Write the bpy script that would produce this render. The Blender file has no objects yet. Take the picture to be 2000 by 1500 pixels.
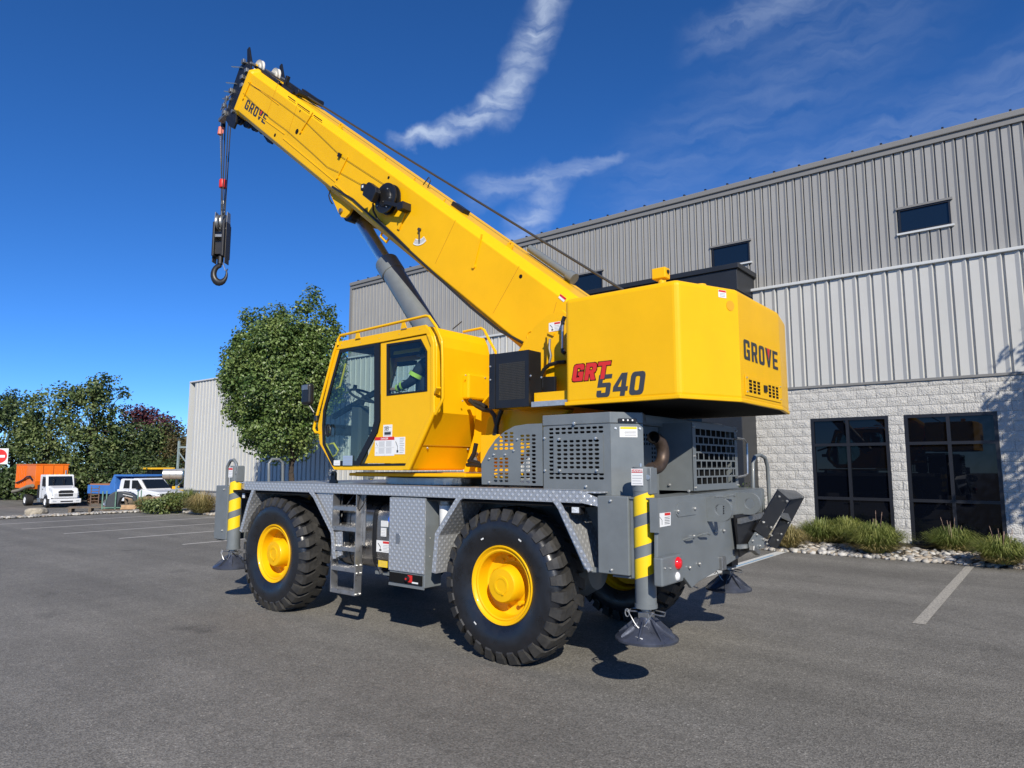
import bpy, bmesh, math, random
import numpy as np
from mathutils import Vector, Matrix
from mathutils.geometry import tessellate_polygon
R = math.radians
rng = random.Random(7)
SC = bpy.context.scene
COL = SC.collection

# ------------------------------------------------------------------ camera
CAM_F, CAM_H = 1335.0, 1.8                      # focal length in photo pixels (2000 wide), eye height in metres
CAM_YAW, CAM_PITCH = R(38.5055), R(6.8343)
cam_data = bpy.data.cameras.new('camera')
cam_data.sensor_width = 36.0
cam_data.lens = 36.0 * CAM_F / 2000.0
cam_data.clip_start, cam_data.clip_end = 0.05, 3000.0
cam = bpy.data.objects.new('camera', cam_data)
COL.objects.link(cam)
cam.location = (0, 0, CAM_H)
cam.rotation_euler = (R(90) + CAM_PITCH, 0, CAM_YAW)
SC.camera = cam

# ------------------------------------------------------------------ sun, sky, exposure
SUN = Vector((0.622, -0.578, 0.53)).normalized()      # towards the sun
sd = bpy.data.lights.new('sun', 'SUN')
sd.energy, sd.angle, sd.color = 4.9, R(0.53), (1.0, 0.935, 0.82)
sun = bpy.data.objects.new('sun', sd)
COL.objects.link(sun)
sun.rotation_euler = SUN.to_track_quat('Z', 'Y').to_euler()
sun.location = (20, -20, 30)

SC.view_settings.view_transform = 'Standard'
SC.view_settings.look = 'None'
SC.view_settings.exposure = 0.17
SC.view_settings.gamma = 1.0
SC.render.film_transparent = False
SC.cycles.max_bounces = 6
SC.cycles.transparent_max_bounces = 12
SC.cycles.caustics_reflective = False
SC.cycles.caustics_refractive = False

world = bpy.data.worlds.new('World')
SC.world = world
world.use_nodes = True
wt = world.node_tree
wt.nodes.clear()
def wn(kind, **kw):
    n = wt.nodes.new(kind)
    for k, v in kw.items(): setattr(n, k, v)
    return n
def wl(a, b): wt.links.new(a, b)
def wmath(op, a, b=None, c=None, clamp=False):
    n = wn('ShaderNodeMath', operation=op, use_clamp=clamp)
    for i, v in enumerate((a, b, c)):
        if v is None: continue
        if isinstance(v, (int, float)): n.inputs[i].default_value = v
        else: wl(v, n.inputs[i])
    return n.outputs[0]
def wsmooth(v, lo, hi):
    n = wn('ShaderNodeMapRange', interpolation_type='SMOOTHSTEP')
    wl(v, n.inputs[0]); n.inputs[1].default_value = lo; n.inputs[2].default_value = hi
    return n.outputs[0]
world.cycles.sampling_method = 'MANUAL'; world.cycles.sample_map_resolution = 256
w_out = wn('ShaderNodeOutputWorld')
w_bg = wn('ShaderNodeBackground')
w_bg.inputs['Strength'].default_value = 0.122
sky = wn('ShaderNodeTexSky', sky_type='NISHITA')
sky.sun_disc = False
sky.sun_elevation = math.asin(SUN.z)
sky.sun_rotation = math.atan2(SUN.x, SUN.y)
sky.altitude, sky.air_density, sky.dust_density, sky.ozone_density = 1500, 0.7, 0.0, 6.0
hsv = wn('ShaderNodeHueSaturation')
hsv.inputs['Hue'].default_value = 0.5
hsv.inputs['Saturation'].default_value = 1.1
hsv.inputs['Value'].default_value = 1.0
stint = wn('ShaderNodeMix', data_type='RGBA', blend_type='MULTIPLY')
stint.inputs['Factor'].default_value = 1.0
wl(sky.outputs[0], stint.inputs['A']); stint.inputs['B'].default_value = (0.88, 1.0, 1.18, 1)
wl(stint.outputs['Result'], hsv.inputs['Color'])
# cirrus wisps, placed by compass direction and elevation
tc = wn('ShaderNodeTexCoord')
sep = wn('ShaderNodeSeparateXYZ'); wl(tc.outputs['Generated'], sep.inputs[0])
AZ = wmath('MULTIPLY', wmath('ARCTAN2', sep.outputs[0], sep.outputs[1]), 57.29578)
EL = wmath('MULTIPLY', wmath('ARCSINE', sep.outputs[2]), 57.29578)
cmb = wn('ShaderNodeCombineXYZ'); wl(AZ, cmb.inputs[0]); wl(EL, cmb.inputs[1])
warp = wn('ShaderNodeTexNoise'); warp.inputs['Scale'].default_value = 0.42; warp.inputs['Detail'].default_value = 6; warp.inputs['Roughness'].default_value = 0.5
wl(cmb.outputs[0], warp.inputs['Vector'])
wsep = wn('ShaderNodeSeparateColor'); wl(warp.outputs['Color'], wsep.inputs[0])
AZw = wmath('MULTIPLY_ADD', wmath('SUBTRACT', wsep.outputs[0], 0.5), 2.6, AZ)
ELw = wmath('MULTIPLY_ADD', wmath('SUBTRACT', wsep.outputs[1], 0.5), 2.6, EL)
# fibres drawn out along the wind
fm = wn('ShaderNodeMapping'); fm.inputs['Rotation'].default_value = (0, 0, R(-38)); fm.inputs['Scale'].default_value = (0.18, 0.95, 1)
fc = wn('ShaderNodeCombineXYZ'); wl(AZw, fc.inputs[0]); wl(ELw, fc.inputs[1]); wl(fc.outputs[0], fm.inputs['Vector'])
fn = wn('ShaderNodeTexNoise'); fn.inputs['Scale'].default_value = 1.1; fn.inputs['Detail'].default_value = 7; fn.inputs['Roughness'].default_value = 0.52
wl(fm.outputs[0], fn.inputs['Vector'])
FIB = wsmooth(fn.outputs[0], 0.12, 0.86)
def wisp(a0, e0, a1, e1, w0, w1, amount, bow=0.0):
    """soft streak from (a0,e0) to (a1,e1) degrees, half-width w0 growing to w1, bowed sideways"""
    L = math.hypot(a1 - a0, e1 - e0); ux, uy = (a1 - a0) / L, (e1 - e0) / L
    da, de = wmath('SUBTRACT', AZw, a0), wmath('SUBTRACT', ELw, e0)
    u = wmath('ADD', wmath('MULTIPLY', da, ux), wmath('MULTIPLY', de, uy))
    v = wmath('ADD', wmath('MULTIPLY', da, -uy), wmath('MULTIPLY', de, ux))
    t = wmath('DIVIDE', u, L)
    if bow:
        v = wmath('ADD', v, wmath('MULTIPLY', wmath('MULTIPLY', t, wmath('SUBTRACT', 1.0, t)), 4 * bow))
    w = wmath('MULTIPLY_ADD', wmath('MAXIMUM', t, 0.0), w1 - w0, w0)
    q = wmath('DIVIDE', wmath('ABSOLUTE', v), w)
    prof = wmath('SUBTRACT', 1.0, wsmooth(q, 0.0, 1.0))
    ends = wmath('MULTIPLY', wsmooth(t, -0.05, 0.2), wmath('SUBTRACT', 1.0, wsmooth(t, 0.8, 1.1)))
    return wmath('MULTIPLY', wmath('MULTIPLY', prof, ends), amount)
wisps = [
    wisp(-49.3, 25.9, -38.6, 29.8, 0.6, 1.9, 0.80, bow=0.7),
    wisp(-40.8, 27.2, -34.3, 38.5, 2.1, 2.5, 0.74, bow=0.5),
    wisp(-43.0, 22.2, -28.6, 24.9, 2.0, 0.9, 0.42),
    wisp(-39.0, 17.0, -34.6, 24.0, 2.5, 2.1, 0.50),
    wisp(-32.0, 20.0, -4.0, 34.0, 6.0, 8.0, 0.11),
    wisp(-24.0, 21.0, 14.0, 27.0, 2.0, 6.0, 0.16),
    wisp(-24.0, 32.0, -2.0, 36.5, 1.8, 2.5, 0.26),
]
tot = wisps[0]
for x in wisps[1:]: tot = wmath('MAXIMUM', tot, x)
tot = wmath('MULTIPLY', tot, FIB)
mixc = wn('ShaderNodeMix', data_type='RGBA')
wl(tot, mixc.inputs['Factor'])
wl(hsv.outputs[0], mixc.inputs['A'])
mixc.inputs['B'].default_value = (5.2, 6.0, 7.2, 1)
wl(mixc.outputs['Result'], w_bg.inputs['Color'])
wl(w_bg.outputs[0], w_out.inputs['Surface'])

# ------------------------------------------------------------------ photo pixel -> point on a plane of the place (used to take measurements)
_cy, _sy, _cp, _sp = math.cos(CAM_YAW), math.sin(CAM_YAW), math.cos(CAM_PITCH), math.sin(CAM_PITCH)
_FW = Vector((-_sy * _cp, _cy * _cp, _sp)); _RT = Vector((_cy, _sy, 0)); _UP = Vector((_sy * _sp, -_cy * _sp, _cp))
def ray(px, py): return _FW * CAM_F + _RT * (px - 1000) - _UP * (py - 750)
def onY(px, py, y): d = ray(px, py); return Vector((0, 0, CAM_H)) + d * (y / d.y)
def onX(px, py, x): d = ray(px, py); return Vector((0, 0, CAM_H)) + d * (x / d.x)
def onZ(px, py, z=0.0): d = ray(px, py); return Vector((0, 0, CAM_H)) + d * ((z - CAM_H) / d.z)

# ------------------------------------------------------------------ materials
MATS = {}
def mat(name, color, rough=0.5, metal=0.0, coat=0.0, noise=0.0, nscale=6.0, bump=0.0, bscale=60.0, spec=0.5, rvar=0.0, tint=None, bdist=0.01):
    if name in MATS: return MATS[name]
    m = bpy.data.materials.new(name); m.use_nodes = True
    nt = m.node_tree; b = nt.nodes['Principled BSDF']
    b.inputs['Base Color'].default_value = (*color, 1)
    b.inputs['Roughness'].default_value = rough
    b.inputs['Metallic'].default_value = metal
    b.inputs['Specular IOR Level'].default_value = spec
    if coat:
        b.inputs['Coat Weight'].default_value = coat; b.inputs['Coat Roughness'].default_value = 0.06
    if noise or bump or rvar:
        geo = nt.nodes.new('ShaderNodeNewGeometry')
    if noise or rvar:
        n = nt.nodes.new('ShaderNodeTexNoise'); n.inputs['Scale'].default_value = nscale; n.inputs['Detail'].default_value = 6; n.inputs['Roughness'].default_value = 0.65
        nt.links.new(geo.outputs['Position'], n.inputs['Vector'])
    if noise:
        r = nt.nodes.new('ShaderNodeMapRange'); r.inputs[1].default_value = 0.3; r.inputs[2].default_value = 0.7
        nt.links.new(n.outputs[0], r.inputs[0])
        mx = nt.nodes.new('ShaderNodeMix'); mx.data_type = 'RGBA'
        lo = [c * (1 - noise) for c in color]
        hi = tint if tint else [min(1, c * (1 + noise)) for c in color]
        mx.inputs['A'].default_value = (*lo, 1); mx.inputs['B'].default_value = (*hi, 1)
        nt.links.new(r.outputs[0], mx.inputs['Factor']); nt.links.new(mx.outputs['Result'], b.inputs['Base Color'])
    if rvar:
        r2 = nt.nodes.new('ShaderNodeMapRange'); r2.inputs[1].default_value = 0.3; r2.inputs[2].default_value = 0.7
        r2.inputs[3].default_value = max(0.02, rough - rvar); r2.inputs[4].default_value = rough + rvar
        nt.links.new(n.outputs[0], r2.inputs[0]); nt.links.new(r2.outputs[0], b.inputs['Roughness'])
    if bump:
        nb = nt.nodes.new('ShaderNodeTexNoise'); nb.inputs['Scale'].default_value = bscale; nb.inputs['Detail'].default_value = 4
        nt.links.new(geo.outputs['Position'], nb.inputs['Vector'])
        bn = nt.nodes.new('ShaderNodeBump'); bn.inputs['Strength'].default_value = bump; bn.inputs['Distance'].default_value = bdist
        nt.links.new(nb.outputs[0], bn.inputs['Height']); nt.links.new(bn.outputs[0], b.inputs['Normal'])
    MATS[name] = m
    return m

def tread_plate(name, base, raised, period=0.055, rough=0.34):
    """chequer plate: small raised lozenges"""
    m = bpy.data.materials.new(name); m.use_nodes = True
    nt = m.node_tree; b = nt.nodes['Principled BSDF']
    def math_(op, a, c=None, d=None):
        n = nt.nodes.new('ShaderNodeMath'); n.operation = op
        for i, v in enumerate((a, c, d)):
            if v is None: continue
            if isinstance(v, (int, float)): n.inputs[i].default_value = v
            else: nt.links.new(v, n.inputs[i])
        return n.outputs[0]
    g = nt.nodes.new('ShaderNodeNewGeometry')
    s = nt.nodes.new('ShaderNodeSeparateXYZ'); nt.links.new(g.outputs['Position'], s.inputs[0])
    h = math_('ADD', s.outputs[0], s.outputs[1])
    u = math_('MULTIPLY', math_('ADD', h, s.outputs[2]), math.pi / period)
    v = math_('MULTIPLY', math_('SUBTRACT', h, s.outputs[2]), math.pi / period)
    su, sv = math_('ABSOLUTE', math_('SINE', u)), math_('ABSOLUTE', math_('SINE', v))
    k = math_('MULTIPLY', su, sv)
    r = nt.nodes.new('ShaderNodeMapRange'); r.interpolation_type = 'SMOOTHSTEP'; r.inputs[1].default_value = 0.52; r.inputs[2].default_value = 0.82
    nt.links.new(k, r.inputs[0])
    mx = nt.nodes.new('ShaderNodeMix'); mx.data_type = 'RGBA'
    mx.inputs['A'].default_value = (*base, 1); mx.inputs['B'].default_value = (*raised, 1)
    nt.links.new(r.outputs[0], mx.inputs['Factor']); nt.links.new(mx.outputs['Result'], b.inputs['Base Color'])
    b.inputs['Metallic'].default_value = 0.55; b.inputs['Roughness'].default_value = rough
    bn = nt.nodes.new('ShaderNodeBump'); bn.inputs['Strength'].default_value = 0.6; bn.inputs['Distance'].default_value = 0.005
    nt.links.new(r.outputs[0], bn.inputs['Height']); nt.links.new(bn.outputs[0], b.inputs['Normal'])
    MATS[name] = m
    return m

def glass(name, tint, rough=0.0, alpha=0.3):
    """thin pane: see-through with a tint and mirror-like reflection"""
    m = bpy.data.materials.new(name); m.use_nodes = True
    nt = m.node_tree; nt.nodes.clear()
    o = nt.nodes.new('ShaderNodeOutputMaterial')
    tr = nt.nodes.new('ShaderNodeBsdfTransparent'); tr.inputs[0].default_value = (*tint, 1)
    gl = nt.nodes.new('ShaderNodeBsdfGlossy'); gl.inputs['Roughness'].default_value = rough; gl.inputs[0].default_value = (1, 1, 1, 1)
    lw = nt.nodes.new('ShaderNodeLayerWeight'); lw.inputs[0].default_value = 0.5
    pw = nt.nodes.new('ShaderNodeMath'); pw.operation = 'POWER'; pw.inputs[1].default_value = 5.0; nt.links.new(lw.outputs['Facing'], pw.inputs[0])
    ma = nt.nodes.new('ShaderNodeMath'); ma.operation = 'MULTIPLY_ADD'; ma.inputs[1].default_value = 0.9; ma.inputs[2].default_value = 0.035; nt.links.new(pw.outputs[0], ma.inputs[0])
    mx = nt.nodes.new('ShaderNodeMixShader')
    nt.links.new(ma.outputs[0], mx.inputs[0]); nt.links.new(tr.outputs[0], mx.inputs[1]); nt.links.new(gl.outputs[0], mx.inputs[2])
    nt.links.new(mx.outputs[0], o.inputs[0])
    MATS[name] = m
    return m

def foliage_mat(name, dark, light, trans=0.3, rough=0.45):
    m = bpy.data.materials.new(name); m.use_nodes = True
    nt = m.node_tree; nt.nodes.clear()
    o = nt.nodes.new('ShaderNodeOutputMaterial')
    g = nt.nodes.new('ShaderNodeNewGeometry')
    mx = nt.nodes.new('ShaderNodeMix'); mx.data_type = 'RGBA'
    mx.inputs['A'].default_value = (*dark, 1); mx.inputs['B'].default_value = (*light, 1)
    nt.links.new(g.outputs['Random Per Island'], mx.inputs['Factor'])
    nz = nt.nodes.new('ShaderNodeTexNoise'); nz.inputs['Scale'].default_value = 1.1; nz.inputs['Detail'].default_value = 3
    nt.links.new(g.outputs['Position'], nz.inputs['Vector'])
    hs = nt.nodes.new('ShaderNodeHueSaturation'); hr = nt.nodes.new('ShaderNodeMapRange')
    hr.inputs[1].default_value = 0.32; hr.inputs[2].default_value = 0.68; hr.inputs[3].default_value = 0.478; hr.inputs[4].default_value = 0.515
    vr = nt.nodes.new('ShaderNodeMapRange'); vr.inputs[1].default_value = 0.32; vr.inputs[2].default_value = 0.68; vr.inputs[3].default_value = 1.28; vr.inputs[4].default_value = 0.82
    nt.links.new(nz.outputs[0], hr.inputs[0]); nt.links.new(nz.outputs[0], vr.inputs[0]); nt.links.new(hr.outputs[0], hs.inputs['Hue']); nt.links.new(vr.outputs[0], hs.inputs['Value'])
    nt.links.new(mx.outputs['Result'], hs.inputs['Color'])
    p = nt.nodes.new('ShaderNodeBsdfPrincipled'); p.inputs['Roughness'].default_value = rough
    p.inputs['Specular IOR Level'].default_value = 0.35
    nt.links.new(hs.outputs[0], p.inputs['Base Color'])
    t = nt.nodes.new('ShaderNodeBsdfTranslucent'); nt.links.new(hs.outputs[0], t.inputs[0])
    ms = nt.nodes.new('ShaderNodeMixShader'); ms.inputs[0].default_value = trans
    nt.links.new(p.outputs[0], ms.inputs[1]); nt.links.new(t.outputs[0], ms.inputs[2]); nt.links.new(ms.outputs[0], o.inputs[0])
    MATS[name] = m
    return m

YEL = mat('yellow_paint', (0.83, 0.450, 0.003), 0.42, coat=0.10, noise=0.04, nscale=2.5, spec=0.22, bump=0.05, bscale=2.2, bdist=0.03)
GRY = mat('grey_paint', (0.150, 0.166, 0.172), 0.38, coat=0.25, noise=0.10, nscale=5.0, rvar=0.06)
BLK = mat('black_paint', (0.012, 0.012, 0.013), 0.38, noise=0.2, nscale=8)
BLKM = mat('black_matt', (0.008, 0.008, 0.008), 0.85, spec=0.15)
RUB = mat('tyre_rubber', (0.012, 0.013, 0.016), 0.34, noise=0.25, nscale=7, rvar=0.14, bump=0.06, bscale=90, spec=0.6)
LUGM = mat('tread_rubber', (0.026, 0.026, 0.027), 0.55, noise=0.35, nscale=9, tint=(0.050, 0.047, 0.042), bump=0.12, bscale=70)
HOSE = mat('hose_rubber', (0.012, 0.012, 0.012), 0.5)
ALU = mat('bare_aluminium', (0.46, 0.46, 0.46), 0.33, metal=0.85, noise=0.12, nscale=12, rvar=0.08)
STEEL = mat('dull_steel', (0.30, 0.30, 0.29), 0.42, metal=0.8, noise=0.2, nscale=20)
CHROME = mat('chromed_rod', (0.46, 0.49, 0.53), 0.24, metal=0.85)
ZINC = mat('zinc_bolt', (0.62, 0.62, 0.60), 0.35, metal=0.8)
TPL = tread_plate('tread_plate', (0.47, 0.48, 0.485), (0.64, 0.65, 0.655), period=0.070, rough=0.40)
WHT = mat('white_label', (0.78, 0.78, 0.76), 0.45)
RED = mat('red_print', (0.62, 0.025, 0.02), 0.45)
REDD = mat('dark_red_print', (0.10, 0.008, 0.008), 0.5)
INK = mat('dark_print', (0.035, 0.037, 0.04), 0.5)
INKG = mat('grey_print', (0.35, 0.35, 0.36), 0.5)
STRP = mat('stripe_yellow', (0.86, 0.58, 0.01), 0.4)
RUST = mat('exhaust_steel', (0.085, 0.058, 0.042), 0.5, metal=0.5, noise=0.3, nscale=14)
CABGL = glass('cab_glass', (0.80, 0.88, 0.875))

# ------------------------------------------------------------------ mesh builder
class MB:
    def __init__(s): s.v = []; s.f = []; s.sm = []
    def add(s, vs, fs, smooth=False):
        o = len(s.v); s.v += [tuple(v) for v in vs]
        s.f += [tuple(i + o for i in f) for f in fs]; s.sm += [smooth] * len(fs)
        return s
    def box(s, x0, x1, y0, y1, z0, z1):
        x0, x1 = sorted((x0, x1)); y0, y1 = sorted((y0, y1)); z0, z1 = sorted((z0, z1))
        return s.add([(x0, y0, z0), (x1, y0, z0), (x1, y1, z0), (x0, y1, z0), (x0, y0, z1), (x1, y0, z1), (x1, y1, z1), (x0, y1, z1)],
                     [(0, 3, 2, 1), (4, 5, 6, 7), (0, 1, 5, 4), (1, 2, 6, 5), (2, 3, 7, 6), (3, 0, 4, 7)])
    def bar(s, p, q, w, h=None, up=(0, 0, 1)):
        """rectangular bar from p to q, w wide and h high"""
        h = w if h is None else h
        p, q = Vector(p), Vector(q); d = (q - p).normalized(); u = Vector(up)
        if abs(d.dot(u)) > 0.98: u = Vector((0, 1, 0))
        a = d.cross(u).normalized() * (w / 2); b = a.cross(d).normalized() * (h / 2)
        vs = [p - a - b, p + a - b, p + a + b, p - a + b, q - a - b, q + a - b, q + a + b, q - a + b]
        return s.add(vs, [(0, 1, 2, 3), (7, 6, 5, 4), (0, 4, 5, 1), (1, 5, 6, 2), (2, 6, 7, 3), (3, 7, 4, 0)])
    def cyl(s, p, q, r, n=16, r2=None, caps=True):
        r2 = r if r2 is None else r2
        p, q = Vector(p), Vector(q); d = (q - p).normalized()
        u = Vector((0, 0, 1)) if abs(d.z) < 0.9 else Vector((1, 0, 0))
        a = d.cross(u).normalized(); b = d.cross(a)
        vs = []
        for c, rr in ((p, r), (q, r2)):
            for i in range(n):
                t = 2 * math.pi * i / n; vs.append(c + a * (rr * math.cos(t)) + b * (rr * math.sin(t)))
        s.add(vs, [(i, (i + 1) % n, n + (i + 1) % n, n + i) for i in range(n)], True)
        if caps:
            o = len(s.v) - 2 * n
            s.f += [tuple(o + i for i in reversed(range(n))), tuple(o + n + i for i in range(n))]; s.sm += [False, False]
        return s
    def tube(s, pts, r, n=8, closed=False):
        pts = [Vector(p) for p in pts]; m = len(pts); rings = []
        prev = None
        for i, p in enumerate(pts):
            d = ((pts[(i + 1) % m] if (closed or i < m - 1) else p) - (pts[i - 1] if (closed or i > 0) else p)).normalized()
            if prev is None:
                u = Vector((0, 0, 1)) if abs(d.z) < 0.9 else Vector((1, 0, 0)); a = d.cross(u).normalized()
            else: a = (prev - d * prev.dot(d)).normalized()
            prev = a; b = d.cross(a)
            rings.append([p + a * (r * math.cos(2 * math.pi * k / n)) + b * (r * math.sin(2 * math.pi * k / n)) for k in range(n)])
        vs = [v for rg in rings for v in rg]; fs = []
        for i in range(m if closed else m - 1):
            j = (i + 1) % m
            fs += [(i * n + k, i * n + (k + 1) % n, j * n + (k + 1) % n, j * n + k) for k in range(n)]
        s.add(vs, fs, True)
        if not closed:
            o = len(s.v) - m * n
            s.f += [tuple(o + k for k in reversed(range(n))), tuple(o + (m - 1) * n + k for k in range(n))]; s.sm += [False, False]
        return s
    def lathe(s, prof, c, axis='y', n=48, smooth=True, close=False):
        """prof: list of (radius, offset along the axis); revolved round the axis through c"""
        c = Vector(c); vs = []
        for (r, h) in prof:
            for k in range(n):
                t = 2 * math.pi * k / n; a, b = r * math.cos(t), r * math.sin(t)
                vs.append(c + (Vector((a, h, b)) if axis == 'y' else Vector((a, b, h)) if axis == 'z' else Vector((h, a, b))))
        m = len(prof); fs = []
        for i in range(m if close else m - 1):
            j = (i + 1) % m
            for k in range(n):
                q = (i * n + k, i * n + (k + 1) % n, j * n + (k + 1) % n, j * n + k)
                fs.append(q)
        return s.add(vs, fs, smooth)
    def poly(s, pts, d, holes=()):
        """solid plate: 3-D outline (with hole outlines) given thickness vector d"""
        loops = [[Vector(p) for p in pts]] + [[Vector(p) for p in h] for h in holes]
        d = Vector(d); flat = [p for l in loops for p in l]; n = len(flat)
        tris = tessellate_polygon(loops)
        vs = flat + [p + d for p in flat]
        nrm = Vector((0, 0, 0))
        l0 = loops[0]
        for i in range(len(l0)): nrm += l0[i].cross(l0[(i + 1) % len(l0)])
        fs = []
        for t in tris:
            a, b, c = flat[t[0]], flat[t[1]], flat[t[2]]
            tn = (b - a).cross(c - a)
            t = t if tn.dot(d) < 0 else (t[0], t[2], t[1])
            fs.append(tuple(t)); fs.append((t[0] + n, t[2] + n, t[1] + n))
        o = 0
        for l in loops:
            m = len(l)
            for i in range(m):
                j = (i + 1) % m; fs.append((o + i, o + j, o + j + n, o + i + n))
            o += m
        return s.add(vs, fs)
    def sheet(s, pts):
        return s.add(pts, [tuple(range(len(pts)))])
    def build(s, name, material, parent=None, org=None, bevel=0.0, seg=2, recalc=True, loc=None):
        me = bpy.data.meshes.new(name)
        if org is None:
            org = Vector((0, 0, 0))
            if parent is not None: org = Vector(parent.get('_org', (0, 0, 0)))
        org = Vector(org)
        me.from_pydata([Vector(v) - org for v in s.v], [], s.f)
        me.polygons.foreach_set('use_smooth', s.sm)
        if recalc:
            bm = bmesh.new(); bm.from_mesh(me); bmesh.ops.recalc_face_normals(bm, faces=bm.faces[:]); bm.to_mesh(me); bm.free()
        if any(s.sm): me.set_sharp_from_angle(angle=R(38))
        me.materials.append(material); me.update()
        o = bpy.data.objects.new(name, me); COL.objects.link(o)
        o.parent = parent
        if loc is not None: o.location = loc
        ORG[o.name] = org
        o['_org'] = tuple(org)
        if bevel:
            b = o.modifiers.new('edge', 'BEVEL'); b.width = bevel; b.segments = seg; b.limit_method = 'ANGLE'; b.angle_limit = R(35)
            b.harden_normals = False
        return o
ORG = {}
def thing(name, label, cat, loc=(0, 0, 0), rotz=0.0, group=None, local=False):
    """an Empty at the base of a thing; its parts are given in world coordinates unless local"""
    o = bpy.data.objects.new(name, None); COL.objects.link(o)
    o.location = loc; o.rotation_euler = (0, 0, rotz); o.empty_display_size = 0.2
    o['label'] = label; o['category'] = cat
    if group: o['group'] = group
    o['_org'] = (0, 0, 0) if local else tuple(loc)
    return o
def tag(o, label, cat, group=None, kind=None):
    o['label'] = label; o['category'] = cat
    if group: o['group'] = group
    if kind: o['kind'] = kind
    return o
def struct(o, label=None):
    o['kind'] = 'structure'
    if label: o['label'] = label
    return o
def piece(name, mesh_obj, pos, parent, rot=None, scale=None):
    """another object that shares a mesh"""
    o = bpy.data.objects.new(name, mesh_obj.data if hasattr(mesh_obj, 'data') else mesh_obj); COL.objects.link(o)
    o.parent = parent
    o.location = Vector(pos) - Vector(parent.get('_org', (0, 0, 0)) if parent else (0, 0, 0))
    if rot is not None: o.rotation_euler = rot
    if scale is not None: o.scale = scale
    return o
def mesh_of(mb, name, material, smooth=None):
    me = bpy.data.meshes.new(name); me.from_pydata([Vector(v) for v in mb.v], [], mb.f)
    me.polygons.foreach_set('use_smooth', mb.sm)
    bm = bmesh.new(); bm.from_mesh(me); bmesh.ops.recalc_face_normals(bm, faces=bm.faces[:]); bm.to_mesh(me); bm.free()
    if any(mb.sm): me.set_sharp_from_angle(angle=R(38))
    me.materials.append(material); me.update()
    return me
# a bolt head, shared by every bolt (axis given by rotation)
_b = MB(); _b.cyl((0, 0, 0), (0, -0.010, 0), 0.013, 10); _b.cyl((0, -0.010, 0), (0, -0.018, 0), 0.008, 6)
BOLT = mesh_of(_b, 'bolt', ZINC)
def bolt(pos, parent, rz=0.0, s=1.0):
    o = piece('bolt', BOLT, pos, parent, rot=(0, 0, rz), scale=(s, s, s)); return o

# ---- heavy block capitals and figures as flat outlines in a unit-high box
def glyph(c, w, t, s):
    """outlines (outer, holes) of a letter: width w, upright stroke t, level stroke s"""
    k = min(t, s) * .55; m = w / 2
    box = lambda x0, y0, x1, y1, r_: [(x0 + r_, y0), (x1 - r_, y0), (x1 - r_ * .3, y0 + r_ * .3), (x1, y0 + r_), (x1, y1 - r_), (x1 - r_ * .3, y1 - r_ * .3), (x1 - r_, y1), (x0 + r_, y1), (x0 + r_ * .3, y1 - r_ * .3), (x0, y1 - r_), (x0, y0 + r_), (x0 + r_ * .3, y0 + r_ * .3)]
    if c in 'O0': return box(0, 0, w, 1, k * 1.6), [box(t, s, w - t, 1 - s, k * .7)]
    if c == '5': return [(.02, 1), (w, 1), (w, 1 - s), (t + .01, 1 - s), (t, .63), (w - k, .63), (w - k * .3, .63 - k * .3), (w, .63 - k), (w, k * 1.2), (w - k * .35, k * .35), (w - k * 1.2, 0), (k * 1.2, 0), (k * .35, k * .35), (0, k * 1.2), (0, .30), (t, .30), (t, s), (w - t, s), (w - t, .63 - s), (0, .63 - s)], []
    if c == '4': x = w * .56; return [(x - .06, 1), (x + t, 1), (x + t, .40), (w + .05, .40), (w + .05, .40 - s), (x + t, .40 - s), (x + t, 0), (x, 0), (x, .40 - s), (0, .40 - s), (0, .42)], [[(x, .40), (x, .74), (t * .95, .40)]]
    if c == 'G': return [(w, .66), (w, 1 - k * 1.2), (w - k * .35, 1 - k * .35), (w - k * 1.2, 1), (k * 1.2, 1), (k * .35, 1 - k * .35), (0, 1 - k * 1.2), (0, k * 1.2), (k * .35, k * .35), (k * 1.2, 0), (w, 0), (w, .54), (m, .54), (m, .54 - s), (w - t, .54 - s), (w - t, s), (t, s), (t, 1 - s), (w - t, 1 - s), (w - t, .66)], []
    if c == 'R': q = k * 1.5; return [(0, 0), (0, 1), (w - q, 1), (w - q * .3, 1 - q * .3), (w, 1 - q), (w, .40 + q), (w - q * .3, .40 + q * .3), (w - q * .8, .40), (w + .02, 0), (w - t * 1.1, 0), (w - t * 1.55, .36), (t, .36), (t, 0)], [[(t, .36 + s), (w - t * 1.15, .36 + s), (w - t, .36 + s + .05), (w - t, 1 - s - .05), (w - t * 1.15, 1 - s), (t, 1 - s)]]
    if c == 'T': return [(-.05, 1), (w + .05, 1), (w + .05, 1 - s), (m + t / 2, 1 - s), (m + t / 2, 0), (m - t / 2, 0), (m - t / 2, 1 - s), (-.05, 1 - s)], []
    if c == 'V': return [(-.06, 1), (t * .85 - .06, 1), (m, .30), (w + .06 - t * .85, 1), (w + .06, 1), (m + t * .5, 0), (m - t * .5, 0)], []
    if c == 'E': return [(0, 0), (0, 1), (w, 1), (w, 1 - s), (t, 1 - s), (t, .5 + s / 2), (w * .92, .5 + s / 2), (w * .92, .5 - s / 2), (t, .5 - s / 2), (t, s), (w, s), (w, 0)], []
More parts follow.
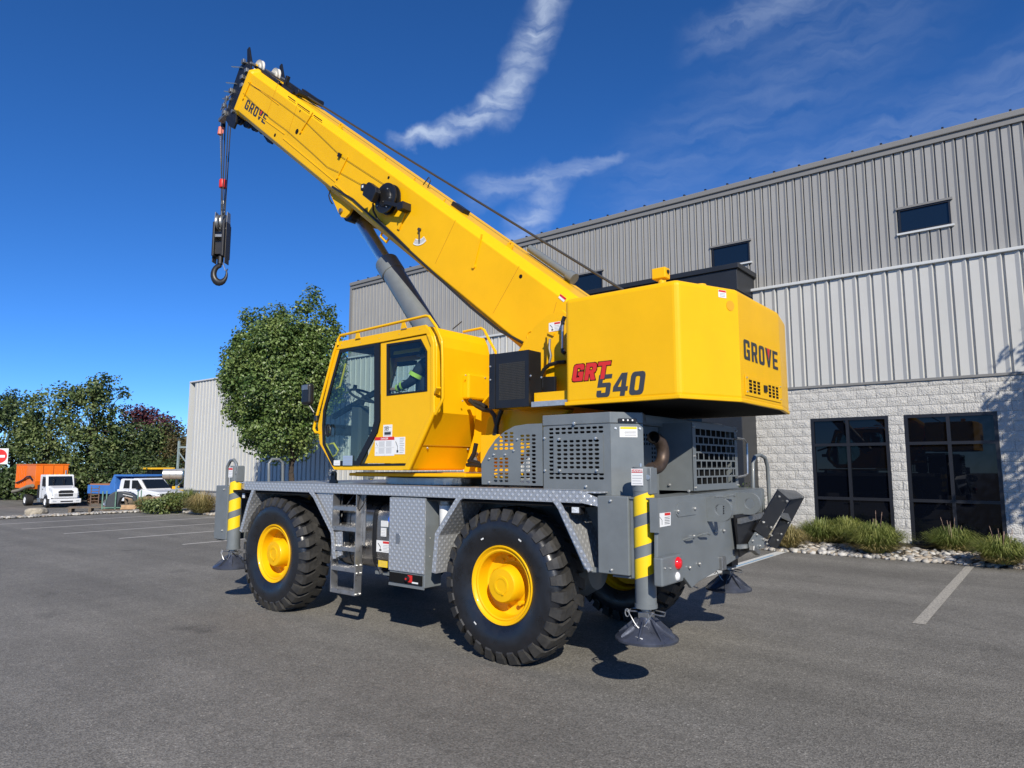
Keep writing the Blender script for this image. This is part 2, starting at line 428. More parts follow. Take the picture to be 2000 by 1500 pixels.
def lettering(text, M, w=.72, t=.26, s=.20, gap=.14, slant=0.0):
    """MB of the filled word; M maps (u, v) to space; returns MB and total width"""
    mb = MB(); x = 0
    for c in text:
        outer, holes = glyph(c, w, t, s)
        loops = [[Vector((x + u + slant * v, v, 0)) for u, v in l] for l in [outer] + holes]
        flat = [p for l in loops for p in l]; o = len(mb.v)
        mb.v += [tuple(M(p.x, p.y)) for p in flat]
        for tr in tessellate_polygon(loops): mb.f.append(tuple(i + o for i in tr)); mb.sm.append(False)
        x += w + gap
    return mb, x - gap
def letter_outline(text, M, r_, w=.72, t=.26, s=.20, gap=.14, slant=0.0):
    """MB of thin bars along the letter outlines"""
    mb = MB(); x = 0
    for c in text:
        outer, holes = glyph(c, w, t, s)
        for l in [outer] + holes:
            P = [Vector(M(x + u + slant * v, v)) for u, v in l]
            for i in range(len(P)):
                a, b = P[i], P[(i + 1) % len(P)]; d = (b - a).normalized(); n = d.cross(Vector((0, 1, 0))) * r_
                e = d * r_
                mb.add([a - e - n, b + e - n, b + e + n, a - e + n], [(0, 1, 2, 3)])
        x += w + gap
    return mb
# ================================================================== GROUND
def asphalt_mat():
    m = bpy.data.materials.new('asphalt'); m.use_nodes = True
    nt = m.node_tree; b = nt.nodes['Principled BSDF']; L = nt.links.new
    g = nt.nodes.new('ShaderNodeNewGeometry')
    def noise(scale, detail=4, rough=0.6):
        n = nt.nodes.new('ShaderNodeTexNoise'); n.inputs['Scale'].default_value = scale; n.inputs['Detail'].default_value = detail; n.inputs['Roughness'].default_value = rough
        L(g.outputs['Position'], n.inputs['Vector']); return n.outputs[0]
    def rng_(v, a, c, d, e):
        n = nt.nodes.new('ShaderNodeMapRange'); L(v, n.inputs[0])
        for i, x in enumerate((a, c, d, e)): n.inputs[i + 1].default_value = x
        return n.outputs[0]
    def mul(a, c):
        n = nt.nodes.new('ShaderNodeMath'); n.operation = 'MULTIPLY'; L(a, n.inputs[0]); L(c, n.inputs[1]); return n.outputs[0]
    vor = nt.nodes.new('ShaderNodeTexVoronoi'); vor.inputs['Scale'].default_value = 95; L(g.outputs['Position'], vor.inputs['Vector'])
    sp = nt.nodes.new('ShaderNodeSeparateColor'); L(vor.outputs['Color'], sp.inputs[0])
    grain = rng_(sp.outputs[0], 0.0, 1.0, 0.64, 1.38)             # stones of the aggregate, each its own grey
    spark = rng_(sp.outputs[1], 0.95, 0.97, 1.0, 1.55)             # a few pale chips
    big = rng_(noise(0.35, 5), 0.3, 0.7, 0.84, 1.14)              # wide worn patches
    mid = rng_(noise(3.0, 5), 0.3, 0.7, 0.92, 1.08)
    # long faint tyre tracks, along the drive lane
    mp = nt.nodes.new('ShaderNodeMapping'); mp.inputs['Rotation'].default_value = (0, 0, R(12)); mp.inputs['Scale'].default_value = (0.06, 0.9, 1)
    L(g.outputs['Position'], mp.inputs['Vector'])
    tn = nt.nodes.new('ShaderNodeTexNoise'); tn.inputs['Scale'].default_value = 1.4; tn.inputs['Detail'].default_value = 4; L(mp.outputs[0], tn.inputs['Vector'])
    trk = rng_(tn.outputs[0], 0.35, 0.65, 0.86, 1.10)
    stain = rng_(noise(1.1, 3, 0.5), 0.66, 0.74, 1.0, 0.72)        # old oil spots
    fine = rng_(noise(14.0, 4), 0.3, 0.7, 0.90, 1.10)
    v = mul(mul(mul(mul(mul(mul(grain, spark), big), mid), trk), stain), fine)
    cb = nt.nodes.new('ShaderNodeMix'); cb.data_type = 'RGBA'; cb.blend_type = 'MULTIPLY'; cb.inputs['Factor'].default_value = 1.0
    cb.inputs['A'].default_value = (0.178, 0.169, 0.150, 1)
    cc = nt.nodes.new('ShaderNodeCombineColor')
    for i in range(3): L(v, cc.inputs[i])
    L(cc.outputs[0], cb.inputs['B']); L(cb.outputs['Result'], b.inputs['Base Color'])
    b.inputs['Roughness'].default_value = 0.82
    b.inputs['Specular IOR Level'].default_value = 0.3
    bn = nt.nodes.new('ShaderNodeBump'); bn.inputs['Strength'].default_value = 0.55; bn.inputs['Distance'].default_value = 0.006
    L(vor.outputs['Distance'], bn.inputs['Height']); L(bn.outputs[0], b.inputs['Normal'])
    return m
ASPH = asphalt_mat()
def gz(x):
    """height of the ground: level lot, falling away to the yard beyond its far end"""
    return -0.055 * min(17.5, max(0.0, -28.5 - x))
mb = MB()
_xs = [-600, -120, -60, -46, -40, -34, -28.5, -20, 0, 60, 500]
_ys = [-300, -60, -20, 0, 10, 20, 60, 700]
_n = len(_ys)
mb.add([(x, y, gz(x)) for x in _xs for y in _ys], [(i * _n + j, (i + 1) * _n + j, (i + 1) * _n + j + 1, i * _n + j + 1) for i in range(len(_xs) - 1) for j in range(_n - 1)])
ground = struct(mb.build('ground', ASPH)); ground['label'] = 'grey asphalt of the parking lot'

def worn_paint(name, col, wear):
    m = mat(name, col, 0.7); nt = m.node_tree; b = nt.nodes['Principled BSDF']; L = nt.links.new
    g = nt.nodes.new('ShaderNodeNewGeometry')
    n = nt.nodes.new('ShaderNodeTexNoise'); n.inputs['Scale'].default_value = 38; n.inputs['Detail'].default_value = 6; n.inputs['Roughness'].default_value = 0.75
    L(g.outputs['Position'], n.inputs['Vector'])
    r = nt.nodes.new('ShaderNodeMapRange'); r.inputs[1].default_value = wear; r.inputs[2].default_value = wear + 0.16; L(n.outputs[0], r.inputs[0])
    mx = nt.nodes.new('ShaderNodeMix'); mx.data_type = 'RGBA'; mx.inputs['A'].default_value = (*col, 1); mx.inputs['B'].default_value = (0.13, 0.125, 0.12, 1)
    L(r.outputs[0], mx.inputs['Factor']); L(mx.outputs['Result'], b.inputs['Base Color'])
    return m
PAINTW = worn_paint('worn_white_line', (0.44, 0.41, 0.35), 0.47)
PAINTT = worn_paint('worn_thin_line', (0.58, 0.55, 0.50), 0.52)
PAINTH = worn_paint('pale_bay_line', (0.62, 0.62, 0.58), 0.54)
PAINTB = worn_paint('worn_blue_line', (0.22, 0.42, 0.62), 0.5)
def line(p, q, w, m, z=0.004):
    p, q = Vector(p), Vector(q); d = (q - p).normalized(); n = Vector((-d.y, d.x)) * w / 2
    b = MB(); b.sheet([(*(p - n), z), (*(q - n), z), (*(q + n), z), (*(p + n), z)])
    return struct(b.build('parking_line', m))
line((-1.40, 9.25), (-1.40, 15.25), 0.13, PAINTW)
line((-4.72, 9.0), (-4.72, 15.2), 0.20, PAINTH)
line((-4.685, 12.2), (-4.685, 14.4), 0.045, PAINTB, 0.008)
for x, y0, y1 in ((-15.95, 7.85, 12.6), (-18.5, 7.5, 12.7), (-20.95, 7.1, 12.75), (-23.4, 6.85, 12.75), (-25.85, 5.9, 12.6)):
    line((x, y0), (x, y1), 0.11, PAINTT)

# ---- planting beds: low soil sheets with river stones
SOIL = mat('bed_soil', (0.085, 0.07, 0.052), 0.95, noise=0.5, nscale=14, bump=0.9, bscale=30, bdist=0.03)
MULCH = mat('dark_mulch', (0.018, 0.014, 0.011), 0.95, noise=0.6, nscale=40, bump=1.0, bscale=60, bdist=0.03)
def bed(name, xs, ys, zs, m, label):
    """strip of ground: rows at ys with heights zs, gently uneven"""
    nx = max(2, int((xs[1] - xs[0]) / 0.25)); b = MB(); r = random.Random(3)
    vs = []
    for j, y in enumerate(ys):
        for i in range(nx + 1):
            vs.append((xs[0] + (xs[1] - xs[0]) * i / nx, y + (r.uniform(-.05, .05) if j == 0 else 0), zs[j] + gz(xs[0] + (xs[1] - xs[0]) * i / nx) + (r.uniform(-.012, .012) if j else 0)))
    n = nx + 1
    b.add(vs, [(j * n + i, j * n + i + 1, (j + 1) * n + i + 1, (j + 1) * n + i) for j in range(len(ys) - 1) for i in range(nx)], True)
    o = struct(b.build(name, m)); o['label'] = label; return o
bed_front = bed('gravel_bed', (-13.0, 6.0), (15.12, 15.4, 16.1), (0.006, 0.055, 0.11), SOIL, 'bed of pale river stones along the block wall')
bed_mulch = bed('mulch_bed', (-13.0, 6.0), (16.08, 16.5, 17.1), (0.105, 0.15, 0.16), MULCH, 'dark mulch strip against the block wall')
bed_wing = bed('planting_bed', (-34.0, -14.0), (13.0, 13.5, 17.1), (0.006, 0.06, 0.12), SOIL, 'planting bed in front of the pale siding')
bed_end = bed('stone_strip', (-31.6, -28.3), (-14.0, -6.0, 2.0, 8.0, 13.3), (0.02, 0.03, 0.03, 0.03, 0.03), SOIL, 'strip of pale stones at the end of the lot')

def stone_mesh(seed, m):
    r = random.Random(seed); b = bmesh.new(); bmesh.ops.create_icosphere(b, subdivisions=1, radius=1.0)
    for v in b.verts: v.co *= r.uniform(0.78, 1.16)
    sx, sy, sz = r.uniform(.85, 1.25), r.uniform(.65, 1.0), r.uniform(.42, .62)
    for v in b.verts: v.co = Vector((v.co.x * sx, v.co.y * sy, v.co.z * sz))
    me = bpy.data.meshes.new('river_stone'); b.to_mesh(me); b.free()
    me.polygons.foreach_set('use_smooth', [True] * len(me.polygons)); me.materials.append(m); return me
STONES = [mat('stone_pale', (0.40, 0.37, 0.32), 0.8, noise=0.2, nscale=9, bump=0.2), mat('stone_tan', (0.31, 0.26, 0.20), 0.8, noise=0.25, nscale=9, bump=0.2),
          mat('stone_grey', (0.24, 0.235, 0.225), 0.8, noise=0.25, nscale=9, bump=0.2), mat('stone_white', (0.50, 0.48, 0.44), 0.75, noise=0.15, nscale=9, bump=0.2)]
SM = [stone_mesh(k, STONES[k % 4]) for k in range(12)]
def scatter_stones(parent, n_parts, n_rest, fx, fy, zf, s0, s1, seed):
    r = random.Random(seed); items = []
    for _ in range(n_parts + n_rest):
        x, y = fx(r), fy(r); s = s0 + (s1 - s0) * r.random() ** 2
        items.append((s, x, y, r.uniform(0, 6.28), r.uniform(-.35, .35), r.randrange(12)))
    items.sort(reverse=True)
    for s, x, y, a, t, k in items[:n_parts]:
        piece('stone', SM[k], (x, y, gz(x) + zf(y) + s * 0.16), parent, rot=(t, t * .5, a), scale=(s, s, s))
    if n_rest:
        vs, fs, mi = [], [], []
        for s, x, y, a, t, k in items[n_parts:]:
            o = len(vs); M = Matrix.Translation((x, y, gz(x) + zf(y) + s * 0.15)) @ Matrix.Rotation(a, 4, 'Z') @ Matrix.Rotation(t, 4, 'X') @ Matrix.Scale(s, 4)
            me = SM[k]
            vs += [tuple(M @ v.co) for v in me.vertices]; fs += [tuple(i + o for i in p.vertices) for p in me.polygons]; mi += [k % 4] * len(me.polygons)
        me = bpy.data.meshes.new('small_stones'); me.from_pydata(vs, [], fs)
        for m in STONES: me.materials.append(m)
        me.polygons.foreach_set('material_index', mi); me.polygons.foreach_set('use_smooth', [True] * len(fs))
        o = bpy.data.objects.new('small_stones', me); COL.objects.link(o); o.parent = parent; o['kind'] = 'stuff'
def zfront(y): return 0.01 + max(0, min(1, (y - 15.12) / 1.0)) * 0.09
scatter_stones(bed_front, 290, 1300, lambda r: r.uniform(-6.8, 0.9), lambda r: 15.1 + 1.15 * r.random() ** 1.15, zfront, 0.035, 0.105, 5)
scatter_stones(bed_end, 0, 3600, lambda r: r.uniform(-31.5, -28.2), lambda r: r.uniform(4.0, 13.4), lambda y: 0.03, 0.05, 0.10, 6)
scatter_stones(bed_wing, 0, 900, lambda r: r.uniform(-31, -20.0), lambda r: 12.98 + 0.9 * r.random() ** 1.4, lambda y: 0.03, 0.06, 0.12, 8)

# ================================================================== BUILDING
WY = 17.0                                        # face of the block wall and pale siding
bld = thing('warehouse', 'long grey metal warehouse with pale siding, block base and dark windows', 'building', (-12, WY, 0))
SIDW = mat('pale_siding', (0.52, 0.515, 0.485), 0.42, noise=0.03, nscale=1.2, metal=0.0)
SIDG = mat('grey_siding', (0.315, 0.308, 0.290), 0.45, noise=0.04, nscale=1.2)
TRIM = mat('grey_trim', (0.20, 0.195, 0.185), 0.5)
TRIMW = mat('pale_trim', (0.55, 0.56, 0.55), 0.45)
BLKW = mat('split_block', (0.51, 0.497, 0.465), 0.92, noise=0.10, nscale=11, bump=1.0, bscale=34, bdist=0.026)
MORT = mat('mortar', (0.50, 0.487, 0.455), 0.95)
SMB = mat('smooth_base', (0.33, 0.325, 0.31), 0.9, noise=0.08, nscale=3, bump=0.15)
DARK = mat('dark_cladding', (0.016, 0.018, 0.022), 0.45, noise=0.15, nscale=2)
WFR = mat('window_frame', (0.012, 0.013, 0.017), 0.4)
WGL = mat('window_glass', (0.002, 0.003, 0.006), 0.015, spec=0.28)
WGLU = mat('upper_window_glass', (0.006, 0.012, 0.022), 0.02, spec=0.6)

def siding(x0, x1, z0, z1, y, m, rib=0.305, depth=0.034, holes=(), name='siding_panel'):
    """ribbed metal sheets 0.915 m wide, cut round the openings"""
    n = int(round((x1 - x0) / (3 * rib)))
    pan = 3 * rib
    cache = {}
    for i in range(n):
        xa = x1 - (i + 1) * pan
        spans = [(z0, z1)]
        hit = [h for h in holes if h[0] < xa + pan - .02 and h[1] > xa + .02]
        def strip(ua, ub, za, zb, nm):
            pts = []
            for k in range(3):
                o = k * rib
                for u, dd in [(q * rib / .305, e_) for q, e_ in ((0.0, 0), (.160, 0), (.232, depth * .9), (.240, depth * .9), (.252, 0), (.256, -.055), (.298, -.055), (.302, 0), (.305, 0))]:
                    pts.append((o + u, -dd))
            pts = [(u, d_) for u, d_ in pts if ua - 1e-6 <= u <= ub + 1e-6]
            key = (round(ua, 2), round(ub, 2), round(zb - za, 3))
            if key not in cache:
                b = MB(); q = []
                for u, d_ in pts:
                    if not q or abs(u - q[-1][0]) > 1e-6 or abs(d_ - q[-1][1]) > 1e-6: q.append((u, d_))
                vs = [(u, d_, 0) for u, d_ in q] + [(u, d_, zb - za) for u, d_ in q]; k = len(q)
                b.add(vs, [(j, j + 1, k + j + 1, k + j) for j in range(k - 1)])
                me = bpy.data.meshes.new(nm); me.from_pydata([Vector(v) for v in b.v], [], b.f); me.materials.append(m); cache[key] = me
            piece(nm, cache[key], (xa, y, za), bld)
        if not hit:
            strip(0, pan, z0, z1, name)
        else:
            h = hit[0]; ha, hb = max(0, h[0] - xa), min(pan, h[1] - xa)
            sa = 0 if ha <= .03 else round(ha / rib) * rib; sb = pan if hb >= pan - .03 else round(hb / rib) * rib
            if sa > .01: strip(0, sa, z0, z1, name)
            if sb < pan - .01: strip(sb, pan, z0, z1, name)
            if sb - sa > .01:
                strip(sa, sb, z0, h[2], name); strip(sa, sb, h[3], z1, name)

# upper grey wall (set back a little), with three windows 4.3 m apart
UY = WY + 0.22
ub = [onY(*p, UY) for p in ((1747, 400), (1845, 428))]
upw = []
UX1 = 3.75
for xc in (-2.045, -6.315, -10.70):
    xa = UX1 - round((UX1 - (xc - .5)) / .2) * .2
    upw.append((xa, xa + 1.0, 7.03, 7.58))
UX0 = UX1 - .6 * 43
siding(UX0, UX1, 6.1, 9.06, UY, SIDG, rib=.2, depth=.026, holes=upw)
mb = MB(); mb.box(UX0 - .02, 3.7, UY - .10, UY + .25, 9.06, 9.20)
o = mb.build('gutter', TRIM, bld, bevel=.02)
mb = MB(); mb.box(UX0 - .03, 3.7, UY - .055, UY + .02, 8.94, 9.058); mb.build('eave_trim', TRIM, bld)
mb = MB(); mb.box(UX0 - .05, UX0 + .07, UY - .05, UY + .2, 5.9, 9.055); mb.build('corner_trim', TRIM, bld)
mb = MB(); mb.add([(UX0, UY + .01, 9.205), (3.7, UY + .01, 9.205), (3.7, UY + 14, 10.4), (UX0, UY + 14, 10.4)], [(0, 1, 2, 3)])
mb.build('roof', TRIM, bld)
mb = MB(); mb.add([(UX0 + .03, UY + .06, 0), (UX0 + .03, UY + 14, 0), (UX0 + .03, UY + 14, 10.39), (UX0 + .03, UY + .06, 9.19)], [(0, 1, 2, 3)]); mb.build('end_wall', SIDG, bld)
mb = MB()
for k in range(42):
    x = 3.4 - k * 0.61; mb.box(x - .022, x + .022, UY - .06, UY + .16, 9.203, 9.252)
o = mb.build('seam_clips', BLK, bld); o['kind'] = 'stuff'
for xa, xb, za, zb in upw:
    w = MB(); 
    f = [(xa, UY - .03, za), (xb, UY - .03, za), (xb, UY - .03, zb), (xa, UY - .03, zb)]
    t = .035
    h = [(xa + t, UY - .03, za + t), (xb - t, UY - .03, za + t), (xb - t, UY - .03, zb - t), (xa + t, UY - .03, zb - t)]
    w.poly(f, (0, .08, 0), [h]); fr = w.build('window', WFR, bld)
    w = MB(); w.box(xa + t, xb - t, UY + .005, UY + .02, za + t, zb - t); w.build('pane', WGLU, fr)
    w = MB(); w.box(xa - .05, xb + .05, UY - .052, UY + .03, zb + .002, zb + .05); w.build('head_trim', TRIM, fr)
    w = MB(); w.box(xa - .05, xb + .05, UY - .058, UY + .03, za - .045, za - .002); w.build('sill', TRIMW, fr)

# pale siding: high band over the block wall on the near side, full wall on the far wing
PX0 = -5.90                                       # near edge of the dark entrance portal
siding(PX0 - .005, 3.4, 3.68, 6.16, WY, SIDW)
siding(-34.55, -11.25, 0.62, 6.02, WY, SIDW)
mb = MB(); mb.box(PX0 - .02, 3.6, WY - .075, WY + .25, 6.165, 6.235); mb.build('cap_flashing', TRIMW, bld, bevel=.012)
mb = MB(); mb.box(-34.60, -11.0, WY - .075, WY + .25, 6.025, 6.095); mb.build('cap_flashing', TRIMW, bld, bevel=.012)
mb = MB(); mb.box(PX0 + .01, 3.6, WY - .045, WY + .05, 3.625, 3.678); mb.build('base_flashing', TRIM, bld)
mb = MB(); mb.box(-34.60, -11.0, WY - .05, WY + .05, 0.565, 0.618); mb.build('base_flashing', TRIM, bld)
mb = MB(); mb.box(-34.62, -34.50, WY - .05, WY + .3, -0.5, 6.02); mb.build('corner_trim', TRIMW, bld)
mb = MB(); mb.box(-34.49, -11.0, WY - .01, WY + .3, -0.5, 0.56); mb.build('base_wall', SMB, bld)
mb = MB(); mb.add([(-34.6, WY + .26, 6.10), (UX0, WY + .26, 6.10), (UX0, WY + 14, 6.9), (-34.6, WY + 14, 6.9)], [(0, 1, 2, 3)]); mb.build('roof', TRIM, bld)
mb = MB(); mb.add([(-34.58, WY + .1, -.5), (-34.58, WY + 14, -.5), (-34.58, WY + 14, 6.88), (-34.58, WY + .1, 6.08)], [(0, 1, 2, 3)]); mb.build('end_wall', SIDW, bld)
mb = MB(); p = onY(366, 842, WY); mb.box(-34.80, -34.62, WY - .02, WY + .22, p.z - .13, p.z + .12); mb.build('wall_lamp', BLK, bld, bevel=.02)

# block wall with two big windows
wins = [(-4.52, -2.90, 0.16, 2.90), (-2.585, -0.92, 0.16, 2.90)]
mb = MB()
outer = [(PX0 - .1, WY + .012, 0.0), (3.6, WY + .012, 0.0), (3.6, WY + .012, 3.64), (PX0 - .1, WY + .012, 3.64)]
holes = [[(a, WY + .012, c + .001), (b_, WY + .012, c + .001), (b_, WY + .012, d), (a, WY + .012, d)] for a, b_, c, d in wins]
mb.poly(outer, (0, .25, 0), holes)
bw = mb.build('block_wall', MORT, bld)
BH, BL = 0.203, 0.4064
r = random.Random(11)
blk_cache = {}
def block_mesh(w, v):
    key = (round(w, 3), v)
    if key in blk_cache: return blk_cache[key]
    rr = random.Random(hash(key) & 0xffff); g = .0042
    nx, nz = 4, 3; vs, fs = [], []
    for j in range(nz + 1):
        for i in range(nx + 1):
            e = i in (0, nx) or j in (0, nz)
            vs.append((g + (w - 2 * g) * i / nx, (0.0 if e else -rr.uniform(.003, .015)) - .004, g + (BH - 2 * g) * j / nz))
    for j in range(nz):
        for i in range(nx):
            a = j * (nx + 1) + i; fs.append((a, a + 1, a + nx + 2, a + nx + 1))
    n = len(vs)
    ring = [i for i in range(nx + 1)] + [(j + 1) * (nx + 1) - 1 for j in range(1, nz + 1)] + [nz * (nx + 1) + i for i in range(nx - 1, -1, -1)] + [j * (nx + 1) for j in range(nz - 1, 0, -1)]
    vs += [(vs[i][0], .0115, vs[i][2]) for i in ring]
    for k in range(len(ring)):
        a, b_ = ring[k], ring[(k + 1) % len(ring)]; fs.append((b_, a, n + k, n + (k + 1) % len(ring)))
    me = bpy.data.meshes.new('block'); me.from_pydata(vs, [], fs); me.materials.append(BLKW); blk_cache[key] = me
    return me
nrow = 18
for j in range(nrow):
    z = 2.902 + (3 - j) * BH; zs_ = .112 / BH if j == 0 else 1.0
    x = 3.2 + (BL / 2 if j % 2 else 0)
    while x > PX0 - .05:
        segs = [(max(x - BL, PX0 - .05), x)]
        for a, b_, c, d in wins:
            if z + BH > c + .02 and z < d - .02:
                ns = []
                for s0, s1 in segs:
                    if s1 <= a or s0 >= b_: ns.append((s0, s1))
                    else:
                        if s0 < a: ns.append((s0, a))
                        if s1 > b_: ns.append((b_, s1))
                segs = ns
        for s0, s1 in segs:
            if s1 - s0 > .03 and s0 < 0.6: piece('block', block_mesh(s1 - s0, r.randrange(4)), (s0, WY, z), bw, scale=(1, 1, zs_))
        x -= BL
mb = MB(); mb.box(0.62, 3.6, WY - .015, WY + .0115, 0, 3.62); mb.build('block_face', BLKW, bw)
for a, b_, c, d in wins:
    t = .065; yf = WY - .012; mid = a + (b_ - a) * .485
    z1, z2 = c + (d - c) * .775, c + (d - c) * .335 - .03
    z2 = c + (d - c) * .33
    f = [(a, yf, c), (b_, yf, c), (b_, yf, d), (a, yf, d)]
    cells = []
    for (xa, xb) in ((a + t, mid - t / 2), (mid + t / 2, b_ - t)):
        for (za, zb) in ((c + t, z2 - t / 2), (z2 + t / 2, z1 - t / 2), (z1 + t / 2, d - t)):
            cells.append((xa, xb, za, zb))
    w = MB(); w.poly(f, (0, .11, 0), [[(xa, yf, za), (xb, yf, za), (xb, yf, zb), (xa, yf, zb)] for xa, xb, za, zb in cells])
    fr = w.build('window', WFR, bw)
    for k, (xa, xb, za, zb) in enumerate(cells):
        w = MB(); tl = .0006 * (k - 2)
        w.add([(xa, yf + .045 + tl, za), (xb, yf + .045 - tl, za), (xb, yf + .047 - tl, zb), (xa, yf + .047 + tl, zb), (xa, yf + .06, za), (xb, yf + .06, za), (xb, yf + .06, zb), (xa, yf + .06, zb)],
              [(0, 1, 2, 3), (7, 6, 5, 4), (0, 4, 5, 1), (1, 5, 6, 2), (2, 6, 7, 3), (3, 7, 4, 0)])
        w.build('pane', WGL, fr)

# dark entrance portal that stands out of the facade
py0 = 16.0
mb = MB(); mb.box(-11.3, -5.77, py0, WY + .2, 6.03, 6.56); p0 = mb.build('portal_fascia', DARK, bld, bevel=.01)
mb = MB(); mb.box(-11.36, -5.71, py0 - .05, WY + .2, 6.562, 6.69); mb.build('portal_cap', DARK, bld, bevel=.012)
mb = MB(); mb.box(-11.3, -5.79, py0 + .012, WY + .2, 5.48, 6.028); mb.build('portal_fascia', DARK, bld, bevel=.01)
mb = MB(); mb.box(-6.8, -5.80, py0 + .03, WY + .2, 0.0, 5.477); mb.build('portal_leg', DARK, bld, bevel=.01)
mb = MB(); mb.box(-11.3, -10.3, py0 + .03, WY + .2, 0.0, 5.477); mb.build('portal_leg', DARK, bld, bevel=.01)
mb = MB(); mb.box(-10.295, -6.805, WY + .1, WY + .2, 0.0, 5.47); mb.build('entrance_glazing', WGL, bld)
# ================================================================== CRANE: carrier
YL, YC, YR = 4.95, 6.32, 7.69                    # left edge, centre plane and right edge of the carrier
XR_, XF_ = -4.13, -7.85                          # rear and front axle
DZ = 1.585                                       # top of the deck
crane = thing('mobile_crane', 'yellow and grey rough terrain crane with raised boom parked on asphalt', 'crane', (-5.9, YC, 0))
def part(mb, name, m, parent=None, bevel=0.0, seg=2):
    return mb.build(name, m, parent if parent is not None else crane, bevel=bevel, seg=seg)

# ---- wheels
WR = 0.716
def tyre_mesh():
    b = MB(); w = .45
    prof = [(.352, .055), (.40, .030), (.46, .008), (.52, .000), (.575, .006), (.62, .022), (.655, .05), (.668, .10), (.672, .225),
            (.668, .35), (.655, .40), (.62, .428), (.575, .444), (.52, .45), (.46, .442), (.40, .42), (.352, .395)]
    prof = [(r_ if r_ < .36 else .352 + (r_ - .352) * .965, h_ * .965) for r_, h_ in prof]; b.lathe(prof, (0, 0, 0), 'y', 64)
    return b
def lug_mesh():
    b = MB(); n = 29
    for side in (0, 1):
        for k in range(n):
            th = 2 * math.pi * (k + .5 * side) / n
            def P(dt, r_, y):
                t = th + dt; yy = y if side == 0 else .435 - y
                return (r_ * math.cos(t), yy, r_ * math.sin(t))
            hw = .070
            # block from the shoulder to just past the middle, raked; its outer end runs down the sidewall
            st = [(0.003, .600, hw * .80, 0.0), (0.022, .655, hw * .92, 0.0), (0.042, .698, hw, 0.0), (0.080, WR - .004, hw, .004),
                  (.150, WR, hw * 1.02, .040), (.205, WR, hw * 1.12, .085), (.255, WR, hw * .82, .120)]
            vs, fs = [], []
            for (y, r_, h_, sk) in st:
                base = r_ - .075 if y > .05 else r_ - .03
                vs += [P(-h_ * 1.10 + sk, base, y + .02 * (y < .05)), P(-h_ + sk, r_, y), P(h_ + sk, r_, y), P(h_ * 1.10 + sk, base, y + .02 * (y < .05))]
            m = len(st)
            for i in range(m - 1):
                for j in range(3):
                    fs.append((4 * i + j, 4 * i + j + 1, 4 * i + 5 + j, 4 * i + 4 + j))
            fs += [(0, 1, 2, 3), (4 * m - 1, 4 * m - 2, 4 * m - 3, 4 * m - 4)]
            b.add(vs, fs)
    return b
def rim_mesh():
    b = MB()
    b.lathe([(.352, .395), (.352, .30), (.33, .28), (.33, .09), (.345, .075), (.358, .060), (.362, .045), (.357, .036), (.347, .038), (.340, .050), (.325, .062),
             (.312, .058), (.300, .066), (.292, .12), (.285, .185), (.262, .205), (.17, .215)], (0, 0, 0), 'y', 56)
    return b
def hub_mesh():
    b = MB()
    b.lathe([(.30, .213), (.20, .210), (.178, .19), (.168, .125), (.162, .062), (.150, .046), (.085, .042), (.083, .036), (.06, .036), (.058, .041), (.001, .041)], (0, 0, 0), 'y', 40)
    for k in range(10):
        t = 2 * math.pi * k / 10 + .2; c = (.226 * math.cos(t), .212, .226 * math.sin(t)); b.cyl(c, (c[0], .188, c[2]), .015, 6)
    b.cyl((.03, .042, -.075), (.03, .030, -.075), .011, 8)
    b.cyl((.145, .20, -.155), (.145, .145, -.155), .022, 10); b.cyl((-.02, .20, .245), (-.02, .15, .245), .014, 8)
    return b
T_ME, L_ME, R_ME, H_ME = mesh_of(tyre_mesh(), 'tyre', RUB), mesh_of(lug_mesh(), 'tread', LUGM), mesh_of(rim_mesh(), 'rim', YEL), mesh_of(hub_mesh(), 'hub', YEL)
WHL = []
for x in (XR_, XF_):
    for side in (0, 1):
        y = 4.985 if side == 0 else YR - .045
        rot = (0, .13 * (x == XF_) + .05, math.pi if side else 0)
        w = piece('wheel', T_ME, (x, y, WR - .014), crane, rot=rot)
        for nm, me in (('tread', L_ME), ('rim', R_ME), ('hub', H_ME)):
            c = bpy.data.objects.new(nm, me); COL.objects.link(c); c.parent = w
        WHL.append(w)
WPAINT = mat('tyre_mark', (0.7, 0.7, 0.68), 0.6)
for w in (WHL[0],):
    for a, rr in ((62, .50), (118, .455), (-124, .46)):
        b = MB(); t = R(a); 
        for q in (0,):
            e = (-math.sin(t), 0, math.cos(t)); c = Vector((rr * math.cos(t), -.003, rr * math.sin(t)))
            u = Vector(e) * .018; v = Vector((math.cos(t), 0, math.sin(t))) * .007
            b.add([c - u - v, c + u - v, c + u + v, c - u + v], [(0, 1, 2, 3)])
        b.build('paint_mark', WPAINT, w, org=(0, 0, 0))
# ---- axles
for x in (XR_, XF_):
    b = MB(); b.cyl((x, 5.15, WR), (x, YR - .2, WR), .13, 16); b.lathe([(.0, -.3), (.2, -.26), (.28, -.12), (.30, 0), (.28, .12), (.2, .26), (0, .3)], (x, YC, WR), 'x', 20)
    part(b, 'axle', GRY)

# ---- main frame
b = MB(); b.box(-9.0, -2.62, 5.62, 7.02, .86, 1.50); part(b, 'frame', GRY, bevel=.02)
b = MB(); b.box(-6.9, -4.9, 5.35, 7.3, .95, 1.45); part(b, 'frame_side', BLKM, bevel=.02)
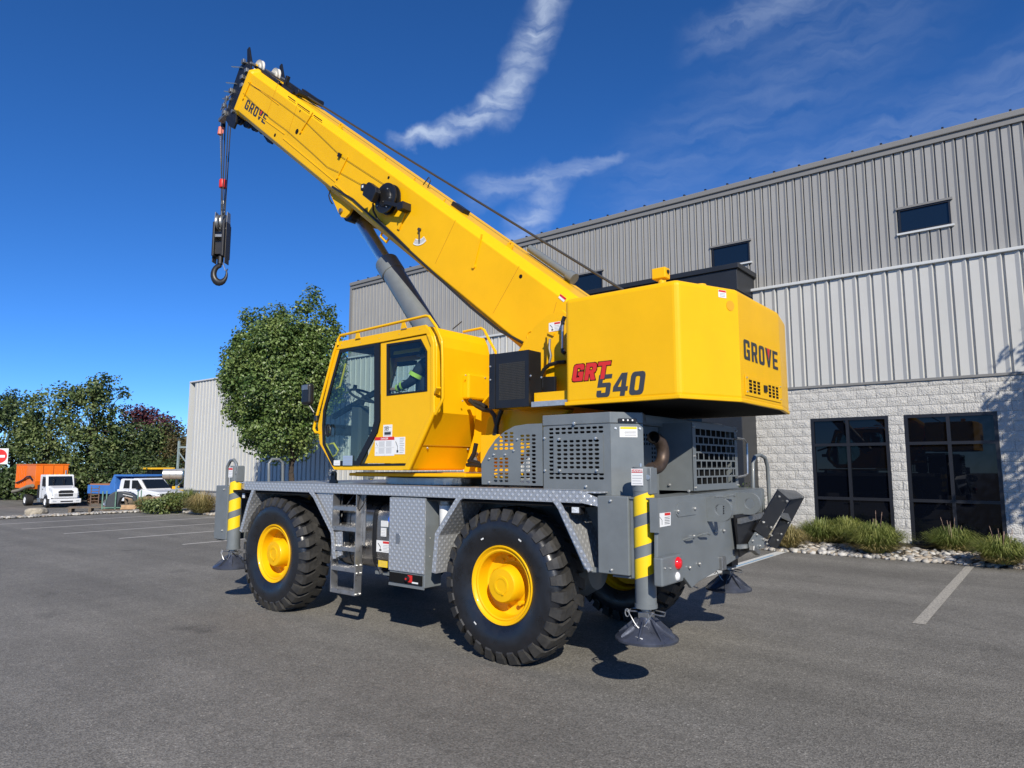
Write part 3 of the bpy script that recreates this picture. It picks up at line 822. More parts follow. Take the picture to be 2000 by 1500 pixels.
# ---- deck
b = MB(); b.box(-8.60, -3.02, YL + .012, YR - .012, DZ - .012, DZ)
deck = part(b, 'deck', TPL)
b = MB()
b.poly([(-8.46, YL, DZ + .006), (-3.19, YL, DZ + .006), (-3.19, YL, DZ - .098), (-8.46, YL, DZ - .098)], (0, .011, 0))
b.poly([(-8.46, YL - .004, DZ + .007), (-3.19, YL - .004, DZ + .007), (-3.19, YL + .11, DZ + .007), (-8.46, YL + .11, DZ + .007)], (0, 0, .004))
edge = part(b, 'deck_edge', TPL, deck)
b = MB(); b.poly([(-3.188, YL, DZ + .005), (-3.02, YL + .03, DZ - .06), (-3.02, YL + .03, DZ - .125), (-3.188, YL, DZ - .096)], (0, .011, 0))
b.poly([(-8.462, YL, DZ + .005), (-8.70, YL + .10, DZ - .035), (-8.70, YL + .10, DZ - .085), (-8.462, YL, DZ - .096)], (0, .011, 0))
part(b, 'deck_edge_end', TPL, deck)
b = MB(); b.box(-8.46, -3.19, YR - .011, YR, DZ - .098, DZ + .006); part(b, 'deck_edge', TPL, deck)
# deck front and rear bumper housings (outrigger boxes across the frame)
b = MB(); b.box(-9.24, -8.70, 5.32, 7.50, .93, 1.545); part(b, 'front_outrigger_box', GRY, bevel=.015)
b = MB(); b.box(-2.93, -2.515, 5.16, 7.48, .93, 1.535); part(b, 'rear_outrigger_box', GRY, bevel=.015)

# ---- fenders: bent tread-plate strips over the wheels
def strip(pts, y0, y1, t=.012, flange=.055, name='fender'):
    """bent plate along (x,z) points, with a flange facing out"""
    b = MB()
    for i in range(len(pts) - 1):
        (xa, za), (xb, zb) = pts[i], pts[i + 1]
        d = Vector((xb - xa, 0, zb - za)).normalized(); n = Vector((d.z, 0, -d.x)) * t
        b.poly([(xa, y0, za), (xb, y0, zb), (xb, y1, zb), (xa, y1, za)], n)
    fl = []
    P = [Vector((x, 0, z)) for x, z in pts]
    nn = []
    for i in range(len(P)):
        d0 = (P[i] - P[max(0, i - 1)]); d1 = (P[min(len(P) - 1, i + 1)] - P[i]); d = (d0.normalized() + d1.normalized()).normalized()
        nn.append(Vector((d.z, 0, -d.x)))
    out = [(p.x, y0 - .002, p.z) for p in P]; inn = [(p.x + n.x * flange, y0 - .002, p.z + n.z * flange) for p, n in zip(P, nn)]
    b.poly(out + inn[::-1], (0, -.004, 0))
    return part(b, name, TPL)
def xz(px, py, y=YL): p = onY(px, py, y); return (p.x, p.z)
strip([xz(497, 957), xz(487, 985), xz(472, 1040)], YL + .004, YL + .42)
strip([xz(650, 1092), xz(646, 1041), xz(612, 972), xz(600, 957)], YL + .004, YL + .42)
strip([xz(915, 963), xz(898, 978), xz(857, 1046), xz(851, 1120)], YL + .004, YL + .40)
strip([xz(1149, 1118), xz(1139, 1100), xz(1091, 995), xz(1070, 966)], YL + .004, YL + .40)
# gusset plates beside the fenders
b = MB(); b.poly([onY(*p, YL + .02) for p in ((606, 957), (652, 957), (652, 1036), (643, 1036), (612, 968))], (0, .01, 0)); part(b, 'fender_gusset', TPL)
b = MB(); b.poly([onY(*p, YL + .02) for p in ((648, 1040), (668, 1038), (668, 1084), (650, 1092))], (0, .01, 0)); part(b, 'fender_gusset', TPL)
b = MB(); b.poly([onY(*p, YL + .03) for p in ((1088, 972), (1150, 1000), (1151, 1112), (1141, 1098))], (0, .008, 0)) ; 
b = MB(); b.poly([onY(*p, YL + .03) for p in ((1078, 967), (1112, 1012), (1140, 1075), (1152, 1112), (1142, 1112), (1092, 1000))], (0, .008, 0)); part(b, 'fender_gusset', TPL)
# inner wheel arches, dark
for x in (XR_, XF_):
    b = MB(); b.box(x - .95, x + .95, YL + .03, 5.60, 1.45, 1.478); part(b, 'wheel_arch', BLKM)
# fender brackets low down
for px in (1158,):
    a = onY(1150, 1112, YL + .06); b = MB(); b.bar(a, (a.x + .12, a.y + .05, a.z), .03, .04); part(b, 'bracket', GRY)

# ---- ladder
lx0, lx1 = -6.565, -6.155
lad = MB(); lad.box(lx0 - .010, lx0, YL, YL + .095, .385, DZ - .10)
ladder = part(lad, 'ladder', ALU)
b = MB(); b.box(lx1, lx1 + .010, YL, YL + .095, .385, DZ - .10); part(b, 'stile', ALU, ladder)
for z in (.385, .632, .855, 1.075, 1.30):
    b = MB(); b.box(lx0 + .001, lx1 - .001, YL + .006, YL + .09, z, z + .012); b.box(lx0 + .001, lx1 - .001, YL + .004, YL + .012, z, z + .040)
    for k in range(16):
        u = lx0 + .02 + k * (lx1 - lx0 - .04) / 15
        for yy in (YL + .008, YL + .083):
            b.add([(u - .010, yy, z + .038), (u + .010, yy, z + .038), (u, yy, z + .058), (u - .010, yy + .006, z + .038), (u + .010, yy + .006, z + .038), (u, yy + .006, z + .058)],
                  [(0, 1, 2), (5, 4, 3), (0, 2, 5, 3), (1, 4, 5, 2), (0, 3, 4, 1)])
    b.box(lx0 + .001, lx1 - .001, YL + .080, YL + .089, z + .005, z + .040)
    part(b, 'step', ALU, ladder)
b = MB(); b.box(lx1 + .0105, lx1 + .016, YL + .005, YL + .10, .60, .73); part(b, 'splice_plate', ALU, ladder)
for y_, z_ in ((.022, .625), (.022, .71), (.078, .625), (.078, .71), (.022, .40), (.078, .40)):
    bolt((lx1 + .016 if z_ > .5 else lx1 + .010, YL + y_, z_), ladder, rz=R(90), s=.9)
b = MB(); b.box(lx1 + .011, lx1 + .05, YL + .097, YL + .107, .92, DZ - .1); part(b, 'ladder_mount', ALU)
b = MB(); b.bar((lx1 + .06, YL + .18, .90), (lx1 + .20, YL + .22, .62), .035, .01, up=(0, 1, 0)); part(b, 'ladder_brace', STEEL)
b = MB(); b.tube([(lx1 + .02, YL + .03, 1.47), (lx1 + .015, YL + .01, 1.36), (lx1 + .06, YL, 1.31), (lx1 + .10, YL + .02, 1.37), (lx1 + .11, YL + .06, 1.47)], .008, 6); part(b, 'cable_loop', HOSE)
b = MB(); b.tube([(lx0 + .03, YL + .12, 1.47), (lx0 + .05, YL + .08, 1.33), (lx0 + .12, YL + .06, 1.30), (lx0 + .17, YL + .10, 1.40), (lx0 + .2, YL + .14, 1.47)], .009, 6); part(b, 'cable_loop', HOSE)

# ---- fuel tank behind the ladder
tx0, tx1 = -6.62, -5.56
b = MB(); pr = []
cy_, cz_, ry, rz = 5.40, 1.02, .28, .36
for k in range(40):
    t = 2 * math.pi * k / 40; c, s_ = math.cos(t), math.sin(t); e = .45
    pr.append((cy_ + ry * math.copysign(abs(c) ** e, c), cz_ + rz * math.copysign(abs(s_) ** e, s_)))
vs = [(x, y, z) for x in (tx0, tx1) for y, z in pr]; n = len(pr)
b.add(vs, [(i, (i + 1) % n, n + (i + 1) % n, n + i) for i in range(n)], True); b.add(vs, [tuple(range(n)), tuple(range(2 * n - 1, n - 1, -1))])
TANK = mat('tank_steel', (0.30, 0.285, 0.27), 0.30, metal=0.9, noise=0.18, nscale=7, rvar=0.1)
tank = part(b, 'fuel_tank', TANK)
def band(xa, xb, m, name, g=.006):
    b = MB(); q = [(cy_ + (y - cy_) * (1 + g / ry), cz_ + (z - cz_) * (1 + g / rz)) for y, z in pr]
    vs = [(x, y, z) for x in (xa, xb) for y, z in q]
    b.add(vs, [(i, (i + 1) % n, n + (i + 1) % n, n + i) for i in range(n)], True); return part(b, name, m, tank)
band(-6.06, -5.995, BLK, 'strap'); band(-6.52, -6.46, STEEL, 'strap'); band(-5.70, -5.685, TANK, 'seam', .008)
BLUE = mat('blue_cap', (0.03, 0.10, 0.48), 0.4)
b = MB(); b.cyl((-5.64, 5.10, 1.20), (-5.64, 5.03, 1.235), .045, 14); b.cyl((-5.64, 5.04, 1.23), (-5.64, 5.015, 1.243), .05, 10); part(b, 'filler_cap', BLUE, tank)
b = MB(); b.box(-5.74, -5.55, 5.08, 5.3, .78, 1.13); part(b, 'step_box', BLKM, bevel=.02)
b = MB(); b.box(-6.1, -5.7, 5.2, 5.6, .60, .635); part(b, 'tank_cradle', GRY)

def decal(name, pts, m, parent, d=(0, -.0015, 0)):
    b = MB(); b.poly(pts, d); return part(b, name, m, parent)
def rect_y(px0, py0, px1, py1, y):
    a, c = onY(px0, py0, y), onY(px1, py1, y)
    return a.x, c.x, c.z, a.z
def label_y(x0, x1, z0, z1, y, parent, head=None, lines=5, picture=False, base=WHT, name='warning_label'):
    """printed sticker on a face that looks towards -Y"""
    b = MB(); b.box(x0, x1, y - .0015, y, z0, z1); o = part(b, name, base, parent)
    h = z1 - z0; w = x1 - x0; top = z1
    if head:
        b = MB(); b.box(x0 + w * .04 if not picture else x0 + w * .48, x1 - w * .03, y - .003, y - .0016, z1 - h * .24, z1 - h * .05); part(b, 'heading', head, o); top = z1 - h * .3
    b = MB(); xa = x0 + w * (.5 if picture else .1)
    for k in range(lines):
        zz = top - (top - z0 - h * .06) * (k + .7) / lines
        b.box(xa, x1 - w * (.08 + .1 * (k % 3 == 2)), y - .0028, y - .0016, zz - h * .012, zz + h * .016)
    part(b, 'print', INKG, o)
    if picture:
        b = MB(); b.bar((x0 + w * .12, y - .0022, z1 - h * .25), (x0 + w * .30, y - .0022, z0 + h * .45), .0012, w * .04, up=(1, 0, 0))
        b.bar((x0 + w * .30, y - .0022, z0 + h * .45), (x0 + w * .30, y - .0022, z0 + h * .2), .0012, w * .03, up=(1, 0, 0)); b.box(x0 + w * .22, x0 + w * .38, y - .0028, y - .0016, z0 + h * .1, z0 + h * .24)
        part(b, 'pictogram', INK, o)
    return o
ty = cy_ - ry - .004
label_y(-6.02 + .10, -5.80, 1.135, 1.20, ty, tank); label_y(-6.02 + .10, -5.83, 1.03, 1.122, ty, tank)
label_y(-5.985, -5.76, .86, .985, ty - .003, tank, RED, 5, True)
label_y(-5.95, -5.80, .70, .77, ty, tank, base=STRP)

# ---- tool box with tread-plate door
bx0, bx1, bz0, bz1 = *xz(762, 960)[:1], xz(830, 960)[0], xz(790, 1146)[1], DZ - .105
b = MB(); b.box(bx0, bx1, YL + .014, YL + .25, bz0 + .01, bz1); tbox = part(b, 'tool_box', GRY, bevel=.006)
b = MB(); b.box(bx0 - .004, bx1 + .004, YL + .002, YL + .0125, xz(790, 1117)[1], bz1 - .012); tdoor = part(b, 'door', TPL, tbox)
lp = onY(777, 1052, YL); b = MB(); b.poly([(lp.x - .034, YL - .002, lp.z - .052), (lp.x + .02, YL - .002, lp.z - .052), (lp.x + .034, YL - .002, lp.z - .03), (lp.x + .034, YL - .002, lp.z + .03), (lp.x + .02, YL - .002, lp.z + .052), (lp.x - .034, YL - .002, lp.z + .052)], (0, .004, 0))
lt = part(b, 'latch', CHROME, tdoor, bevel=.003)
b = MB(); b.box(bx0 + .015, bx1 - .03, YL + .001, YL + .0135, bz0 + .03, xz(790, 1121)[1]); part(b, 'switch_panel', BLKM, tbox)
sp = onY(797, 1130, YL); b = MB(); b.cyl((sp.x, YL + .001, sp.z), (sp.x, YL - .03, sp.z), .026, 14); sw = part(b, 'battery_switch', BLK, tbox)
b = MB(); b.box(sp.x - .004, sp.x + .06, YL - .002, YL + .0008, sp.z - .035, sp.z + .035); part(b, 'switch_plate', RED, tbox)
b = MB(); b.cyl((sp.x, YL - .03, sp.z), (sp.x, YL - .036, sp.z), .01, 10); part(b, 'switch_knob', RED, sw)
b = MB(); b.box(bx1 - .17, bx1 - .08, YL - .001, YL + .0008, bz0 + .045, bz0 + .06); part(b, 'plate', WHT, tbox)
b = MB(); b.box(bx0, bx1, YL + .004, YL + .014, bz0 - .005, bz0 + .022); part(b, 'lip', GRY, tbox)
for z_ in (.32, .5): bolt((bx1, YL + .08, bz0 + z_), tbox, rz=R(90), s=.5)
# filter behind the box
fp = onY(873, 1000, YL + .2)
b = MB(); b.cyl((fp.x, YL + .2, 1.20), (fp.x, YL + .2, 1.40), .075, 18, r2=.08); filt = part(b, 'filter', WHT)
b = MB(); b.cyl((fp.x, YL + .2, 1.402), (fp.x, YL + .2, 1.455), .09, 18); b.box(fp.x - .15, fp.x + .05, YL + .17, YL + .3, 1.42, 1.48); part(b, 'filter_head', STEEL, filt, bevel=.008)
b = MB(); b.bar((fp.x - .08, YL + .16, 1.12), (fp.x - .02, YL + .1, 1.10), .05, .03); b.cyl((fp.x - .03, YL + .12, 1.10), (fp.x - .03, YL + .12, 1.17), .015, 8); part(b, 'valve', STEEL)
b = MB()
for k in range(4):
    z0_ = 1.05 + .07 * k
    b.tube([(-5.35, 5.25 + .03 * k, z0_), (-5.05, 5.18 + .02 * k, z0_ - .12), (-4.7, 5.3, z0_ - .05)], .018, 6)
o = part(b, 'hose_bundle', HOSE)

# ---- work lamps
def work_lamp(c, parent=None, rz=0.0, s=1.0):
    c = Vector(c); b = MB(); b.box(c.x - .05 * s, c.x + .05 * s, c.y - .015, c.y + .04, c.z - .05 * s, c.z + .05 * s); o = part(b, 'work_lamp', BLK, parent, bevel=.008)
    LENS = mat('lamp_lens', (0.62, 0.66, 0.70), 0.12, spec=0.8, noise=0.4, nscale=60)
    b = MB(); b.box(c.x - .036 * s, c.x + .036 * s, c.y - .019, c.y - .0155, c.z - .036 * s, c.z + .036 * s); part(b, 'lens', LENS, o)
    b = MB(); b.box(c.x - .05 * s, c.x + .05 * s, c.y + .005, c.y + .02, c.z + .052 * s, c.z + .11 * s); part(b, 'bracket', STEEL, o)
    b = MB()
    for k in range(6): b.box(c.x - .045 * s + .017 * k * s, c.x - .037 * s + .017 * k * s, c.y + .041, c.y + .06, c.z - .045, c.z + .045)
    part(b, 'cooling_fins', BLK, o)
    return o
work_lamp(onY(1126, 993, YL + .05)); work_lamp(onY(478, 968, YL + .09), s=.8)

# ---- outriggers
def outrigger(x, y, side, rear):
    zt, zb = 1.79 if rear else 1.80, .685
    s = -1 if side == 0 else 1
    b = MB(); b.cyl((x, y, zb + .03), (x, y, zt), .084, 28); b.cyl((x, y, zb - .002), (x, y, zb + .03), .090, 28)
    o = part(b, 'outrigger', GRY)
    b = MB(); b.cyl((x, y, zt - .2), (x, y, zt + .003), .0865, 28); b.box(x + .02, x + .095, y - .055, y + .06, zt - .215, zt - .004); part(b, 'post_head', GRY, o, bevel=.006)
    # warning stripes wound round the post
    for k in range(3):
        z0 = zt - .41 - k * .245
        bb = MB(); nseg = 18; vs = []
        for i in range(nseg + 1):
            t = R(165) + R(215) * i / nseg                          # the side towards the lot and the rear
            if s > 0: t += math.pi
            cx, cyy = .0855 * math.cos(t), .0855 * math.sin(t)
            rise = .105 * (i / nseg) if s < 0 else .105 * (1 - i / nseg)
            vs += [(x + cx, y + cyy, z0 + rise - .02), (x + cx, y + cyy, min(z0 + rise + .135, z0 + .215 if k == 0 else 9))]
        bb.add(vs, [(2 * i, 2 * i + 2, 2 * i + 3, 2 * i + 1) for i in range(nseg)], True)
        part(bb, 'warning_stripe', STRP, o)
    b = MB(); b.cyl((x, y, zb - .10), (x, y, zb), .042, 16); part(b, 'ram', STEEL, o)
    PADM = MATS['pad_steel']
    b = MB(); b.lathe([(.001, .615), (.055, .615), (.07, .588), (.085, .570), (.14, .525), (.238, .468), (.248, .457), (.246, .440), (.232, .436), (.001, .445)], (x, y, -.0), 'z', 40)
    fl = part(b, 'float_pad', PADM, o)
    for k in range(8):
        t = 2 * math.pi * k / 8 + .2; d = Vector((math.cos(t), math.sin(t), 0)); b = MB(); nn_ = Vector((-d.y, d.x, 0)) * .005
        b.poly([Vector((x, y, 0)) + d * r_ + Vector((0, 0, z)) - nn_ for r_, z in ((.07, .604), (.095, .596), (.228, .484), (.228, .472), (.07, .55))], nn_ * 2); part(b, 'rib', PADM, fl)
    b = MB(); b.box(x - .05, x + .05, y - .05, y + .05, .600, .655); part(b, 'pad_socket', STEEL, fl, bevel=.008)
    for sg in (-1, 1):
        b = MB(); b.tube([(x + sg * .05, y - .05, .655), (x + sg * .15, y - .06, .648), (x + sg * .165, y - .02, .64), (x + sg * .14, y + .05, .652), (x + sg * .05, y + .05, .66)], .006, 6); part(b, 'pad_handle', STEEL, fl)
    b = MB(); r_ = random.Random(int(x * 10 + y))
    pts = [Vector((x - .11, y - .10, .66))]
    for k in range(14):
        t = k / 13; pts.append(Vector((x - .11 + .22 * t, y - .105 - .02 * math.sin(6 * t), .66 - .10 * math.sin(math.pi * t) + .02 * math.sin(9 * t))))
    b.tube(pts, .004, 5); part(b, 'tether', ZINC, fl)
    b = MB(); b.tube([(x - .115 + .018 * math.cos(q), y - .10, .645 + .03 * math.sin(q)) for q in [6.283 * i / 14 for i in range(14)]], .004, 5, closed=True); part(b, 'pin_ring', ZINC, fl)
    return o
mat('pad_steel', (0.085, 0.095, 0.125), 0.32, metal=0.55, noise=0.25, nscale=9, rvar=0.1)
PXR, PXF = -2.655, -8.84
OUT = {}
for nm, x, y, s, rr in (('RL', PXR, 5.05, 0, True), ('RR', -2.975, 7.60, 1, True), ('FL', PXF, 5.05, 0, False), ('FR', -9.15, 7.60, 1, False)):
    OUT[nm] = outrigger(x, y, s, rr)
for nm in ('RL', 'FL'):
    x = PXR if nm == 'RL' else PXF; o = OUT[nm]; zt = 1.79
    label_y(x - .060, x + .045, zt - .145, zt - .012, 5.05 - .0885, o, RED, 4)
    b = MB(); b.cyl((x + .072, 5.05 - .054, zt - .08), (x + .072, 5.05 - .064, zt - .08), .020, 14); part(b, 'reflector', ZINC, o)
    b = MB(); b.cyl((x - .02, 5.05, zt + .004), (x - .02, 5.05, zt + .03), .010, 8); part(b, 'breather', ZINC, o)
# lettering on the rear left post
def text_mesh(txt, size, name, m, parent, origin, ux=(1, 0, 0), uy=(0, 0, 1), bold=0.0, align='LEFT'):
    cu = bpy.data.curves.new(name, 'FONT'); cu.body = txt; cu.size = size; cu.align_x = align; cu.offset = bold; cu.resolution_u = 2
    t = bpy.data.objects.new(name, cu); COL.objects.link(t)
    dg = bpy.context.evaluated_depsgraph_get(); me = bpy.data.meshes.new_from_object(t.evaluated_get(dg)); bpy.data.objects.remove(t)
    ux, uy = Vector(ux), Vector(uy); O_ = Vector(origin) - Vector(parent.get('_org', (0, 0, 0)))
    for v in me.vertices: v.co = O_ + ux * v.co.x + uy * v.co.y
    me.materials.clear(); me.materials.append(m)
    o = bpy.data.objects.new(name, me); COL.objects.link(o); o.parent = parent; o['_org'] = parent.get('_org', (0, 0, 0)); return o
text_mesh('DANGER', .026, 'lettering', WHT, OUT['RL'], (PXR - .056, 5.05 - .0935, 1.79 - .038), bold=.0006)
b = MB(); tg = onY(1246, 1265, 4.84); b.poly([(tg.x - .04, 4.845, .462), (tg.x + .03, 4.84, .458), (tg.x + .035, 4.855, .492), (tg.x - .035, 4.86, .496)], (0, -.001, -.001)); part(b, 'tag', WHT, OUT['RL'])

# outrigger box covers beside the posts
b = MB(); b.box(-3.045, -2.755, YL + .02, 5.20, .925, 1.553); cov = part(b, 'outrigger_cover', GRY, bevel=.008)
for px, py in ((1193, 978), (1195, 1113)): bolt(onY(px, py, YL + .02), cov)
b = MB(); b.box(-2.752, -2.725, YL + .05, 5.25, .91, 1.543); part(b, 'cover_flange', GRY)
b = MB(); b.box(-2.93, -2.60, YL + .06, 5.2, .90, .915); part(b, 'cover_floor', GRY)
b = MB(); b.box(-9.25, -8.93, 4.985, 5.30, .80, 1.53); covf = part(b, 'outrigger_cover', GRY, bevel=.008)
for px, py in ((438, 956), (434, 1036)): bolt(onY(px, py, 4.985), covf)
b = MB(); b.cyl((-9.25, 5.12, .86), (-9.32, 5.12, .86), .10, 16); part(b, 'lamp_housing', GRY, covf)

# ---- rear bulkhead
RX = -2.50
def rx(px, py): return onX(px, py, RX)
b = MB()
b.poly([rx(*p) for p in ((1284, 976), (1490, 955), (1489, 1001), (1434, 1007), (1445, 1088), (1363, 1138), (1352, 1149), (1337, 1129), (1284, 1132))], (-.03, 0, 0))
rear = part(b, 'rear_bulkhead', GRY, bevel=.006)
b = MB(); p = rx(1284, 976); q = rx(1490, 955); b.poly([p, q, (q.x - .25, q.y, q.z), (p.x - .25, p.y, p.z)], (0, 0, .012)); b.box(RX + .0005, RX + .014, q.y - .03, q.y, rx(1489, 1000).z, q.z); part(b, 'top_lip', GRY, rear)
b = MB(); p = rx(1283, 975); b.box(RX - .05, RX + .02, p.y - .030, p.y - .001, rx(1284, 1040).z, p.z + .012); part(b, 'edge_flange', GRY, rear)
# lifting eyes
for (px, py) in ((1388, 992), (1447, 980)):
    c = onX(px, py, RX + .13)
    c0 = rx(px - 8, py + 3); b = MB()
    out, hol = [], []
    cx, cz = RX + .125, c0.z
    for k in range(17):
        t = R(90 - 180 * k / 16); out.append((cx + .105 * math.cos(t), c0.y, cz + .105 * math.sin(t)))
    out = [(RX - .001, c0.y, cz + .105)] + out + [(RX - .001, c0.y, cz - .105)]
    hol = [(cx + .05 * math.cos(2 * math.pi * k / 18), c0.y, cz + .05 * math.sin(2 * math.pi * k / 18)) for k in range(18)]
    b.poly(out, (0, .035, 0), [hol]); part(b, 'lifting_eye', GRY, rear, bevel=.003)
# access covers, bolts, hooks
b = MB()
a = [rx(*p) for p in ((1321, 987), (1326, 981), (1354, 979), (1359, 984), (1358, 1005), (1324, 1010), (1320, 1004))]
b.poly(a, (.006, 0, 0)); part(b, 'access_cover', GRY, rear, bevel=.002)
for px, py in ((1322, 998), (1355, 993), (1424, 985), (1451, 985), (1396, 1038), (1412, 1036), (1353, 1047), (1345, 1108), (1364, 1101)):
    bolt(rx(px, py) + Vector((.006, 0, 0)), rear, rz=R(90), s=1.1)
b = MB()
for i in range(6):
    for j in range(3):
        c = rx(1398 + 5.0 * j + (10 if j > 0 else 0), 985 + 4.3 * i); b.box(RX + .001, RX + .004, c.y - .012, c.y + .012, c.z - .006, c.z + .006)
o = part(b, 'vent_slots', BLKM, rear); o['kind'] = 'stuff'
for pts in (((1335, 1050), (1342, 1049), (1348, 1048)), ((1362, 1043), (1368, 1042), (1376, 1043)), ((1387, 970), (1395, 971), (1402, 970)), ((1412, 968), (1420, 968), (1425, 969))):
    b = MB(); P = [rx(*p) for p in pts]; b.tube([P[0] + Vector((0, 0, -.02)), P[0] + Vector((.05, 0, 0)), P[1] + Vector((.06, 0, .005)), P[2] + Vector((.05, 0, 0))], .009, 6); part(b, 'hook', GRY, rear)
label_z = rx(1283, 1000)
b = MB(); P = [rx(*p) for p in ((1283, 1003), (1309, 1000), (1309, 1026), (1283, 1031))]; b.poly([p + Vector((.003, 0, 0)) for p in P], (.0015, 0, 0)); lb = part(b, 'warning_label', WHT, rear)
b = MB(); P = [rx(*p) for p in ((1297, 1002), (1308, 1000.8), (1308, 1006), (1297, 1007))]; b.poly([p + Vector((.0048, 0, 0)) for p in P], (.001, 0, 0)); part(b, 'heading', RED, lb)
b = MB()
for k in range(5): P = [rx(*p) for p in ((1297, 1010 + 3.2 * k), (1307, 1009 + 3.2 * k), (1307, 1010 + 3.2 * k), (1297, 1011 + 3.2 * k))]; b.poly([p + Vector((.0048, 0, 0)) for p in P], (.001, 0, 0))
P = [rx(1286, 1008), rx(1292, 1016), rx(1292, 1025)]; b.bar(P[0] + Vector((.005, 0, 0)), P[1] + Vector((.005, 0, 0)), .004, .001, up=(1, 0, 0)); b.bar(P[1] + Vector((.005, 0, 0)), P[2] + Vector((.005, 0, 0)), .006, .001, up=(1, 0, 0))
part(b, 'print', INK, lb)
# tail lamp box
p0, p1 = onX(1287, 1090, RX + .05), onX(1330, 1134, RX + .05)
b = MB(); b.box(RX + .001, RX + .075, p0.y, p1.y, p1.z, p0.z); tl = part(b, 'lamp_box', GRY, rear, bevel=.012)
TLR = mat('tail_lens_red', (0.75, 0.01, 0.015), 0.12, coat=0.6); TLW = mat('tail_lens_clear', (0.72, 0.72, 0.72), 0.12, coat=0.6)
c = onX(1325, 1100, RX + .08); b = MB(); b.lathe([(.001, .030), (.03, .026), (.046, .014), (.05, 0)], (RX + .076, c.y, c.z), 'x', 24); part(b, 'tail_lamp', TLR, tl)
c = onX(1324, 1126, RX + .08); b = MB(); b.lathe([(.001, .022), (.02, .018), (.032, .01), (.036, 0)], (RX + .076, c.y, c.z), 'x', 20); part(b, 'reverse_lamp', TLW, tl)
for px, py in ((1298, 1110), (1309, 1110)): bolt(onX(px, py, RX + .075), tl, rz=R(90), s=.6)
# lower hitch bracket with clevis
c = rx(1409, 1100); b = MB(); b.box(RX - .02, RX + .03, c.y - .05, c.y + .05, c.z - .06, c.z + .06); part(b, 'hitch_bracket', STEEL, rear, bevel=.006)
c = onX(1428, 1115, -2.60); b = MB(); b.box(-3.06, -2.89, 7.51, 7.69, .70, 1.0); part(b, 'outrigger_sleeve', BLK, bevel=.005)

# black folding frame at the right rear corner
def fp3(px, py, x): return onX(px, py, x)
fold = MB()
fx = -2.42
P = [fp3(*p, fx) for p in ((1517, 957), (1540, 976), (1494, 1051), (1470, 1035))]
fold.poly(P, (.018, 0, 0)); frame_ = part(fold, 'folding_arm', BLK, bevel=.003)
b = MB(); P = [fp3(*p, fx - .16) for p in ((1553, 960), (1571, 972), (1518, 1072), (1500, 1062))]; b.poly(P, (-.018, 0, 0)); part(b, 'arm_plate', BLK, frame_, bevel=.003)
b = MB(); P0, P1, P2, P3 = fp3(1517, 957, fx), fp3(1540, 976, fx), fp3(1571, 972, fx - .16), fp3(1553, 960, fx - .16)
b.add([P0, P1, P2, P3] + [p + Vector((0, .0, .014)) for p in (P0, P1, P2, P3)], [(0, 1, 2, 3), (4, 5, 6, 7), (0, 1, 5, 4), (1, 2, 6, 5), (2, 3, 7, 6), (3, 0, 4, 7)]); part(b, 'arm_head', STEEL, frame_)
b = MB(); P0, P1, P2, P3 = fp3(1523, 1006, fx), fp3(1527, 1012, fx), fp3(1545, 1020, fx - .16), fp3(1540, 1008, fx - .16)
b.add([P0, P1, P2, P3] + [p + Vector((0, .0, .03)) for p in (P0, P1, P2, P3)], [(0, 1, 2, 3), (4, 5, 6, 7), (0, 1, 5, 4), (1, 2, 6, 5), (2, 3, 7, 6), (3, 0, 4, 7)]); part(b, 'cross_tie', STEEL, frame_)
b = MB(); P = [fp3(*p, fx + .02) for p in ((1474, 1039), (1492, 1052), (1484, 1072), (1462, 1070), (1461, 1060))]; b.poly(P, (.012, 0, 0)); part(b, 'pivot_plate', GRY, frame_, bevel=.002)
b = MB(); P = [fp3(*p, fx - .02) for p in ((1436, 1006), (1470, 1000), (1482, 1035), (1470, 1072), (1446, 1088))]; b.poly(P, (-.02, 0, 0)); part(b, 'mount_plate', BLK, frame_)
b = MB(); q0, q1 = fp3(1443, 1018, fx), fp3(1490, 1006, fx); b.bar(q0, q1, .03, .05); part(b, 'toothed_bar', STEEL, frame_)
b = MB(); q0, q1 = fp3(1442, 1068, fx), fp3(1462, 1066, fx); b.bar(q0, q1, .03, .04); part(b, 'lug_bar', GRY, frame_)
b = MB(); q0, q1 = fp3(1468, 1070, fx + .05), fp3(1480, 1080, fx + .05); b.bar(q0, q1, .05, .05); part(b, 'pivot_block', STEEL, frame_, bevel=.005)
for px, py in ((1521, 970), (1536, 979), (1490, 1020), (1505, 1030), (1477, 1044), (1490, 1053), (1469, 1056), (1483, 1066)): bolt(fp3(px, py, fx + .034), frame_, rz=R(90), s=1.1)
for px, py in ((1566, 971), (1538, 1021), (1506, 1046), (1525, 1043), (1518, 1055), (1497, 1062), (1511, 1075)): bolt(fp3(px, py, fx - .15), frame_, rz=R(90), s=1.0)

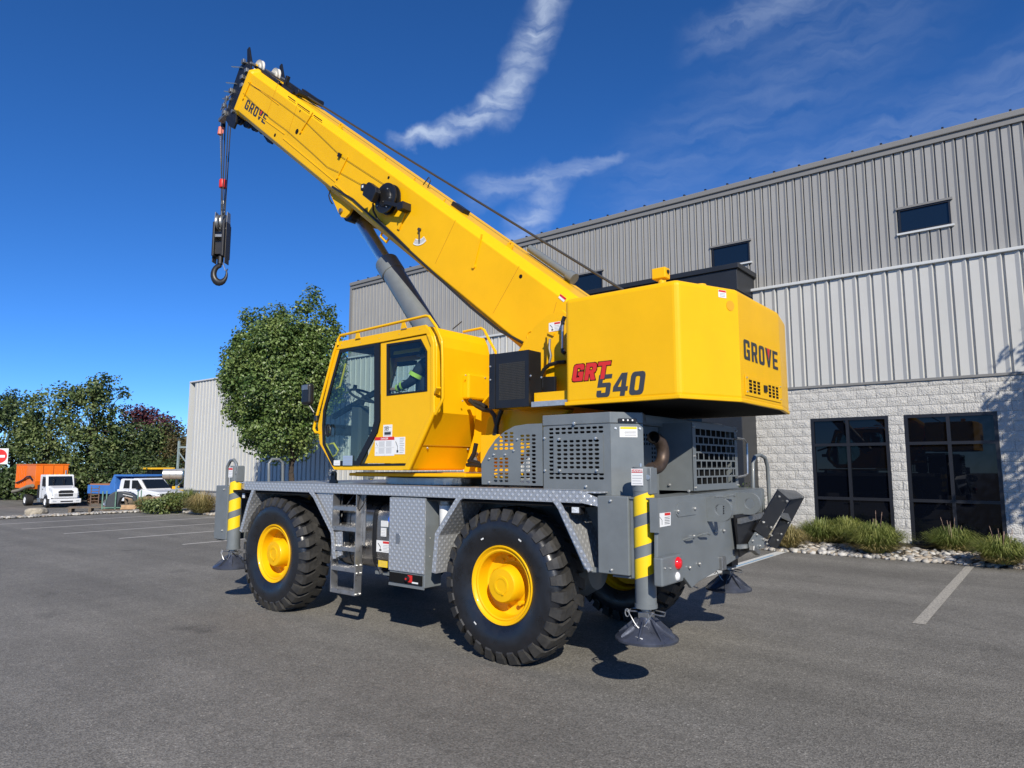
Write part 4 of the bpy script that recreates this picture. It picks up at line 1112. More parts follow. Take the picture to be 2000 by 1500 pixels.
# ---- engine hood (left rear)
HY = 5.10
def perforated(x0, x1, z0, z1, y, cols, rows, hw, hh, m, name, parent, axis='x', outline=None, t=.006, skip=None, mbx=None):
    """plate with a grid of real slots; axis 'x': face towards -Y, axis 'y': face towards +X (x0..x1 are then y values, y is x)"""
    b = MB()
    def V(u, w, d): return (u, y + d, w) if axis == 'x' else (y - d, u, w)
    outer = outline or [(x0, z0), (x1, z0), (x1, z1), (x0, z1)]
    holes = []
    for c in cols:
        for r_ in rows:
            if skip and skip(c, r_): continue
            k = hw * .35
            holes.append([(c - hw + k, r_ - hh), (c + hw - k, r_ - hh), (c + hw, r_), (c + hw - k, r_ + hh), (c - hw + k, r_ + hh), (c - hw, r_)])
    if mbx: holes.append(mbx)
    b.poly([V(u, w, 0) for u, w in outer], V(0, 0, t) if False else ((0, t, 0) if axis == 'x' else (-t, 0, 0)), [[V(u, w, 0) for u, w in h] for h in holes])
    return part(b, name, m, parent)
# panel A: quarter-round guard
A = [xz(*p, HY) for p in ((941, 946), (940, 905), (946, 893), (954, 878), (968, 858), (985, 843), (1005, 832), (1030, 828), (1059, 827), (1060, 949))]
ax = lambda px: onY(px, 900, HY).x
az = lambda py: onY(1000, py, HY).z
colsA = [ax(968), ax(978.5), ax(989)]; rowsA = [az(896 + 7.3 * k) for k in range(7)]
colsB = [ax(1020), ax(1031), ax(1042.5)]; rowsB = [az(852 + 7.4 * k) for k in range(13)]
b = MB(); outer = [(x, HY, z) for x, z in A]; holes = []
def slot(c, r_, hw=.026, hh=.011):
    k = hw * .4; return [(c - hw + k, HY, r_ - hh), (c + hw - k, HY, r_ - hh), (c + hw, HY, r_), (c + hw - k, HY, r_ + hh), (c - hw + k, HY, r_ + hh), (c - hw, HY, r_)]
for c in colsA:
    for r_ in rowsA: holes.append(slot(c, r_))
for c in colsB:
    for r_ in rowsB: holes.append(slot(c, r_))
for j, (py, cs) in enumerate(((846, (988, 999)), (853, (978.5, 988.5, 999)), (860.5, (978.5, 988.5, 999)), (868, (968, 978.5, 988.5, 999)), (875.5, (968, 978.5, 988.5, 999)))):
    for px in cs: holes.append(slot(ax(px), az(py)))
b.poly(outer, (0, .006, 0), holes); guard = part(b, 'hood_guard', GRY)
for px, py in ((1011, 858), (1004, 880), (987, 888), (965, 888), (956, 896), (956, 942)): bolt(onY(px, py, HY), guard, s=.9)
# main hood
hx0, hx1, hz1 = ax(1061.5), -2.985, az(812)
hzm = az(843)
hood = MB(); hx2, hy2 = -2.80, 5.34
b = MB(); b.box(hx0 + .01, hx1 - .004, HY + .03, HY + .05, DZ - .02, hz1 - .02); part(b, 'hood_shade_sheet', BLKM)  # black sheet painted as the shade inside the hood
cH = [ax(1077 + 12.15 * k) for k in range(9)]
rH = [az(843) + 0 for _ in range(1)]
rowz = [az(841.5 + 7.55 * k) for k in range(14)]
def skipH(c, r_):
    i = min(range(9), key=lambda k: abs(cH[k] - c)); j = min(range(14), key=lambda k: abs(rowz[k] - r_))
    if 2 <= j <= 10 and i >= 1: return True
    if j >= 14: return True
    return False
outline = [(hx0, DZ - .005), (ax(1131), DZ - .005), (ax(1160), DZ - .05), (hx1, DZ - .05), (hx1, az(829)), (hx0, az(836))]
hp = perforated(hx0, hx1, DZ, hz1, HY, cH, rowz[:13], .027, .0105, GRY, 'hood_panel', None, outline=outline, skip=skipH, mbx=[(ax(1086), az(918)), (ax(1175), az(917)), (ax(1175), az(859)), (ax(1086), az(860))])
# bolted inspection panel, standing proud
i0, i1, j0, j1 = ax(1082), ax(1179), az(923), az(853)
b = MB(); holes = []
for c in [ax(1093 + 12.3 * k) for k in range(7)]:
    for r_ in [az(865 + 7.9 * k) for k in range(7)]:
        holes.append([(u, HY - .008, w) for u, _, w in slot(c, r_)])
b.poly([(i0, HY - .008, j0), (i1, HY - .008, j0), (i1, HY - .008, j1), (i0, HY - .008, j1)], (0, .006, 0), holes); ip = part(b, 'inspection_panel', GRY, hp)
for px, py in ((1092, 858), (1164, 856), (1094, 919), (1166, 919)): bolt(onY(px, py, HY - .008), ip)
for px, py in ((1064, 856), (1065, 919), (1145, 950)): bolt(onY(px, py, HY), hp)
b = MB(); b.box(ax(1010), ax(1058), HY + .22, HY + .23, DZ + .01, az(840)); part(b, 'guard_shade_sheet', BLKM)  # added black sheet: shade behind the guard slots put into colour
# top lid
b = MB()
lidz0 = az(835.5); ztop = az(815)
for lid in (0,):
    L_ = [(hx0 - .004, HY - .008), (hx1 + .004, HY - .008), (hx2 + .004, hy2 - .004), (-2.90, 5.60), (-2.90, 7.40), (hx0 - .004, 7.40)]
    vs = [(x, y, lidz0 + .004) for x, y in L_] + [(x, y, ztop) for x, y in L_]; n = len(L_)
    b.add(vs, [tuple(reversed(range(n))), tuple(range(n, 2 * n))] + [(i, (i + 1) % n, n + (i + 1) % n, n + i) for i in range(n)])
lid = part(b, 'hood_lid', GRY, hp, bevel=.006)
bolt(onY(1122, 827, HY - .008), lid, s=1.2)
# chamfered corner with label and marker lamp
b = MB(); b.poly([(hx1 + .002, HY, DZ - .05), (hx2, hy2, DZ - .05), (hx2, hy2, lidz0), (hx1 + .002, HY, lidz0)], (-.006, .006, 0)); ch = part(b, 'hood_corner', GRY, hp)
def chp(t, z, o=.002):
    d = Vector((hx2 - hx1, hy2 - HY, 0)); n = Vector((d.y, -d.x, 0)).normalized(); return Vector((hx1, HY, z)) + d * t + n * o
b = MB(); b.poly([chp(.28, 2.045, .003), chp(.82, 2.045, .003), chp(.82, 2.135, .003), chp(.28, 2.135, .003)], (.0012, -.0008, 0)); hl = part(b, 'warning_label', WHT, ch)
b = MB(); b.poly([chp(.30, 2.115, .006), chp(.80, 2.115, .006), chp(.80, 2.133, .006), chp(.30, 2.133, .006)], (.001, -.0006, 0)); part(b, 'heading', STRP, hl)
b = MB()
for k in range(4): b.poly([chp(.42, 2.06 + .012 * k, .006), chp(.78, 2.06 + .012 * k, .006), chp(.78, 2.064 + .012 * k, .006), chp(.42, 2.064 + .012 * k, .006)], (.001, -.0006, 0))
part(b, 'print', INKG, hl)
b = MB(); b.poly([chp(.22, 2.175, .012), chp(.78, 2.175, .012), chp(.78, 2.205, .012), chp(.22, 2.205, .012)], (.012, -.008, 0)); ml = part(b, 'marker_lamp', BLK, lid, bevel=.006)
for t in (.36, .5, .64): b = MB(); c = chp(t, 2.19, .0265); b.cyl(c, c + Vector((.003, -.002, 0)), .008, 10); part(b, 'led', WHT, ml)
for t in (.16, .9): 
    o = bolt(chp(t, 2.12, .0), ch, rz=R(37), s=.8)
# recessed rear face with square holes, exhaust opening behind
b = MB(); b.box(-2.99, -2.96, hy2 - .002, 7.40, DZ - .05, lidz0); part(b, 'hood_back', BLKM)
yy0, yy1 = hy2, 5.88
holes = []
b = MB(); xr = -2.80 - .13
for i in range(9):
    for j in range(13):
        cy, cz = yy0 + .06 + i * .052, 1.60 + j * .040
        if 3 <= i <= 6 and 5 <= j <= 9: continue
        if cy > yy1 - .03: continue
        holes.append([(xr, cy - .016, cz - .011), (xr, cy + .016, cz - .011), (xr, cy + .016, cz + .011), (xr, cy - .016, cz + .011)])
b.poly([(xr, yy0 + .0, DZ - .05), (xr, yy1, DZ - .05), (xr, yy1, lidz0), (xr, yy0 + .0, lidz0)], (-.006, 0, 0), holes); part(b, 'perforated_back', GRY, hp)
b = MB(); b.box(hx2 - .14, hx2 - .002, hy2 + .001, hy2 + .008, DZ - .05, lidz0); part(b, 'hood_return', GRY, hp)
# radiator housing and grille
gx = -2.60; gy0, gy1 = onX(1355, 900, gx).y, onX(1440, 900, gx).y
gzt, gzb = 2.20, 1.575
b = MB(); b.box(-2.99, gx - .012, gy0, gy0 + .01, gzb, gzt - .002); b.box(-2.99, gx - .012, gy1 - .01, gy1, gzb, gzt - .002); b.box(-2.99, gx - .012, gy0 + .0105, gy1 - .0105, gzt - .012, gzt - .002); rad = part(b, 'radiator_housing', GRY)
b = MB(); b.box(gx - .12, gx - .11, gy0 + .02, gy1 - .02, gzb + .01, gzt - .02); part(b, 'radiator_core', BLKM, rad)
b = MB(); holes = []
nr, nc = 7, 8
ch_, cw_ = (gzt - gzb - .10) / nr, (gy1 - gy0 - .10) / nc
for j in range(nr):
    off = .5 * cw_ * (j % 2)
    for i in range(nc):
        a0 = gy0 + .05 + i * cw_ - off; a1 = a0 + cw_
        a0, a1 = max(a0, gy0 + .05), min(a1, gy1 - .05)
        if i == nc - 1 and off: a1 = gy1 - .05 - .0
        if a1 - a0 < .03: continue
        z0 = gzb + .05 + j * ch_; g = .0075
        if i == nc - 1 and off:
            m_ = a0 + cw_
            for u0, u1 in ((a0, m_), (m_, a1)):
                if u1 - u0 > .04: holes.append([(gx, u0 + g, z0 + g), (gx, u1 - g, z0 + g), (gx, u1 - g, z0 + ch_ - g), (gx, u0 + g, z0 + ch_ - g)])
            continue
        holes.append([(gx, a0 + g, z0 + g), (gx, a1 - g, z0 + g), (gx, a1 - g, z0 + ch_ - g), (gx, a0 + g, z0 + ch_ - g)])
b.poly([(gx, gy0 - .01, gzb), (gx, gy1 + .01, gzb), (gx, gy1 + .01, gzt), (gx, gy0 - .01, gzt)], (-.004, 0, 0), holes); gr = part(b, 'grille', GRY, rad)
for y_, z_ in ((gy0 + .015, gzb + .03), (gy0 + .015, gzt - .04), (gy0 + .015, (gzb + gzt) / 2), (gy1 - .01, gzt - .04), (gy1 - .01, gzb + .03)): bolt((gx, y_, z_), gr, rz=R(90), s=.9)
for px, py in ((1308, 947), (1346, 959)): bolt(onY(px, py, gy0), rad, s=1.1)
b = MB(); b.box(-3.0, -2.515, 5.16, 7.3, DZ - .075, DZ - .05); part(b, 'hood_floor', GRY)
# exhaust elbow
b = MB(); e = []
ec = onX(1290, 885, -2.72)
for k in range(13):
    t = R(-80 + 165 * k / 12); e.append((ec.x - .02 + .02 * math.cos(t), ec.y - .08 + .13 * math.cos(t), ec.z + .13 * math.sin(t)))
e = [(e[0][0], e[0][1] - .10, e[0][2] - .01)] + e
e.append((e[-1][0] + .012, e[-1][1] - .045, e[-1][2] + .004))
b.tube(e, .055, 18); b.f.pop(); b.sm.pop(); ex = part(b, 'exhaust_pipe', RUST)
b = MB(); b.tube(e[-1:-4:-1], .049, 18); b.f.pop(-2); b.sm.pop(-2); part(b, 'exhaust_mouth_shade', BLKM, ex)  # black inner tube: darkness inside the pipe mouth put into colour
# handles
b = MB(); p = onX(1437, 930, gx); q = onX(1458, 925, gx + .05)
b.tube([onX(*t, gx + .03) for t in ((1438, 856), (1452, 858), (1459, 866), (1460, 925), (1455, 929), (1440, 932))], .012, 8); part(b, 'grab_handle', ALU, rad)
b = MB(); b.tube([onX(*t, -2.75) for t in ((1471, 962), (1470, 905), (1474, 892), (1484, 888), (1494, 894), (1499, 912), (1503, 985))], .022, 10); part(b, 'grab_rail', GRY)
# front deck handrails and lifting eye
b = MB(); y_ = 5.2; b.tube([onY(*t, y_) for t in ((443, 960), (444, 912), (450, 900), (457, 898), (462, 906), (463, 950))], .022, 10); part(b, 'grab_rail', GRY)
b = MB(); b.tube([onX(*t, -8.78) for t in ((525, 950), (525, 905), (531, 897), (545, 897), (552, 904), (552, 950))], .020, 10); part(b, 'grab_rail', GRY)
p = onY(650, 930, 5.35); b = MB(); b.poly([(p.x - .07, 5.35, DZ), (p.x + .07, 5.35, DZ), (p.x + .07, 5.35, DZ + .03), (p.x + .045, 5.35, DZ + .05), (p.x + .045, 5.35, DZ + .12), (p.x + .02, 5.35, DZ + .15), (p.x - .02, 5.35, DZ + .15), (p.x - .045, 5.35, DZ + .12), (p.x - .045, 5.35, DZ + .05), (p.x - .07, 5.35, DZ + .03)], (0, .03, 0),
    [[(p.x + .018 * math.cos(t), 5.35, DZ + .11 + .018 * math.sin(t)) for t in [6.283 * k / 10 for k in range(10)]]]); part(b, 'tie_down', BLK)
# ================================================================== CRANE: superstructure
# ---- slew ring and turntable
SLX = -6.02
b = MB(); b.lathe([(.62, 0), (.80, 0), (.80, .075), (.62, .075)], (SLX, YC, DZ + .002), 'z', 48, smooth=False, close=True); part(b, 'slew_guard', ALU)
b = MB(); b.cyl((SLX, YC, DZ - .1), (SLX, YC, DZ + .12), .60, 40); part(b, 'slew_ring', BLKM)
b = MB(); b.box(-6.95, -4.35, 5.56, 7.08, DZ + .085, DZ + .14); tt = part(b, 'turntable', YEL, bevel=.01)
b = MB(); b.box(-6.55, -4.70, 5.15, 5.56, DZ + .10, DZ + .135); part(b, 'cab_floor_frame', YEL, tt, bevel=.01)
TY = 5.62
def tp(px, py, y=TY): return onY(px, py, y)
# big side plates of the turntable (left and right): rise from the slew ring to the boom foot
prof = [tp(*p) for p in ((905, 922), (1002, 922), (1040, 880), (1112, 806), (1140, 770), (1140, 640), (1098, 605), (1068, 616), (1042, 640), (1022, 672), (1000, 700), (985, 720), (960, 760), (930, 800), (925, 850))]
for yy in (TY, 2 * YC - TY):
    b = MB(); b.poly([(p.x, yy, p.z) for p in prof], (0, .04 if yy < YC else -.04, 0)); part(b, 'side_plate', YEL, tt, bevel=.006)
# curved shell low down on the left and the box behind the counterweight
b = MB(); q = [tp(*p, 5.50) for p in ((938, 905), (1030, 888), (1112, 800), (1050, 790), (985, 790), (950, 815))]; b.poly(q, (0, .11, 0)); part(b, 'turntable_shell', YEL, tt, bevel=.03, seg=3)
b = MB(); q = [tp(*p, 5.40) for p in ((938, 850), (975, 848), (975, 880), (950, 905), (938, 905))]; b.poly(q, (0, .09, 0)); part(b, 'valve_box', YEL, tt, bevel=.005)
b = MB(); b.box(-4.6, -3.50, TY + .045, 2 * YC - TY - .045, 1.95, 2.02); part(b, 'cross_plate', YEL, tt)
b = MB(); b.box(-4.2, -3.43, 5.2, 7.4, 2.36, 2.40); part(b, 'tray', YEL, tt)
b = MB(); b.box(-3.86, -3.45, 5.145, 5.20, 2.352, 2.40); part(b, 'galvanised_step', mat('galvanised', (0.42, 0.46, 0.50), 0.5, metal=0.5, noise=0.2, nscale=20), tt)
b = MB(); b.box(-3.87, -3.44, 5.205, 5.22, 2.405, 2.49); part(b, 'step_riser', YEL, tt)
# upright behind the counterweight edge with grab handle and label
b = MB(); q = [tp(*p, 5.50) for p in ((1068, 690), (1068, 645), (1078, 628), (1093, 618), (1112, 612), (1112, 795), (1062, 795))]; b.poly(q, (0, .06, 0)); up = part(b, 'upright', YEL, tt, bevel=.008)
x0, x1, z0, z1 = rect_y(1072, 631, 1095, 645, 5.497); label_y(x0, x1, z0, z1, 5.497, up, RED, 4, True)
b = MB(); b.tube([onY(*t, 5.44) for t in ((1101, 628), (1099, 638), (1098.5, 680), (1102, 686))], .014, 8); gh = part(b, 'grab_handle', ALU, tt)
b = MB(); b.tube([onY(*t, 5.436) for t in ((1103, 618), (1099, 628), (1099, 634))], .02, 8); b.tube([onY(*t, 5.436) for t in ((1098.5, 681), (1099, 687), (1103, 690))], .02, 8); part(b, 'handle_end', BLK, gh)
b = MB(); b.poly([onY(*t, 5.48) for t in ((1066, 650), (1080, 656), (1082, 651), (1072, 648))], (0, .05, 0)); part(b, 'bracket', YEL, tt)
b = MB(); b.tube([onY(*t, 5.46) for t in ((1074, 662), (1073, 680), (1076, 695), (1073, 709))], .012, 6); part(b, 'chain', STEEL, tt)
b = MB(); b.tube([onY(*t, 5.44) for t in ((1057, 735), (1062, 722), (1072, 713), (1090, 708), (1104, 707))], .020, 8); part(b, 'hose', HOSE, tt)

# ---- boom
TH = R(37.7); BD = Vector((-math.cos(TH), 0, math.sin(TH))); BN = Vector((math.sin(TH), 0, math.cos(TH)))
BY0, BY1 = 5.90, 6.74
def bp(s, n, y): v = BD * s + BN * n; return Vector((v.x, y, v.z))
def bs(px, py, y=BY0):
    p = onY(px, py, y); return (p.dot(BD), p.dot(BN))
sec = [(BY0, -.300), (BY0, .372), (BY0 + .035, .402), (BY0 + .13, .462), (BY1 - .13, .462), (BY1 - .035, .402), (BY1, .372), (BY1, -.300),
       (BY1 - .05, -.36), (BY1 - .22, -.40), (BY0 + .22, -.40), (BY0 + .05, -.36)]
def boom_tube(s0, s1, sc=1.0, shift=0.0):
    b = MB(); n = len(sec); yc = (BY0 + BY1) / 2
    vs = [bp(s, .03 + (nn - .03) * sc + shift, yc + (y - yc) * sc) for s in (s0, s1) for y, nn in sec]
    b.add(vs, [(i, (i + 1) % n, n + (i + 1) % n, n + i) for i in range(n)] + [tuple(range(n)), tuple(range(2 * n - 1, n - 1, -1))])
    return b
YELB = mat('boom_paint', (0.83, 0.450, 0.003), 0.44, coat=0.08, noise=0.055, nscale=1.6, spec=0.22, bump=0.06, bscale=1.8, bdist=0.03)
SB1 = bs(461, 213)[0] - .03
boom = part(boom_tube(4.55, SB1), 'boom', YELB, bevel=.010)
# foot cheeks
b = MB(); b.poly([bp(*bs(*p), BY0 - .012) for p in ((1022, 672), (1100, 600), (1130, 592), (1130, 690), (1060, 690), (1040, 682))], (0, .011, 0)); part(b, 'foot_plate', YELB, boom)
# end collar, flared
b = MB(); n = len(sec); yc = (BY0 + BY1) / 2
rings = [(SB1 - .05, 1.0), (SB1 - .02, 1.045), (SB1 + .05, 1.06), (SB1 + .07, 1.03)]
vs = [bp(s, .03 + (nn - .03) * k, yc + (y - yc) * k) for s, k in rings for y, nn in sec]
fs = [(j * n + i, j * n + (i + 1) % n, (j + 1) * n + (i + 1) % n, (j + 1) * n + i) for j in range(3) for i in range(n)] + [tuple(range(3 * n, 4 * n))]
b.add(vs, fs); part(b, 'end_collar', YELB, boom, bevel=.006)
# seams, weld lines and scribed joints on the left face
b = MB()
for (px0, py0, px1, py1) in ((544, 160, 519, 230), (582, 200, 562, 265), (890, 430, 850, 515), (1014, 520, 963, 612), (1087, 590, 1081, 613)):
    p, q = bs(px0, py0), bs(px1, py1); b.bar(bp(*p, BY0 - .0005), bp(*q, BY0 - .0005), .004, .004, up=(0, 1, 0))
part(b, 'weld_line', mat('weld_line', (0.50, 0.24, 0.008), 0.5), boom)
# ribs (weld beads along the plate overlaps)
for (a, c, w) in (((505, 225), (556, 262), .012), ((553, 270), (655, 355), .012), ((655, 360), (745, 440), .012), ((486, 160), (545, 205), .006)):
    p, q = bs(*a), bs(*c); b = MB(); b.bar(bp(*p, BY0 - .004), bp(*q, BY0 - .004), w, .008, up=(0, 1, 0)); part(b, 'stiffener', YELB, boom)
b = MB(); P = [(622, 345), (640, 358), (675, 372)]
# small guides along the face
for (a, c) in (((490, 160), (476, 192)), ((612, 220), (588, 258)), ((680, 307), (660, 347)), ((942, 458), (926, 521))):
    p, q = bs(*a), bs(*c); b = MB(); b.bar(bp(*p, BY0 - .008), bp(*q, BY0 - .008), .018, .016, up=(0, 1, 0)); b.cyl(bp(*q, BY0), bp(*q, BY0 - .02), .024, 12); part(b, 'guide_bar', YELB, boom)
# slots and holes
for (px, py, r_) in ((586, 217, .018), (580, 257, .044), (759, 347, .022), (1017, 540, .024), (537, 264, .03)):
    s, nn = bs(px, py); b = MB(); b.cyl(bp(s, nn, BY0 - .0015), bp(s, nn, BY0 + .002), r_, 18); part(b, 'hole', BLKM, boom)
for (a, c) in (((563, 188), (577, 198)), ((582, 203), (605, 219)), ((613, 225), (629, 236))):
    p, q = bs(*a), bs(*c); b = MB(); b.bar(bp(*p, BY0 - .001), bp(*q, BY0 - .001), .016, .004, up=(0, 1, 0)); part(b, 'slot', BLKM, boom)
s, nn = bs(1037, 661 - 5); b = MB(); b.tube([bp(s + .05 * math.cos(t), nn + .05 * math.sin(t), BY0 - .004) for t in [6.283 * k / 20 for k in range(20)]], .006, 6, closed=True); part(b, 'weld_ring', YELB, boom)
# sensing cords along the face
b = MB(); b.tube([bp(*bs(*p), BY0 - .012) for p in ((486, 162), (540, 196), (600, 240), (664, 302), (668, 306), (720, 340), (756, 363))], .0028, 5); part(b, 'sensor_cord', BLK, boom)
b = MB(); b.tube([bp(*bs(*p), BY0 - .012) for p in ((472, 178), (500, 205), (530, 232), (560, 254), (610, 298), (640, 326), (668, 339), (700, 357), (736, 373))], .0028, 5); part(b, 'sensor_cord', BLK, boom)
p = bs(665, 304); b = MB(); b.box(-.03, .03, -.015, .015, -.03, .03); o = mesh_of(b, 'cord_guide', BLK); piece('cord_guide', o, bp(*p, BY0 - .018), boom, rot=(0, TH, 0))
# long hose run along the bottom edge
b = MB(); b.tube([bp(*bs(*p), BY0 - .006) for p in ((650, 365), (690, 390), (745, 440), (800, 490), (860, 545), (920, 600), (975, 645), (1022, 670))], .017, 7); part(b, 'hydraulic_line', HOSE, boom)
# lifting lugs on top
for (px, py) in ((996, 479), (667, 240), (552, 155), (498, 132)):
    s, nn = bs(px, py, BY0 + .14); b = MB(); out = [(s - .05, .455), (s - .045, .50), (s - .02, .535), (s + .02, .535), (s + .045, .50), (s + .05, .455)]
    hol = [(s + .017 * math.cos(t), .505 + .017 * math.sin(t)) for t in [6.283 * k / 10 for k in range(10)]]
    b.poly([bp(u, w, BY0 + .14) for u, w in out], (0, .02, 0), [[bp(u, w, BY0 + .14) for u, w in hol]]); part(b, 'lifting_lug', YELB, boom)
for (px, py) in ((750, 310), (806, 351), (866, 390)):
    s, nn = bs(px, py, BY0 + .13); b = MB(); b.cyl(bp(s, .46, BY0 + .15), bp(s, .50, BY0 + .15), .012, 8); part(b, 'pin', YELB, boom)
# dark equipment on top of the boom
s, _ = bs(583, 172, BY0 + .3); b = MB()
for yy in (6.15, 6.45): b.bar(bp(s - .26, .535, yy), bp(s + .28, .535, yy), .07, .10, up=BN)
b.bar(bp(s + .26, .48, 6.12), bp(s + .30, .66, 6.12), .06, .06, up=(0, 1, 0)); b.cyl(bp(s - .27, .54, 6.05), bp(s - .27, .54, 6.55), .05, 10); part(b, 'jib_stowage', BLK, boom, bevel=.006)
s, _ = bs(900, 412, BY0 + .3); b = MB(); b.bar(bp(s - .1, .49, 6.2), bp(s + .15, .49, 6.2), .12, .06, up=BN); part(b, 'stop_block', BLK, boom)
s, _ = bs(1030, 505, BY0 + .3); b = MB(); b.cyl(bp(s - .42, .53, 6.5), bp(s + .3, .53, 6.5), .045, 12); b.cyl(bp(s - .42, .53, 6.5), bp(s - .52, .53, 6.5), .07, 12); part(b, 'hoist_line_guide', GRY, boom)
s, _ = bs(838, 350, BY0 + .3); b = MB(); b.tube([bp(s - .05, .46, 6.2), bp(s - .04, .56, 6.2), bp(s + .02, .59, 6.2), bp(s + .06, .46, 6.2)], .008, 6); part(b, 'cable_guard', BLK, boom)
# long dark tray visible along the top edge near the head
s0, _ = bs(585, 165, BY0 + .2); s1, _ = bs(505, 128, BY0 + .2); b = MB(); b.bar(bp(s0, .485, 6.1), bp(s1, .485, 6.1), .12, .05, up=BN); part(b, 'top_tray', BLK, boom)

# lift cylinder anchor under the boom (two cheeks)
anch = [bs(*p, BY0 + .1) for p in ((618, 338), (644, 377), (660, 414), (666, 424), (674, 425), (681, 418), (687, 407), (697, 401), (712, 408), (760, 452), (770, 430), (680, 350))]
for yy in (BY0 + .10, BY1 - .14):
    b = MB(); b.poly([bp(u, w, yy) for u, w in anch], (0, .04, 0)); part(b, 'cylinder_anchor', YELB, boom, bevel=.004)
s, nn = bs(667, 412, BY0 + .1); b = MB(); b.cyl(bp(s, nn, BY0 + .07), bp(s, nn, BY1 - .07), .035, 18); pn = part(b, 'anchor_pin', STEEL, boom)
b = MB(); b.tube([bp(*bs(*p, BY0 + .06), BY0 + .06) for p in ((652, 362), (645, 372), (642, 382), (645, 392), (649, 398))], .010, 6); part(b, 'hose', HOSE, boom)
b = MB(); b.tube([bp(*bs(*p, BY0 + .02), BY0 + .08) for p in ((742, 446), (737, 460), (748, 471), (757, 458))], .018, 6); part(b, 'step_loop', YELB, boom)

# cable reel on the left face
s, nn = bs(766, 392); RL = bp(s, nn, BY0)
b = MB(); b.lathe([(.001, -.02), (.19, -.02), (.205, -.03), (.205, -.05), (.15, -.055), (.15, -.10), (.205, -.105), (.205, -.125), (.19, -.13), (.12, -.125), (.11, -.14), (.001, -.14)], RL, 'y', 40)
reel = part(b, 'cable_reel', BLK, boom)
s2, n2 = bs(753, 392); b = MB(); c = bp(s2 + .03, n2 + .03, BY0 - .19)
b.poly([c + BD * u + BN * w for u, w in ((-.13, -.10), (.11, -.10), (.13, -.04), (.13, .06), (.10, .10), (-.08, .10), (-.13, .05))], (0, -.09, 0)); part(b, 'reel_box', BLK, reel, bevel=.012)
c2 = bp(*bs(739, 376), BY0 - .27); b = MB(); b.box(c2.x - .05, c2.x + .02, c2.y, c2.y + .06, c2.z - .05, c2.z + .04); part(b, 'connector', BLK, reel, bevel=.008)
b = MB(); b.box(c2.x - .02, c2.x + .012, c2.y - .002, c2.y - .0005, c2.z - .02, c2.z + .015); part(b, 'plate', WHT, reel)
b = MB(); p, q = bp(*bs(768, 402), BY0 - .15), bp(*bs(797, 408), BY0 - .13); b.bar(p, q, .05, .03, up=(0, 1, 0)); b.box(q.x - .05, q.x + .06, BY0 - .15, BY0, q.z - .05, q.z + .05); part(b, 'reel_bracket', BLK, reel, bevel=.005)
b = MB(); b.bar(bp(*bs(797, 400), BY0 - .01), bp(*bs(779, 448), BY0 - .01), .05, .02, up=(0, 1, 0)); part(b, 'bracket_plate', YELB, boom)
b = MB(); b.tube([bp(*bs(*p), BY0 - d) for p, d in (((744, 403), .14), ((739, 415), .09), ((741, 428), .04), ((752, 441), .02), ((775, 463), .015), ((800, 488), .012))], .014, 7); part(b, 'reel_cable', HOSE, reel)
for u, w in ((.02, .12), (-.10, .04), (-.12, -.08), (.06, -.15), (-.02, -.05)): bolt(RL + BD * u + BN * w + Vector((0, -.132, 0)), reel, s=.8)
# boom angle indicator: pendulum and graduated arc
b = MB(); c = bp(*bs(821, 449), BY0 - .004); rr = .155
arcp = [c + Vector((rr_ * math.sin(t), 0, -rr_ * math.cos(t))) for rr_, ts in ((rr + .05, [R(-38 + 6.6 * k) for k in range(12)]), (rr - .03, [R(34.6 - 6.6 * k) for k in range(12)])) for t in ts]
b.poly(arcp, (0, -.002, 0)); ai = part(b, 'angle_scale', WHT, boom)
b = MB()
for k in range(11):
    t = R(-34 + 6.6 * k); d = Vector((math.sin(t), 0, -math.cos(t))); b.bar(c + d * (rr - .02) + Vector((0, -.003, 0)), c + d * (rr + .035) + Vector((0, -.003, 0)), .005, .001, up=(0, 1, 0))
part(b, 'graduation', INK, ai)
b = MB(); b.cyl(c, c + Vector((0, -.03, 0)), .022, 12); b.bar(c + Vector((0, -.015, .0)), c + Vector((0, -.015, -.17)), .022, .006, up=(0, 1, 0)); part(b, 'pendulum', mat('dark_steel', (0.05, 0.045, 0.035), 0.5), ai)
# word on the boom
def word(txt, O_, ux, uy, h, m, parent, width, w=.62, t=.21, s=.17, gap=.17):
    _, L = lettering(txt, lambda u, v: (0, 0, 0), w, t, s, gap); sx = width / L
    ux, uy = Vector(ux), Vector(uy); nrm = ux.cross(uy).normalized()
    M = lambda u, v: Vector(O_) + ux * (u * sx) + uy * (v * h)
    mbb, _ = lettering(txt, M, w, t, s, gap); o = part(mbb, 'lettering', m, parent)
    if 'V' in txt:
        x = txt.index('V') * (w + gap); b = MB()
        b.sheet([M(*q) for q in ((x + t * .85 - .03, 1.0), (x + w + .03 - t * .85, 1.0), (x + w / 2, .40))]); part(b, 'red_wedge', RED, o)
    return o
o0 = bp(*bs(477, 211), BY0 - .003); ox = bp(*bs(515, 240), BY0 - .003); oy = bp(*bs(484, 193), BY0 - .003)
dx = (ox - o0); dv = BN
word('GROVE', o0 + BN * .0, -BD, BN, .165, INK, boom, width=(ox - o0).length * 1.06)
